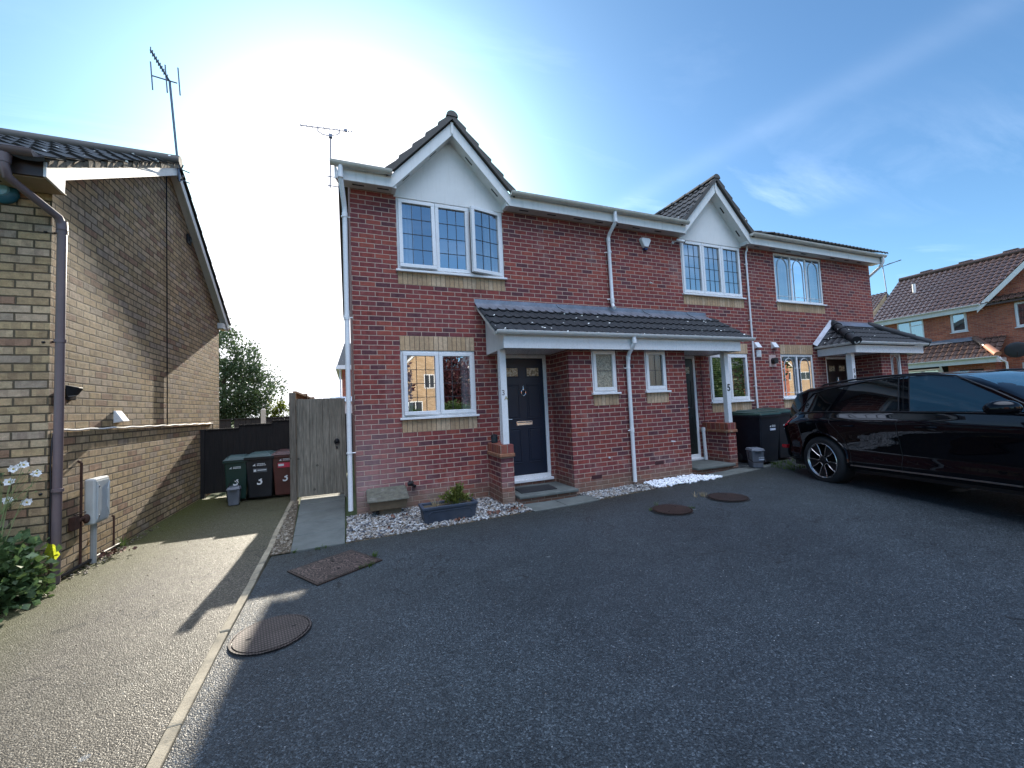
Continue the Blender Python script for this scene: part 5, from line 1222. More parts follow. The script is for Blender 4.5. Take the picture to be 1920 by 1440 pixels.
# ================================================================== SMALL THINGS BY THE HOUSES
al = thing('alarm_box', 'white shield-shaped burglar alarm box high on the red brick wall', 'alarm box', (5.57, 0, 4.66))
m = MB(); c = (5.57, 4.66); o = [(-.145, .075), (-.105, .125), (.105, .125), (.145, .075), (.055, -.09), (-.055, -.09)]
m.add([(c[0]+a, -.004, c[1]+b) for a, b in o]+[(c[0]+a*.82, -.075, c[1]+b*.86+.004) for a, b in o], [tuple(range(6)), tuple(range(6, 12))]+[(i, (i+1) % 6, 6+(i+1) % 6, 6+i) for i in range(6)]); m.build('cover', m_white, al, bevel=.014, segs=3)
m = MB(); o = [(-.054, -.092), (.054, -.092), (.036, -.135), (-.036, -.135)]; m.add([(c[0]+a, -.006, c[1]+b) for a, b in o]+[(c[0]+a*.8, -.062, c[1]+b*.98) for a, b in o], [(0, 1, 2, 3), (4, 5, 6, 7)]+[(i, (i+1) % 4, 4+(i+1) % 4, 4+i) for i in range(4)]); m.build('strobe_lens', pbr('blue_lens', (.01, .02, .09), .2), al, bevel=.006)
cc = thing('security_camera', 'small white bullet camera at the corner of the middle gable window', 'camera', (6.46, -.03, 4.79))
m = MB(); m.lathe([(.03, -.0), (.032, -.012), (.012, -.03)], (6.33, -.002, 4.78), 16, 'y'); m.tube([(6.33, -.02, 4.78), (6.35, -.07, 4.79), (6.40, -.09, 4.79)], .010, 8); m.build('bracket', m_white, cc, smooth=True)
m = MB(); m.tube([(6.36, -.085, 4.81), (6.50, -.15, 4.765)], .032, 14); m.build('body', m_white, cc, smooth=True); m = MB(); m.tube([(6.495, -.1475, 4.767), (6.515, -.157, 4.76)], .028, 14); m.build('lens', m_black, cc, smooth=True)
m = MB(); m.tube([(5.62, -.0, 3.86), (5.62, -.05, 3.86), (5.66, -.06, 3.84)], .016, 8); m.build('overflow_stub', m_gutter, h2, smooth=True)
m = MB(); m.tube([(5.36, -.62, .72), (5.36, -.66, .72)], .012, 8); m.tube([(5.32, -.66, .725), (5.41, -.66, .715)], .011, 8); m.tube([(3.98, -.62, .55), (3.98, -.65, .55)], .014, 8); m.build('pipe_stub', m_white, h2, smooth=True)
m = MB(); m.tube([(6.74, -.075, .86), (6.74, -.075, .84), (6.75, -.09, .20)], .034, 12); m.tube([(6.74, -.075, .87), (6.74, -.075, .80)], .04, 12); m.build('waste_pipe', m_white, h2, smooth=True)
m = MB(); m.tube([(6.86, -.012, 2.38), (6.87, -.012, 1.0), (6.88, -.012, .90)], .006, 6); m.build('cable', pbr('red_cable', (.12, .015, .02), .5), h2, smooth=True)
ln_ = thing('candle_lantern', 'small dark glass lantern standing on the pier beside the 3A post', 'lantern', (2.07, -.25, .905))
m = MB(); m.lathe([(.05, .907), (.058, .93), (.058, 1.0), (.045, 1.03)], (2.105, -.16, 0), 8); m.build('glass', pbr('dark_glass', (.02, .04, .05), .12), ln_); m = MB(); m.lathe([(.06, 1.0), (.055, 1.03), (.02, 1.05)], (2.105, -.16, 0), 8); m.tube([(2.06, -.16, 1.02), (2.06, -.16, 1.07), (2.15, -.16, 1.07), (2.15, -.16, 1.02)], .004, 5); m.build('frame', m_black, ln_)

gm = thing('meter_box', 'brown ground-mounted meter box with a sloping slab-like lid', 'meter box', (.4, -.2, 0))
m_gmb = pbr('brown_box_plastic', (.16, .115, .07), .6, var=.2, scale=7, bump=.2, dirt=((.08, .07, .05), .5)); m_gml = pbr('weathered_lid', (.105, .10, .075), .9, var=.45, scale=16, bump=1, bscale=60, dirt=((.22, .22, .20), .5))
m = MB(); m.hexa([(.17, -.30, .10), (.66, -.30, .10), (.66, -.02, .10), (.17, -.02, .10)], [(.15, -.33, .225), (.68, -.33, .225), (.68, -.02, .32), (.15, -.02, .32)]); m.box(.30, .60, -.24, -.02, -.02, .099); m.build('body', m_gmb, gm, bevel=.008)
m = MB(); m.hexa([(.125, -.36, .226), (.705, -.36, .226), (.705, -.003, .345), (.125, -.003, .345)], [(.13, -.355, .246), (.70, -.355, .246), (.68, -.003, .372), (.15, -.003, .372)]); m.build('lid', m_gml, gm, bevel=.008)
tp = thing('outdoor_tap', 'small black pipe elbow and valve on the wall by the brown meter box', 'tap', (.80, -.03, .33))
m = MB(); m.tube([(.76, 0, .40), (.76, -.06, .40), (.80, -.07, .36), (.83, -.05, .34), (.83, 0, .33)], .022, 10); m.tube([(.73, -.05, .38), (.80, -.08, .40)], .03, 10); m.build('valve', m_black, tp, smooth=True)

# planter and plants
pl = thing('planter', 'dark blue-grey rectangular planter trough on the pebbles', 'planter', (1.15, -.88, 0))
m_plan = pbr('slate_blue_planter', (.035, .048, .072), .55, var=.25, scale=6, bump=.25, bscale=90, dirt=((.12, .12, .11), .3))
px0, px1, py0, py1 = .79, 1.50, -1.03, -.74
m = MB(); th = .022
def ring(z0, z1, e0, e1, i0, i1):
    o = lambda e, z: [(px0-e, py0-e, z), (px1+e, py0-e, z), (px1+e, py1+e, z), (px0-e, py1+e, z)]
    v = o(e0, z0)+o(e1, z1)+o(-i0, z0)+o(-i1, z1); f = []
    for k in range(4):
        j = (k+1) % 4; f += [(k, j, 4+j, 4+k), (8+k, 12+k, 12+j, 8+j), (4+k, 4+j, 12+j, 12+k), (k, 8+k, 8+j, j)]
    m.add(v, f)
ring(.0, .185, -.02, .008, .042, .02); ring(.186, .222, .02, .022, .02, .02)
m.build('trough', m_plan, pl, bevel=.006)
m = MB()   # raised panel mouldings
for (a, b, y) in ((px0+.07, px1-.07, py0),):
    pts = [(a, y-.004+.02-.0, .035), (b, y+.016, .035), (b, y-.004, .13), (b-.04, y-.008, .16), (a+.04, y-.008, .16), (a, y-.004, .13), (a, y+.016, .035)]
    m.tube([(p[0], p[1]+.002, p[2]) for p in pts], .006, 6)
m.build('moulding', m_plan, pl, smooth=True)
m = MB(); m.box(px0+.02, px1-.02, py0+.02, py1-.02, .15, .19); m.build('compost', m_earth, pl)

def leaves(name, C, Nrm, size, mat, parent=None, asp=.55, fold=.25, seed=0, jitter=.5):
    """many small folded leaf blades: C (n,3) centres, Nrm outward directions"""
    rg = np.random.default_rng(seed); n = len(C)
    d = Nrm+rg.normal(0, jitter, (n, 3)); d /= np.linalg.norm(d, axis=1)[:, None]
    a = rg.normal(0, 1, (n, 3)); s = np.cross(d, a); s /= np.linalg.norm(s, axis=1)[:, None]; u = np.cross(s, d)
    L_ = (size*rg.uniform(.6, 1.25, n))[:, None]; W_ = L_*asp*.5
    p0 = C; p1 = C+d*L_*.5+s*W_+u*W_*fold; p2 = C+d*L_; p3 = C+d*L_*.5-s*W_+u*W_*fold
    V = np.stack([p0, p1, p2, p3], 1).reshape(-1, 3); F = np.arange(4*n).reshape(-1, 4)
    F = np.concatenate([F[:, [0, 1, 2]], F[:, [0, 2, 3]]])
    return npmesh(name, V, F, mat, parent)
def crown(name, cen, rad, nclump, per, size, mat, parent, seed=0, cl=.28, flat=1.0, asp=.5, shell=.55):
    rg = np.random.default_rng(seed); cen = np.array(cen); rad = np.array(rad)
    d = rg.normal(0, 1, (nclump, 3)); d /= np.linalg.norm(d, axis=1)[:, None]
    r = shell+(1-shell)*rg.uniform(0, 1, nclump)**.6; r *= 1+.12*np.sin(d[:, 0]*5+seed)+.10*np.cos(d[:, 2]*7)
    cc = cen+d*rad*r[:, None]
    cr = cl*rad.mean()*rg.uniform(.5, 1.3, nclump)
    q = rg.normal(0, 1, (nclump, per, 3)); q /= np.linalg.norm(q, axis=2)[..., None]; q *= (rg.uniform(0, 1, (nclump, per))**.5)[..., None]
    C = cc[:, None]+q*cr[:, None, None]; Nn = q*.7+d[:, None]*.5+np.array([0, 0, .25])
    return leaves(name, C.reshape(-1, 3), Nn.reshape(-1, 3), size, mat, parent, asp, seed=seed)
def trunk(t, base, top, r, mat=m_bark, limbs=6, spread=.6, seed=0):
    rg = random.Random(seed); m = MB(); b = Vector(base); e = Vector(top)
    pts = [b+(e-b)*f+Vector((rg.uniform(-1, 1), rg.uniform(-1, 1), 0))*r*.5*f for f in (0, .3, .6, 1)]
    m.tube(pts, [r, r*.8, r*.6, r*.3], 10)
    for i in range(limbs):
        f = .35+.6*i/limbs; s = b+(e-b)*f; a = i*2.4; q = s+Vector((math.cos(a), math.sin(a), .8))*spread*(e-b).length*.4*rg.uniform(.6, 1)
        m.tube([s, (s+q)/2+Vector((0, 0, -.05)), q], [r*.4, r*.25, r*.1], 6)
    m.build('trunk', mat, t, smooth=True)
sh = thing('shrub', 'small yellow-green leafy shrub growing in the blue-grey planter', 'shrub', (1.26, -.88, .19))
m = MB(); rg = random.Random(9)
tips = []
for i in range(34):
    a = rg.uniform(0, 6.28); r = rg.uniform(.04, .20); h = rg.uniform(.12, .27); p0 = Vector((1.26+.04*math.cos(a), -.88+.03*math.sin(a), .18)); p1 = Vector((1.26+r*math.cos(a)*1.05, -.88+r*math.sin(a)*.75, .18+h*(1.05-.5*(r/.2)**2)))
    m.tube([p0, (p0+p1)/2+Vector((0, 0, .02)), p1], [.004, .003, .002], 5); tips.append((p0, p1))
m.build('stems', pbr('green_stem', (.12, .14, .04), .6), sh)
C = []; D = []
for p0, p1 in tips:
    for j in range(16):
        f = rg.uniform(.35, 1.05); C.append(tuple(p0+(p1-p0)*f)); D.append((p1.x-1.26+rg.uniform(-.1, .1), p1.y+.88+rg.uniform(-.1, .1), .18))
D = np.array(D); D /= np.linalg.norm(D, axis=1)[:, None]
leaves('foliage', np.array(C), D, .062, leafmat('shrub_leaf', (.09, .12, .02), (.24, .25, .06), .4), sh, asp=.5, seed=3)
dp = thing('dry_plant', 'dead straw-coloured stems at the left end of the planter', 'plant', (.97, -.88, .19))
m = MB()
for i in range(26):
    a = rg.uniform(0, 6.28); r = rg.uniform(.0, .10); b = Vector((.97, -.88, .18)); e = b+Vector((r*math.cos(a)*1.2, r*math.sin(a), rg.uniform(.02, .17)))
    m.tube([b+Vector((r*.3*math.cos(a), r*.3*math.sin(a), 0)), (b+e)/2, e], [.003, .0022, .001], 4)
m.build('stems', m_dry, dp)

# fallen leaves on the pebbles
lf = []
def litter(x, y, n, r, seed):
    rg = np.random.default_rng(seed); C = np.stack([x+rg.normal(0, r, n), y+rg.normal(0, r*.7, n), np.full(n, .035)+rg.uniform(0, .012, n)], 1); lf.append(C)
for a in ((1.75, -1.05, 26, .05), (2.05, -1.02, 30, .06), (1.25, -1.14, 12, .07), (.45, -1.08, 10, .1), (-2.60, -.35, 50, .09), (.62, -.5, 8, .1)): litter(*a, seed=int(a[0]*100)+500)
C = np.concatenate(lf); D = np.tile([[.3, .2, .25]], (len(C), 1)); D[:, 0] = np.cos(np.arange(len(C))*2.1); D[:, 1] = np.sin(np.arange(len(C))*2.1)
o = leaves('fallen_leaves', C, D, .05, pbr('brown_leaf', (.13, .055, .035), .8, var=.5, scale=20), asp=.7, jitter=.15); o['kind'] = 'stuff'; o['label'] = 'brown fallen leaves in small drifts on pebbles and along the wall'

# grass tufts and weeds
def tuft(m, x, y, n, h, sp, seed, z=None):
    rg = random.Random(seed); z = gz(x) if z is None else z
    for i in range(n):
        a = rg.uniform(0, 6.28); r = rg.uniform(0, sp); b = Vector((x+r*math.cos(a), y+r*math.sin(a), z)); hh = h*rg.uniform(.4, 1); l = rg.uniform(.2, .8)*hh
        d = Vector((math.cos(a+rg.uniform(-.8, .8)), math.sin(a+rg.uniform(-.8, .8)), 0)); s = d.cross(Vector((0, 0, 1)))*.0035
        p1 = b+d*l*.35+Vector((0, 0, hh*.6)); p2 = b+d*l+Vector((0, 0, hh))
        m.add([b-s, b+s, p1+s*.8, p1-s*.8, p2], [(0, 1, 2, 3), (3, 2, 4)])
weeds = [('weed', 'bright green grass clump at the foot of the buff wall', [(-2.66, .05, 26, .16, .05)]),
         ('weed', 'low weeds sprouting at the near edge of the rusty square cover', [(.09, -2.12, 26, .05, .05), (.0, -2.15, 18, .04, .04)]),
         ('weed', 'weed tuft at the right corner of the rusty square cover', [(.13, -1.88, 26, .06, .045)]),
         ('weed', 'grass sprigs around the nearer small round cover', [(3.86, -1.86, 14, .09, .04), (3.63, -2.0, 12, .06, .03), (4.14, -2.22, 16, .04, .05)]),
         ('weed', 'pale dry grass beside the farther small round cover', [(4.72, -1.85, 26, .10, .06), (4.62, -1.8, 10, .08, .04)]),
         ('weed', 'weeds along the end of the paved path', [(-.66, -1.30, 18, .04, .03), (-.42, -1.30, 20, .04, .05), (-.34, -1.29, 14, .03, .04)])]
for nm, lab, L3 in weeds:
    m = MB(); x, y = L3[0][0], L3[0][1]; t = thing(nm, lab, 'weed', (x, y, gz(x)))
    for i, a in enumerate(L3): tuft(m, *a, seed=i+int(abs(x)*100))
    m.build('blades', m_dry if 'dry' in lab else m_grass, t)
m = MB(); rg = random.Random(4)
for i in range(150): tuft(m, rg.uniform(7.35, 9.0), rg.uniform(-1.45, -.80), 7, .07, .05, i)
o = m.build('grass', m_grass); o['kind'] = 'stuff'; o['label'] = 'rough grass and weeds growing round the bins and rear wheel'

# flowering plant at the corner of the buff house
fp = thing('flowering_plant', 'bushy plant with white open flowers at the foot of the brown downpipe', 'plant', (-2.85, -1.5, 0))
rg2 = np.random.default_rng(12)
n = 3200; C = np.stack([rg2.normal(-2.98, .17, n), rg2.normal(-1.52, .17, n), np.abs(rg2.normal(.20, .17, n))], 1)
C = C[(C[:, 2] < .58) & (C[:, 0] < -2.55-.15*C[:, 2]) & (C[:, 1] < -1.2)]
Dn = C-np.array([-2.98, -1.45, .15]); Dn /= np.linalg.norm(Dn, axis=1)[:, None]; Dn[:, 2] *= .5
leaves('foliage', C, Dn, .072, leafmat('anemone_leaf', (.045, .085, .03), (.13, .20, .07), .3), fp, asp=.85, seed=5)
m = MB(); rg = random.Random(8); fl = [(-2.86, -1.34, 1.13), (-2.80, -1.33, 1.16), (-2.88, -1.35, 1.02), (-2.74, -1.28, 1.07), (-2.88, -1.36, .86), (-2.79, -1.30, .82), (-2.98, -1.4, .84), (-2.99, -1.38, 1.0), (-2.97, -1.42, .58)]
for f in fl:
    b = Vector((-2.93+rg.uniform(-.06, .06), -1.45, .2)); e = Vector(f); m.tube([b, b+(e-b)*.6+Vector((rg.uniform(-.03, .03), rg.uniform(-.03, .03), .04)), e], [.004, .003, .002], 5)
for i in range(10):
    b = Vector((-2.9, -1.4, .75)); e = b+Vector((rg.uniform(-.05, .22), rg.uniform(-.04, .1), rg.uniform(.1, .45))); m.tube([b, (b+e)/2+Vector((0, 0, .03)), e], [.003, .002, .0015], 4); m.ellip(e, (.007, .007, .008), 6, 4)
m.build('stems', pbr('pale_stem', (.22, .26, .10), .6), fp, smooth=True)
for i, f in enumerate(fl):
    C = []; D = []; k = 7; f = Vector(f); nrm = Vector((.3, -.8, .5)).normalized(); a = nrm.orthogonal().normalized(); b = nrm.cross(a)
    m = MB()
    for j in range(k):
        q = 2*math.pi*j/k+i; d = a*math.cos(q)+b*math.sin(q); s = nrm.cross(d); l = .042*(1 if j % 2 else .9)
        m.add([f, f+d*l*.6+s*l*.38+nrm*.006, f+d*l+nrm*.012, f+d*l*.6-s*l*.38+nrm*.006], [(0, 1, 2, 3)])
    o = m.build('flower', m_petal, fp); m = MB(); m.ellip(f+nrm*.005, (.008, .008, .008), 8, 5); m.build('flower_centre', pbr('yellow_centre', (.5, .4, .06), .7), o)
m = MB(); m.add([(-2.66, -1.20, .22), (-2.60, -1.22, .30), (-2.63, -1.24, .40), (-2.68, -1.24, .42), (-2.71, -1.22, .33), (-2.70, -1.20, .25)], [(0, 1, 2, 3, 4, 5)]); m.build('yellow_leaf', leafmat('lime_leaf', (.35, .42, .02), (.5, .55, .05), .6), fp)
bs = thing('shrub', 'dark shrub at the far edge of frame in front of the buff wall', 'shrub', (-3.35, -1.35, 0))
trunk(bs, (-3.35, -1.4, 0), (-3.35, -1.4, 1.2), .03, seed=3); crown('foliage', (-3.28, -1.38, 1.1), (.24, .18, .46), 40, 40, .07, m_leaf, bs, seed=21)

# ================================================================== COVERS IN THE GROUND
def castmat(name, a, b, kind):
    m = NT(name); P = m.obj(); s = m.N.new('ShaderNodeSeparateXYZ'); m.L.new(P, s.inputs[0])
    if kind == 'grid':
        fx = m.math('FRACT', m.math('MULTIPLY', s.outputs[0], 58)); fy_ = m.math('FRACT', m.math('MULTIPLY', s.outputs[1], 36))
        h = m.math('MULTIPLY', m.math('GREATER_THAN', fx, .35), m.math('GREATER_THAN', fy_, .42))
    else:
        n = m.noise(7, 1, P, .3, 1.2); h = m.math('SINE', m.math('MULTIPLY', m.math('ADD', m.math('MULTIPLY', n, .35), m.math('MULTIPLY', s.outputs[0], 1.0)), 150)); h = m.math('GREATER_THAN', h, .1)
    c = m.mix(m.math('MULTIPLY', h, .75), a, b); c = m.mix(1.0, c, m.ramp(m.noise(6, 5, P, .7), [(.3, (.6, .6, .6)), (.7, (1.3, 1.3, 1.3))]), 'MULTIPLY')
    m.col(c); m.rough(.52); m.b.inputs['Metallic'].default_value = .35; m.bump(h, 1.0, .006); return m.m
m_cg = castmat('cast_iron_grid', (.018, .013, .013), (.13, .10, .095), 'grid'); m_cr = castmat('rusty_cast_iron', (.020, .013, .011), (.17, .115, .10), 'wave'); m_cs = castmat('rusty_small_cover', (.026, .015, .012), (.085, .055, .045), 'grid')
def round_cover(label, c, r, mat, rz=0, gap=True):
    z = gz(c[0]); t = thing('manhole_cover', label, 'manhole cover', (c[0], c[1], z), rz, 'manhole covers set in the tarmac')
    m = MB(); m.lathe([(r-.02, .004), (r, .010), (r, .014), (r-.012, .014), (r-.014, .004)], (0, 0, 0), 48); m.build('frame', m_cg if r < .25 else m_cs, t, local=True, smooth=True)
    m = MB(); m.lathe([(.0, .006), (r-.02, .006), (r-.02, .016), (.0, .016)], (0, 0, 0), 48); m.build('lid', mat, t, local=True)
    m = MB(); m.lathe([(r+(.006 if r < .25 else .028), .0025), (r+.001, .0035)], (0, 0, 0), 40, 'z', False); m.build('tar_seal', m_slot, t, local=True)
    m = MB(); 
    for s in (-1, 1): m.box(s*r*.55-.015, s*r*.55+.015, -.008, .008, .0162, .0170)
    m.build('key_slot', m_slot, t, local=True)
round_cover('large round grid-pattern cover beside the kerb, half in sunlight', (-.595, -3.085), .245, m_cg, R(12))
round_cover('small rusty round cover in the tarmac, the nearer of the two', (3.87, -2.13), .255, m_cs, R(30))
round_cover('small rusty round cover in the tarmac, the one closer to the parked car', (4.93, -2.10), .265, m_cs, R(50))
t = thing('manhole_cover', 'rusty square wave-pattern cover set askew near the path', 'manhole cover', (-.225, -1.965, 0), R(31), 'manhole covers set in the tarmac')
m = MB(); frame_ring(m, FR((0, 0, 0), (1, 0, 0), (0, 0, 1)), 0, 0, 0, 0, 0, 0, 0) if False else None
hw, hd = .33, .285
m.add([(-hw, -hd, .004), (hw, -hd, .004), (hw, hd, .004), (-hw, hd, .004), (-hw, -hd, .014), (hw, -hd, .014), (hw, hd, .014), (-hw, hd, .014), (-hw+.018, -hd+.018, .014), (hw-.018, -hd+.018, .014), (hw-.018, hd-.018, .014), (-hw+.018, hd-.018, .014)], [(0, 1, 5, 4), (1, 2, 6, 5), (2, 3, 7, 6), (3, 0, 4, 7), (4, 5, 9, 8), (5, 6, 10, 9), (6, 7, 11, 10), (7, 4, 8, 11)])
m.build('frame', m_cs, t, local=True)
m = MB(); m.box(-hw+.022, hw-.022, -hd+.022, hd-.022, .005, .015); m.build('lid', m_cr, t, local=True)
m = MB(); 
for y in (-.10, .12): m.box(-.012+y*.3, .012+y*.3, y-.02, y+.02, .0152, .0160)
m.build('key_slot', m_slot, t, local=True)
o = MB(); 
for (x, y, s, q) in ((7.45, -3.55, .16, 0), (7.62, -3.62, .08, 1)):
    o.add([(x+s*(1+.25*math.sin(3*a+q))*math.cos(a), y+s*.5*(1+.2*math.cos(2*a))*math.sin(a), gz(x)+.003) for a in np.linspace(0, 6.28, 20)[:-1]], [tuple(range(19))])
o = o.build('oil_stain', pbr('oil_stain', (.008, .009, .010), .35)); o['kind'] = 'structure'

# ================================================================== TREES AND BACKGROUND
tr_ = thing('tree', 'dark evergreen tree rising behind the buff house', 'tree', (-4.1, 10.2, 0))
trunk(tr_, (-4.1, 10.2, 0), (-4.1, 10.2, 3.6), .13, seed=1); crown('crown', (-4.15, 10.2, 2.50), (1.62, 1.5, 1.95), 520, 52, .105, m_leaf, tr_, seed=2, cl=.20, shell=.35)
tr_ = thing('shrub', 'pale yellow-green bush glowing beside the concrete post', 'shrub', (-2.25, 11.0, 0))
trunk(tr_, (-2.25, 11, 0), (-2.25, 11, 1.2), .05, seed=2); crown('crown', (-2.3, 11, 1.25), (.9, .7, .85), 120, 40, .10, m_leaf_y, tr_, seed=5)
dh = thing('distant_house', 'sliver of a far red brick house with white eaves past the gate', 'house', (2, 16, 0))
m = MB(); m.box(-.42, 5, 16, 22, 0, 3.75); m.build('wall', m_far, dh)
m = MB(); m.hexa([(-.7, 15.6, 3.75), (5.2, 15.6, 3.75), (5.2, 22.4, 3.75), (-.7, 22.4, 3.75)], [(-.65, 15.6, 3.95), (5.2, 15.6, 3.95), (5.2, 22.4, 3.95), (-.65, 22.4, 3.95)]); m.build('fascia', m_paint, dh)
m = MB(); m.hexa([(-.62, 15.6, 3.96), (5.2, 15.6, 3.96), (5.2, 22.4, 3.96), (-.62, 22.4, 3.96)], [(-.3, 18.9, 5.6), (5.2, 18.9, 5.6), (5.2, 19.1, 5.6), (-.3, 19.1, 5.6)]); m.build('roof', m_tile_m, dh)
m = MB(); m.tube([(-.5, 15.9, 3.8), (-.46, 15.95, .1)], .04, 8); m.build('downpipe', m_white, dh)
cv = thing('conservatory', 'low white-framed conservatory roof just above the gate', 'conservatory', (-.4, 12, 0))
m = MB(); m.hexa([(-1.35, 12, 0), (1.2, 12, 0), (1.2, 14, 0), (-1.35, 14, 0)], [(-1.35, 12, 1.98), (1.2, 12, 1.98), (1.2, 14, 1.98), (-1.35, 14, 1.98)]); m.build('walls', m_white, cv)
m = MB(); m.hexa([(-1.42, 11.9, 2.0), (1.25, 11.9, 2.0), (1.25, 14, 2.0), (-1.42, 14, 2.0)], [(-1.0, 12.8, 2.24), (1.25, 12.8, 2.24), (1.25, 13.1, 2.24), (-1.0, 13.1, 2.24)]); m.build('roof', pbr('grey_glazing', (.42, .48, .55), .2), cv)

# right-hand house, front parallel to the y axis
rh = thing('brick_house', 'orange-red brick house with brown tiled roof beyond the black car', 'house', (26, 0, 0))
FRt = FR((26, 0, 0), (0, -1, 0), (-1, 0, 0))
m = MB(); Wr = [(-5.06, -4.04, 3.86, 4.88), (-3.10, -2.55, 3.96, 4.89), (-1.14, -.1, 3.84, 4.89), (-1.3+.2, .6, 1.3, 2.35)]
wall(m, FRt, -6.0, 8, -.1, 4.97, Wr, .10)
m.add([(26, 2.0, 4.97), (26, -2.4, 4.97), (26, -.2, 7.25)], [(0, 1, 2)])
m.add([(26, 6.0, -.1), (32, 6.0, -.1), (32, 6.0, 5), (29, 6.0, 7.2), (26, 6.0, 4.97)], [(0, 1, 2, 3, 4)]); m.add([(32, 6, -.1), (32, -8, -.1), (32, -8, 5), (32, 6, 5)], [(0, 1, 2, 3)]); m.build('wall', m_far, rh)
window(rh, FRt, *Wr[0], lights=(1, 1), style='plain', inside='curtain', sash=False); window(rh, FRt, *Wr[1], style='plain', inside='curtain'); window(rh, FRt, *Wr[2], lights=(1, 1), style='plain', inside='blind'); window(rh, FRt, *Wr[3], style='plain', inside='curtain')
m = MB(); fbox(m, FRt, -4.55, -4.10, -.02, -.005, 4.55, 4.59); m.build('transom', m_white, rh)
m = MB(); fbox(m, FRt, -1.14, -.1, -.05, .004, 4.9, 5.1); m.build('soldier_course', m_red_sold, rh)
c3 = 1/math.sqrt(1+.78**2)
t = tiled((25.72, 6.05, 5.02), (0, -1, 0), (c3, 0, .78*c3), 6.6, 3.30/c3, pw=.21, ch=.31, amp=.045, step=.034); t.build('roof', m_tile_r, rh, smooth=True, angle=35)
m = MB(); m.prism([(25.75, -8, 5.0), (25.75, 6, 5.0), (29.0, 6.0, 7.5), (29.0, -8, 7.5)], (0, 0, -.08)); m.prism([(29.0, -8, 7.52), (29.0, 6, 7.52), (32.2, 6.0, 5.0), (32.2, -8, 5.0)], (0, 0, -.08)); m.build('roof_deck', m_tile_r, rh)
for s in (1, -1):
    y0 = -.2+s*2.3; cs4 = 1/math.sqrt(1+1.06**2)
    t = tiled((25.75 if s < 0 else 28.9, y0, 5.0), (s*-1, 0, 0) if s > 0 else (1, 0, 0), (0, -s*cs4, 1.06*cs4), 3.15, 2.3/cs4, pw=.30, ch=.34, amp=.035, step=.034, clips=[((25.72, 0, 5.08), Vector((.78, 0, -1.0)))])
    t.build('gable_roof', m_tile_r, rh, smooth=True, angle=35)
    m = MB(); yy = lambda d: -.2+s*d; m.prism([(25.74, yy(0), 7.40), (25.74, yy(2.32), 7.40-2.32*1.06), (25.74, yy(2.32), 7.40-2.32*1.06-.26), (25.74, yy(0), 7.14)], (-.025, 0, 0)); m.build('bargeboard', m_paint, rh)
m = MB(); m.box(25.70, 25.72, 2.0, 6.05, 4.80, 5.0); m.build('fascia', m_paint, rh); m = MB(); m.box(25.72, 25.998, 2.0, 6.05, 4.81, 4.83); m.build('soffit', m_paint, rh)
g = MB(); gutter(g, (25.64, 6.1, 5.05), (25.64, 2.0, 5.05), r=.06, brk=False); g.build('gutter', m_white, rh, smooth=True)
m = MB(); m.tube([(29, 6.05, 7.62), (29, -8, 7.62)], .12, 10); m.build('ridge_tile', m_tile_r, rh, smooth=True)
m = MB()
for y in (4.9, 3.4, 1.9): m.box(28.93, 29.1, y-.25, y+.25, 7.66, 7.80)
m.build('ridge_vent', m_tile_r, rh, bevel=.03)
m = MB(); m.tube([(27.6, 4.9, 6.35), (27.6, 4.9, 6.95)], .07, 10); m.tube([(27.6, 4.9, 6.35), (27.6, 4.9, 6.42)], [.2, .09], 10); m.build('flue_pipe', m_paint, rh, smooth=True)
# its hipped porch roof and porch front
t = tiled((25.0, 5.4, 2.66), (0, -1, 0), (1/math.sqrt(1.81), 0, .9/math.sqrt(1.81)), 4.0, 1.36, pw=.21, ch=.31, amp=.045, step=.034, clips=[((25.0, 1.45, 0), (-1.0*.9*-1*-1, -1.0, 0))]); t.build('porch_roof', m_tile_r, rh, smooth=True, angle=35)
t = tiled((26.0, 1.45, 2.66), (-1, 0, 0), (0, 1/math.sqrt(1.81), .9/math.sqrt(1.81)), 1.0, 1.36, pw=.21, ch=.31, amp=.045, step=.034, clips=[((25.0, 1.45, 0), (.9, 1.0, 0))]); t.build('porch_roof', m_tile, rh, smooth=True, angle=35)
m = MB(); m.tube([(24.98, 1.42, 2.74), (25.45, 1.86, 3.16)], [.12, .11], 12); m.build('hip_tile', m_tile_o, rh, smooth=True); m = MB(); m.tube([(25.45, 1.86, 3.16), (25.95, 2.35, 3.60)], [.12, .11], 12); m.build('hip_tile', m_tile_r, rh, smooth=True)
m = MB(); m.prism([(25.99, 2.4, 3.66), (25.99, 5.4, 3.66), (25.85, 5.4, 3.48), (25.85, 2.4, 3.48)], (-.02, 0, .01)); m.build('flashing', m_flash, rh)
m = MB(); m.box(25.05, 25.07, 1.5, 5.4, 2.42, 2.62); m.box(25.07, 25.98, 1.5, 1.52, 2.42, 2.62); m.build('porch_fascia', m_paint, rh); g = MB(); gutter(g, (24.99, 5.4, 2.67), (24.99, 1.42, 2.67), r=.06, brk=False); g.build('gutter', m_white, rh, smooth=True)
m = MB(); m.tube([(25.0, 1.4, 2.62), (25.0, 1.36, 2.5), (25.3, 1.3, 2.38), (25.3, 1.3, .1)], .04, 10); m.build('downpipe', m_white, rh, smooth=True)
m = MB(); wall(m, FR((25.4, 0, 0), (0, -1, 0), (-1, 0, 0)), -3.1, -1.65, -.1, 2.45, [(-2.75, -2.0, .1, 2.2)]); m.add([(25.4, 1.65, -.1), (26, 1.65, -.1), (26, 1.65, 2.45), (25.4, 1.65, 2.45)], [(0, 1, 2, 3)]); m.build('porch_wall', m_far, rh)
m = MB(); m.box(25.45, 25.5, 1.9, 2.8, 0, 2.3); m.build('garage_door', m_dbrown, rh)
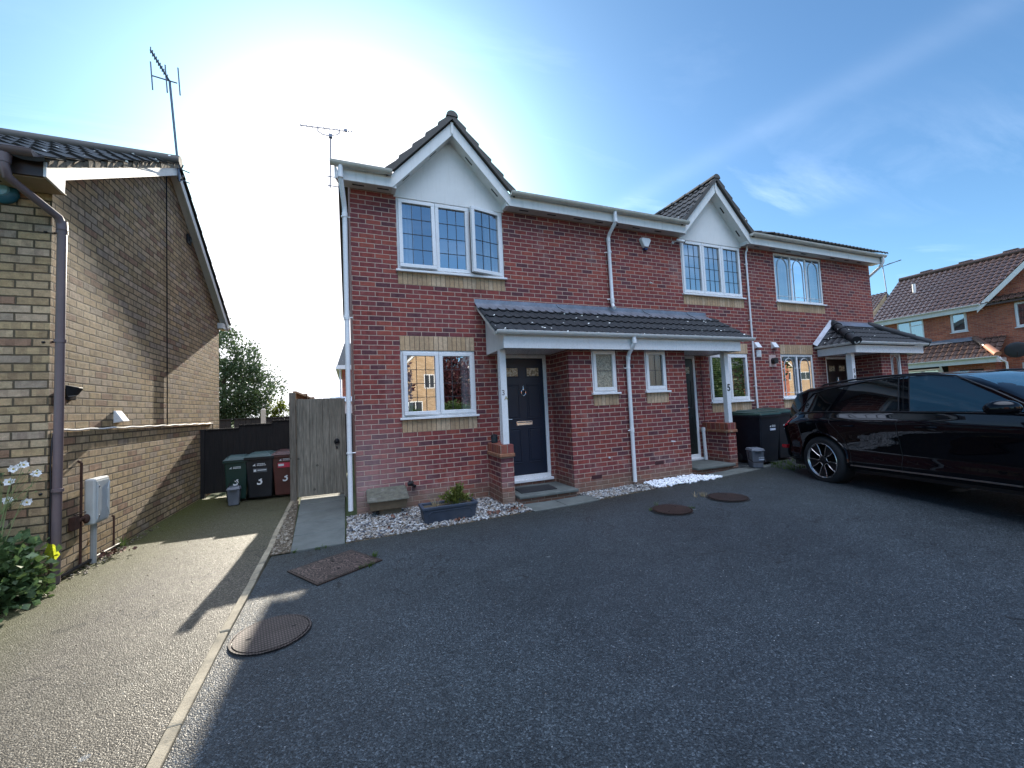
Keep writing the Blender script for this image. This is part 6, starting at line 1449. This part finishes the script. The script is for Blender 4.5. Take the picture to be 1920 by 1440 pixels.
window(rh, FR((25.5, 0, 0), (0, -1, 0), (-1, 0, 0)), -5.3, -3.4, .2, 2.35, lights=(1, 1, 1), style='plain', inside='curtain', name='porch_window', depth=.4)
m = MB(); m.tube([(25.1, 3.25, 2.42), (25.25, 3.25, 2.15), (25.45, 3.25, 1.95)], .04, 8); m.build('bracket', m_paint, rh)
sd = thing('satellite_dish', 'dark grey satellite dish on the orange-red brick wall', 'satellite dish', (25.8, 1.1, 2.9))
m = MB(); m.ellip((0, 0, 0), (.34, .34, .05), 24, 8); o = m.build('dish', pbr('dark_grey_dish', (.05, .055, .065), .5), sd, local=True, smooth=True); o.rotation_euler = (0, R(70), R(25)); o.location = (-.15, 0, -.02)
m = MB(); m.tube([(-.1, 0, 0), (.2, 0, 0)], .02, 6); m.tube([(-.1, 0, -.3), (-.45, -.1, -.1)], .012, 6); m.build('arm', m_black, sd, local=True)
th = thing('distant_house', 'tan brick gabled house with an aerial, half hidden behind the red terrace', 'house', (36, 9, 0))
P_ = lambda px, py, X: Vector(camo.location) + (_f+_r2*((px-960)/FPX)+_u2*((720-py)/FPX))*((X-CX)/((_f+_r2*((px-960)/FPX)+_u2*((720-py)/FPX)).x))
ya, za = 10.7, 8.85
m = MB(); m.prism([(33.4, ya+.15, 0), (42.6, ya+.15, 0), (42.6, ya+.15, 5.2), (38, ya+.15, za-.12), (33.4, ya+.15, 5.2)], (0, 9, 0)); m.build('wall', m_tan, th)
c5 = 1/math.sqrt(1+.78**2); t = tiled((33.0, ya+9.4, za-.78*5+.02), (0, -1, 0), (c5, 0, .78*c5), 9.4, 5/c5, pw=.25, ch=.33, amp=.045, step=.034); t.build('roof', m_tile_r, th, smooth=True, angle=35)
m = MB(); m.prism([(38, ya, za-.03), (43, ya, za-3.93), (43, ya+9.4, za-3.93), (38, ya+9.4, za-.03)], (0, 0, -.1)); m.build('rear_roof', m_tile_r, th)
m = MB(); m.prism([(38, ya+.03, za-.05), (33.1, ya+.03, za-3.87), (33.1, ya+.03, za-4.05), (38, ya+.03, za-.23)], (0, .03, 0)); m.build('bargeboard', m_tan, th)
m = MB(); t = thing('aerial', 'far slender aerial on the tan gabled house', 'aerial', (38, ya, za), group='television aerials on the gables')
m.tube([(38, ya, za-.5), (38, ya+.12, za+2.15)], .03, 6); m.build('mast', m_mast, t); m = MB(); m.tube([(38, ya+.5, za+2.0), (38, ya-1.0, za+2.15)], .03, 6)
for i in range(8): m.tube([(37.8, ya-.25-i*.1, za+2.05), (38.2, ya-.25-i*.1, za+2.18)], .012, 4)
m.build('boom', m_mast, t)

# houses and planting behind the viewpoint: they stand across the road, lit by the sun, and show in the window panes
def gable_house(name, label, x0, x1, y, z, mat, rmat, wins, zr=None):
    t = thing(name, label, 'house', ((x0+x1)/2, y, 0), group='houses across the road'); xm = (x0+x1)/2; zr = zr or z+(x1-x0)*.38
    m = MB(); m.prism([(x0, y, -.1), (x1, y, -.1), (x1, y, z), (xm, y, zr), (x0, y, z)], (0, -8, 0)); m.build('wall', mat, t)
    for s in (-1, 1):
        xe = xm+s*((x1-x0)/2+.3); m = MB(); m.prism([(xm, y+.3, zr+.18), (xe, y+.3, z-.05), (xe, y-8.3, z-.05), (xm, y-8.3, zr+.18)], (0, 0, .1)); m.build('roof', rmat, t)
        m = MB(); m.prism([(xm, y+.30, zr+.16), (xe, y+.30, z-.07), (xe, y+.30, z-.27), (xm, y+.30, zr-.06)], (0, .03, 0)); m.build('bargeboard', m_paint, t)
    Fh = FR((0, y, 0), (-1, 0, 0), (0, 1, 0))
    for (a, b, c, d) in wins:
        m = MB(); frame_ring(m, Fh, -b, -a, c, d, .07, .0, .04); fbox(m, Fh, -(a+b)/2-.03, -(a+b)/2+.03, 0, .04, c+.07, d-.07); w_ = m.build('window', m_white, t)
        m = MB(); fbox(m, Fh, -b+.05, -a-.05, .001, .01, c+.05, d-.05); m.build('pane', pbr('dark_pane', (.03, .035, .04), .1), w_)
gable_house('distant_house', 'tan brick gabled house across the road, mirrored in the ground floor pane', 8.9, 14.1, -25, 4.7, m_tan, m_tile_m, [(11.0, 11.9, 3.2, 4.4), (12.2, 13.3, .9, 2.2), (9.6, 10.8, .9, 2.2)], 7.1)
gable_house('distant_house', 'red brick house across the road behind the viewpoint', -12, -3, -27, 5, m_far, m_tile_r, [(-10, -8.6, 3.3, 4.4), (-7, -5.4, 3.3, 4.4), (-10, -8.2, .9, 2.2), (-6.8, -5, .9, 2.2)])
gable_house('distant_house', 'tan brick house across the road toward the car', 16, 26, -24, 5, m_tan, m_tile_r, [(17.5, 19, 3.3, 4.4), (22, 23.6, 3.3, 4.4), (18, 20, .9, 2.2)])
gable_house('distant_house', 'red brick house furthest along the road across from the terrace', 43, 51, -27, 5, m_far, m_tile_r, [(44.4, 46, 3.3, 4.4), (48, 49.5, 3.3, 4.4), (45, 47, .9, 2.2)])
gable_house('distant_house', 'tan brick house at the far corner across the road', 52, 64, -30, 5, m_tan, m_tile_m, [(54, 56, 3.3, 4.4), (58, 60, 3.3, 4.4)])
for i, (x, y, rr, hh) in enumerate(((29.5, -21, 2.4, 4.2), (37.5, -24, 4.6, 6.0), (70, -30, 5, 6), (-16, -22, 3, 4.5))):
    t = thing('tree', ['round green street tree between the tan house and the far red house', 'broad green tree just left of the furthest red house', 'large green tree at the far end of the road', 'green tree left of the red house across the road'][i], 'tree', (x, y, 0), group='trees across the road'); trunk(t, (x, y, 0), (x, y, hh*.7), .18, seed=i+3); crown('crown', (x, y, hh*.62), (rr, rr*.8, hh*.55), 160, 36, .34, m_leaf_b, t, seed=30+i, cl=.3)
t = thing('tree', 'purple-leaved tree across the road', 'tree', (6.9, -21, 0)); trunk(t, (6.9, -21, 0), (6.9, -21, 3.5), .16, seed=5); crown('crown', (6.9, -21, 3.2), (1.5, 1.4, 2.3), 160, 40, .26, m_leaf_red, t, seed=7)
t = thing('hedge', 'green garden hedge below the purple tree', 'hedge', (6.5, -19.5, 0)); crown('foliage', (6.5, -19.5, .85), (2.2, .7, .85), 200, 40, .16, m_leaf_b, t, seed=9); trunk(t, (6.5, -19.5, 0), (6.5, -19.5, 1), .06, seed=8)

# ================================================================== CAR
car = thing('parked_car', 'glossy black estate-style off-roader parked nose outward in front of the far house', 'car')
CAR_ANG = R(-107.5)
Lc = dict(rear=-2.33, front=2.33, ra=-1.36, fa=1.46, wr=.378)
def interp(xs, ys, x): return float(np.interp(x, xs, ys))
def smooth(xs, ys, x, d=.09): return sum(interp(xs, ys, x+k*d) for k in (-1, -.5, 0, .5, 1))/5
RO = ([-2.36, -2.34, -2.30, -2.20, -2.05, -1.90, -1.5, -1.0, -.5, 0, .35, .55, .8, 1.0, 1.2, 1.5, 1.9, 2.15, 2.30, 2.36],
      [.93, .98, 1.06, 1.26, 1.485, 1.545, 1.590, 1.620, 1.622, 1.605, 1.565, 1.510, 1.385, 1.250, 1.115, 1.075, .99, .90, .80, .72])
BE = ([-2.36, -2.2, -1.9, -1.5, -.5, .5, 1.2, 1.6, 2.0, 2.36], [.92, 1.03, 1.10, 1.125, 1.11, 1.085, 1.055, .99, .91, .74])
HW = ([-2.36, -2.32, -2.22, -2.05, -1.8, -1.4, -.8, 0, .8, 1.4, 1.8, 2.1, 2.26, 2.36], [.70, .76, .83, .885, .925, .945, .935, .932, .935, .945, .925, .87, .80, .66])
def roofz(s): return smooth(*RO, s, .05)
def beltz(s): return smooth(*BE, s, .08)
def halfw(s): return smooth(*HW, s, .05)
def bulge(s):  # haunches over the wheels
    return .022*math.exp(-((s+1.36)/.5)**2)+.022*math.exp(-((s-1.46)/.5)**2)
def zb(s): return .30 if abs(s) < 1.9 else .30+.06*(abs(s)-1.9)/.45
def bodyy(s, z):
    """lateral half width of the lower body at height z"""
    w_ = halfw(s)+bulge(s); b = beltz(s); t = (z-zb(s))/(b-zb(s))
    prof = ([0, .05, .16, .30, .55, .72, .82, .87, 1.0], [-.055, -.028, -.020, -.045, -.022, -.002, .006, -.012, -.118])
    return w_+float(np.interp(t, *prof))
def glassy(s, z):
    """half width of the cabin side above the waistline"""
    b, r = beltz(s), roofz(s); t = (z-b)/max(.05, r-b); y0 = bodyy(s, b)-.012
    top = .66+.02*math.cos(s); top = min(top, y0-.05)
    cab = (r-b)/.52; cab = min(1, max(0, cab))
    yt = y0+(top-y0)*cab
    return y0+(yt-y0)*min(1, max(0, t))**1.15
SG = -1  # the visible flank is the -y side in car space
ns = 150; ss = list(np.linspace(-2.355, 2.355, ns))
def section(s):
    out = []; b = beltz(s); r = roofz(s); z0 = zb(s)
    for t in np.linspace(0, 1, 26): z = z0+(b-z0)*t; out.append((bodyy(s, z), z))
    hgt = r-b
    if hgt > .03:
        for t in np.linspace(.04, .86, 12): z = b+hgt*t; out.append((glassy(s, z), z))
        y1 = glassy(s, b+hgt*.86)
        for q in np.linspace(.2, 1, 9): out.append((y1*(1-q)**.0*(1-q*.999) if False else y1*math.cos(q*math.pi/2)**.75 if q < 1 else 0.0, b+hgt*(.86+.14*math.sin(q*math.pi/2))))
    else:
        y0 = bodyy(s, b)
        for t in np.linspace(.04, .86, 12): out.append((y0*(1-t*.18), b+max(.0, hgt)*t+.01*t))
        for q in np.linspace(.2, 1, 9): out.append((y0*.845*(1-q), b+max(hgt, .0)+.010+.02*math.sin(q*math.pi/2)))
    return out
secs = [section(s) for s in ss]; ncol = len(secs[0])
V = []; F = []
for side in (1, -1):
    o = len(V)
    for s, sec in zip(ss, secs):
        for (y, z) in sec: V.append([s, side*y, z])
    for i in range(ns-1):
        for j in range(ncol-1): F.append((o+i*ncol+j, o+i*ncol+j+1, o+(i+1)*ncol+j+1, o+(i+1)*ncol+j))
V = np.array(V); AR = .425
keep = []; snap = {}
for f in F:
    c = V[list(f)].mean(0); ok = True
    for a in (Lc['ra'], Lc['fa']):
        if math.hypot(c[0]-a, c[2]-Lc['wr']) < AR and abs(c[1]) > .6: ok = False
    if ok: keep.append(f)
for a in (Lc['ra'], Lc['fa']):
    d = np.hypot(V[:, 0]-a, V[:, 2]-Lc['wr']); used = np.zeros(len(V), bool); used[np.unique(np.array(keep).ravel())] = True
    m_ = used & (d < AR+.022) & (np.abs(V[:, 1]) > .6) & (V[:, 2] < 1.0)
    k = AR/np.maximum(d[m_], .01); V[m_, 0] = a+(V[m_, 0]-a)*k; V[m_, 2] = Lc['wr']+(V[m_, 2]-Lc['wr'])*k
mb = MB(); mb.v = [tuple(v) for v in V]; mb.f = keep
# end caps
for idx in (0, ns-1):
    o = idx*ncol; o2 = ns*ncol+idx*ncol
    for j in range(ncol-1): mb.f.append((o+j, o+j+1, o2+j+1, o2+j))
def paint(name, c):
    m = NT(name); m.b.inputs['Base Color'].default_value = (*c, 1); m.b.inputs['Roughness'].default_value = .22; m.b.inputs['Metallic'].default_value = .0
    m.b.inputs['Coat Weight'].default_value = 1; m.b.inputs['Coat Roughness'].default_value = .012; m.b.inputs['Specular IOR Level'].default_value = 0.0; m.b.inputs['Coat IOR'].default_value = 1.36
    return m.m
m_car = paint('black_car_paint', (.0025, .003, .005))
body = mb.build('body', m_car, car, local=True, smooth=True, angle=50, weld=True)
m = MB()   # arch lips, under-tray and wheel housings
for a in (Lc['ra'], Lc['fa']):
    for side in (1, -1):
        pts = []
        for q in np.linspace(-.12*math.pi, 1.12*math.pi, 30):
            s, z = a+AR*math.cos(q), Lc['wr']+AR*math.sin(q)
            if z < .24: continue
            pts.append((s, side*(bodyy(s, min(z, beltz(s)))+.004), z))
        vs = []
        for p in pts: vs += [p, (p[0], p[1]-side*.10, p[2]), (a+(p[0]-a)*1.0, p[1]-side*.55, p[2])]
        m.add(vs, [(3*i, 3*i+3, 3*i+4, 3*i+1) for i in range(len(pts)-1)]+[(3*i+1, 3*i+4, 3*i+5, 3*i+2) for i in range(len(pts)-1)])
m.box(-2.1, 2.1, -.78, .78, .24, .36); m.build('wheel_housing', m_black, car, local=True)
for side in (1, -1):
    for a in (Lc['ra'], Lc['fa']):
        m = MB(); pts = [(a+(AR+.012)*math.cos(q), side*(bodyy(a+AR*math.cos(q), max(.32, Lc['wr']+AR*math.sin(q)))+.0), Lc['wr']+(AR+.012)*math.sin(q)) for q in np.linspace(.02, math.pi-.02, 26)]
        m.tube(pts, .016, 6); m.build('arch_trim', m_car, car, local=True, smooth=True)

def patch(pts, off, nrow=8, ncols=18, bow=0, fn=glassy):
    """pts: BL, BR, TR, TL in (s,z) on the flank"""
    BL, BR, TR, TL = pts; out = []
    for r in np.linspace(0, 1, nrow+1):
        a = (BL[0]+(TL[0]-BL[0])*r, BL[1]+(TL[1]-BL[1])*r); b = (BR[0]+(TR[0]-BR[0])*r, BR[1]+(TR[1]-BR[1])*r)
        for c in np.linspace(0, 1, ncols+1):
            s = a[0]+(b[0]-a[0])*c; z = a[1]+(b[1]-a[1])*c+bow*r*math.sin(math.pi*c)
            out.append((s, z))
    fs = []
    for i in range(nrow):
        for j in range(ncols): q = i*(ncols+1)+j; fs.append((q, q+1, q+ncols+2, q+ncols+1))
    return out, fs
m_cg1 = NT('tinted_car_glass'); m_cg1.b.inputs['Base Color'].default_value = (.004, .005, .006, 1); m_cg1.rough(.03); m_cg1.b.inputs['Specular IOR Level'].default_value = .9; m_tint = m_cg1.m
m_cg2 = NT('front_door_car_glass'); m_cg2.b.inputs['Base Color'].default_value = (.035, .090, .130, 1); m_cg2.rough(.04); m_cg2.b.inputs['Specular IOR Level'].default_value = .35; m_cg2.b.inputs['Coat Weight'].default_value = 0; m_cg2.b.inputs['Coat Roughness'].default_value = 0; m_fglass = m_cg2.m
WINS = [('quarter_window', [(-1.88, 1.145), (-1.27, 1.145), (-1.06, 1.50), (-1.58, 1.43)], .02, m_tint),
        ('rear_door_window', [(-1.20, 1.140), (-.20, 1.130), (-.24, 1.565), (-.96, 1.52)], .012, m_tint),
        ('front_door_window', [(-.08, 1.125), (1.10, 1.098), (.36, 1.53), (-.13, 1.565)], .022, m_fglass)]
for side in (1, -1):
    for nm, pts, bow, mt_ in WINS:
        q, fs = patch(pts, .004, bow=bow); m = MB(); m.add([(s, side*(glassy(s, z)+.006), z) for s, z in q], fs); m.build(nm, mt_, car, local=True, smooth=True)
    # chrome-black trim round the windows, belt strip
    m = MB(); pts = [(s, side*(glassy(s, beltz(s)+.012)+.010), beltz(s)+.014) for s in np.linspace(-1.9, 1.15, 40)]; m.tube(pts, .009, 6)
    top = [(-1.92, 1.16), (-1.62, 1.445), (-1.3, 1.50), (-1.0, 1.535), (-.6, 1.575), (-.13, 1.585), (.15, 1.572), (.40, 1.53), (.75, 1.34), (1.14, 1.105)]
    pts = [(s, side*(glassy(s, z)+.008), z) for s, z in top]; m.tube(pts, .010, 6)
    for (a, b) in (((-.22, 1.13), (-.255, 1.58)), ((-.08, 1.12), (-.125, 1.58))): m.tube([(s, side*(glassy(s, z)+.007), z) for s, z in (a, ((a[0]+b[0])/2, (a[1]+b[1])/2), b)], .007, 6)
    m.build('window_trim', m_black, car, local=True, smooth=True)
    # shut lines
    m = MB()
    for line in ([(-.15, 1.12), (-.16, .9), (-.16, .6), (-.17, .36)], [(-.165, 1.12), (-.20, 1.58)], [(1.18, 1.05), (1.16, .8), (1.10, .5), (1.08, .36)], [(-1.18, 1.12), (-1.14, .98), (-1.02, .84), (-.94, .70), (-.88, .5), (-.86, .36)], [(-.86, .36), (1.08, .36)]):
        P = []
        for a, b in zip(line[:-1], line[1:]):
            for t in np.linspace(0, 1, 8): s, z = a[0]+(b[0]-a[0])*t, a[1]+(b[1]-a[1])*t; P.append((s, side*((bodyy(s, z) if z <= beltz(s) else glassy(s, z))-.0005), z))
        m.tube(P, .0045, 5)
    m.build('shut_line', m_slot, car, local=True)
    # sill strip, feature crease
    m = MB(); m.tube([(s, side*(bodyy(s, zb(s)+.06)+.006), zb(s)+.055-.0) for s in np.linspace(-.88, 1.0, 20)], .010, 6); m.build('sill_strip', pbr('brushed_strip', (.32, .28, .26), .3, metal=.9), car, local=True, smooth=True)
    m = MB(); m.tube([(s, side*(bodyy(s, z)-.004), z) for s, z in [(x, beltz(x)-.115-.0) for x in np.linspace(-1.95, 1.9, 50)]], .007, 6); m.build('shoulder_crease', m_car, car, local=True, smooth=True)
    for s0 in (-.62-.36, .08): # door handles
        m = MB(); z = .93; y = bodyy(s0, z); m.tube([(s0, side*(y-.005), z), (s0+.02, side*(y+.028), z+.002), (s0+.20, side*(y+.030), z-.002), (s0+.225, side*(y-.003), z-.002)], [.012, .013, .013, .012], 8); m.build('door_handle', m_car, car, local=True, smooth=True)
    # roof rail
    m = MB(); P = [(s, side*.60, roofz(s)-.036+(.030 if -1.55 < s < .15 else 0)) for s in np.linspace(-1.7, .30, 24)]; m.tube(P, .015, 8); m.build('roof_rail', m_black, car, local=True, smooth=True)
    # mirror
    m = MB(); c = (1.02, side*1.055, 1.145)
    m.ellip(c, (.085, .125, .085), 16, 10); vs = m.v
    m.v = [(x+.05*((y*side-1.05)/-.12), y, z if z > 1.10 else 1.10-(1.10-z)*.5) for x, y, z in vs]; m.tube([(1.0, side*.90, 1.09), (1.02, side*1.0, 1.105)], .03, 10); m.build('door_mirror', m_car, car, local=True, smooth=True)
    m = MB(); m.ellip((1.02-.035, side*1.065, 1.15), (.06, .10, .06), 12, 8); m.build('mirror_glass', m_black, car, local=True, smooth=True)
    # tail lamp and reflector
    m = MB(); q, fs = patch([(-2.31, .86), (-2.06, .93), (-2.04, 1.03), (-2.28, 1.02)], 0, 4, 10); m.add([(s, side*(bodyy(s, min(z, beltz(s)))+.012), z) for s, z in q], fs)
    m.build('tail_lamp', pbr('red_lens', (.45, .012, .022), .12, var=.3), car, local=True, smooth=True)
    m = MB(); m.box(-2.37, -2.26, side*.66 if side > 0 else -.80, side*.66+.14 if side > 0 else -.66, .50, .56); m.build('bumper_reflector', pbr('red_reflector', (.40, .01, .02), .2), car, local=True, bevel=.01)
# spoiler, rear glass, windscreen, bonnet gap, fin
m = MB(); m.hexa([(-2.15, -.60, 1.425), (-1.85, -.63, 1.45), (-1.85, .63, 1.45), (-2.15, .60, 1.425)], [(-2.17, -.59, 1.455), (-1.80, -.62, 1.545), (-1.80, .62, 1.545), (-2.17, .59, 1.455)]); m.build('spoiler', m_car, car, local=True, bevel=.012)
def across(s0, s1, y0, y1, lift, n=10):
    vs = []; 
    for a in np.linspace(0, 1, n+1):
        s = s0+(s1-s0)*a; yy = y0+(y1-y0)*a
        for b in np.linspace(-1, 1, 17): vs.append((s, b*yy, roofz(s)+lift-.035*b*b))
    return vs, [(i*17+j, i*17+j+1, (i+1)*17+j+1, (i+1)*17+j) for i in range(n) for j in range(16)]
vs, fs = across(.42, 1.16, .60, .72, .012); m = MB(); m.add(vs, fs); m.build('windscreen', m_fglass, car, local=True, smooth=True)
vs, fs = across(-2.25, -2.03, .66, .60, .012); m = MB(); m.add(vs, fs); m.build('rear_window', m_tint, car, local=True, smooth=True)
vs, fs = across(-.9, .32, .50, .50, .006); m = MB(); m.add(vs, fs); m.build('glass_roof', m_fglass, car, local=True, smooth=True)
m = MB(); m.prism([(-1.55, 0, 1.575), (-1.38, 0, 1.60), (-1.50, 0, 1.655), (-1.54, 0, 1.655)], (0, .02, 0)); m.build('aerial_fin', m_black, car, local=True, bevel=.006)
m = MB()
for side in (1, -1):
    q, fs = patch([(1.85, .72), (2.30, .66), (2.26, .78), (1.80, .86)], 0, 4, 8); m.add([(s, side*(bodyy(s, z)+.006), z) for s, z in q], fs)
m.build('headlight', pbr('headlight_lens', (.5, .52, .55), .05, coat=1), car, local=True, smooth=True)
# wheels
m_tyre = pbr('tyre_rubber', (.014, .015, .017), .75, var=.2, bump=.4, bscale=90); m_rimd = pbr('dark_rim', (.02, .02, .023), .35, metal=.6); m_rimb = pbr('machined_rim', (.62, .56, .54), .24, metal=.9, var=.06)
def wheel(s, side):
    yo = side*.945; o = lambda y: yo-side*y
    m = MB(); R_ = Lc['wr']; prof = [(.262, .0), (.275, -.0), (.32, -.008), (R_-.025, .004), (R_-.004, .03), (R_, .07), (R_, .18), (R_-.006, .22), (.32, .25), (.262, .245)]
    m.lathe([(r, o(y)) for r, y in prof], (s, 0, R_), 56, 'y', False); t = m.build('wheel', m_tyre, car, local=True, smooth=True)
    m = MB(); m.lathe([(.264, o(.0)), (.270, o(-.006)), (.276, o(.0)), (.262, o(.012)), (.256, o(.02))], (s, 0, R_), 56, 'y', False); m.build('rim_lip', m_rimb, t, local=True, smooth=True)
    m = MB(); m.lathe([(.262, o(.012)), (.245, o(.06)), (.235, o(.20)), (.0, o(.20))], (s, 0, R_), 40, 'y', False); m.lathe([(.06, o(.03)), (.05, o(.02)), (.0, o(.018))], (s, 0, R_), 20, 'y'); m.lathe([(.0, o(.15)), (.16, o(.15)), (.16, o(.17)), (.0, o(.17))], (s, 0, R_), 30, 'y'); m.build('rim_barrel', m_rimd, t, local=True, smooth=True)
    mb1, mb2 = MB(), MB()
    for k in range(5):
        a0 = 2*math.pi*k/5+.25
        P = lambda r, a, y: (s+r*math.cos(a), o(y), R_+r*math.sin(a))
        U_ = [(.262, .36), (.215, .33), (.150, .33), (.088, .44), (.070, .28), (.068, 0)]; U_ = U_+[(r, -a) for r, a in U_[-2::-1]]
        mb1.tube([P(r, a0+a, .010+.022*(1-r/.262)) for r, a in U_], .0052, 6)   # bright machined edge round each opening
        h_ = math.pi/5
        for sg in (-1, 1):   # dark arm face between two openings
            vs = []
            for r, a in U_[:5]: vs += [P(r, a0+sg*a, .014+.022*(1-r/.262)), P(r, a0+sg*h_, .020+.022*(1-r/.262)), P(r, a0+sg*a, .085)]
            mb2.add(vs, [(3*i, 3*i+3, 3*i+4, 3*i+1) for i in range(4)]+[(3*i, 3*i+3, 3*i+5, 3*i+2) for i in range(4)])
    mb1.build('spoke_edge', m_rimb, t, local=True, smooth=True); mb2.build('spokes', m_rimd, t, local=True)
    for k in range(5):
        pass
    m = MB()
    for k in range(5): a = 2*math.pi*k/5+.9; m.ellip((s+.045*math.cos(a), o(.018), R_+.045*math.sin(a)), (.007, .006, .007), 8, 5)
    m.build('wheel_nut', m_black, t, local=True, smooth=True)
for s in (Lc['ra'], Lc['fa']):
    for side in (1, -1): wheel(s, side)
# place: rear wheel contact on the camera side
car.location = (7.33, -3.84, .075); car.rotation_euler = (0, R(-1.6), CAR_ANG)
for o in scene.objects:
    if o.type == 'MESH' and o.parent is None and 'kind' not in o and 'category' not in o: print('LOOSE', o.name)
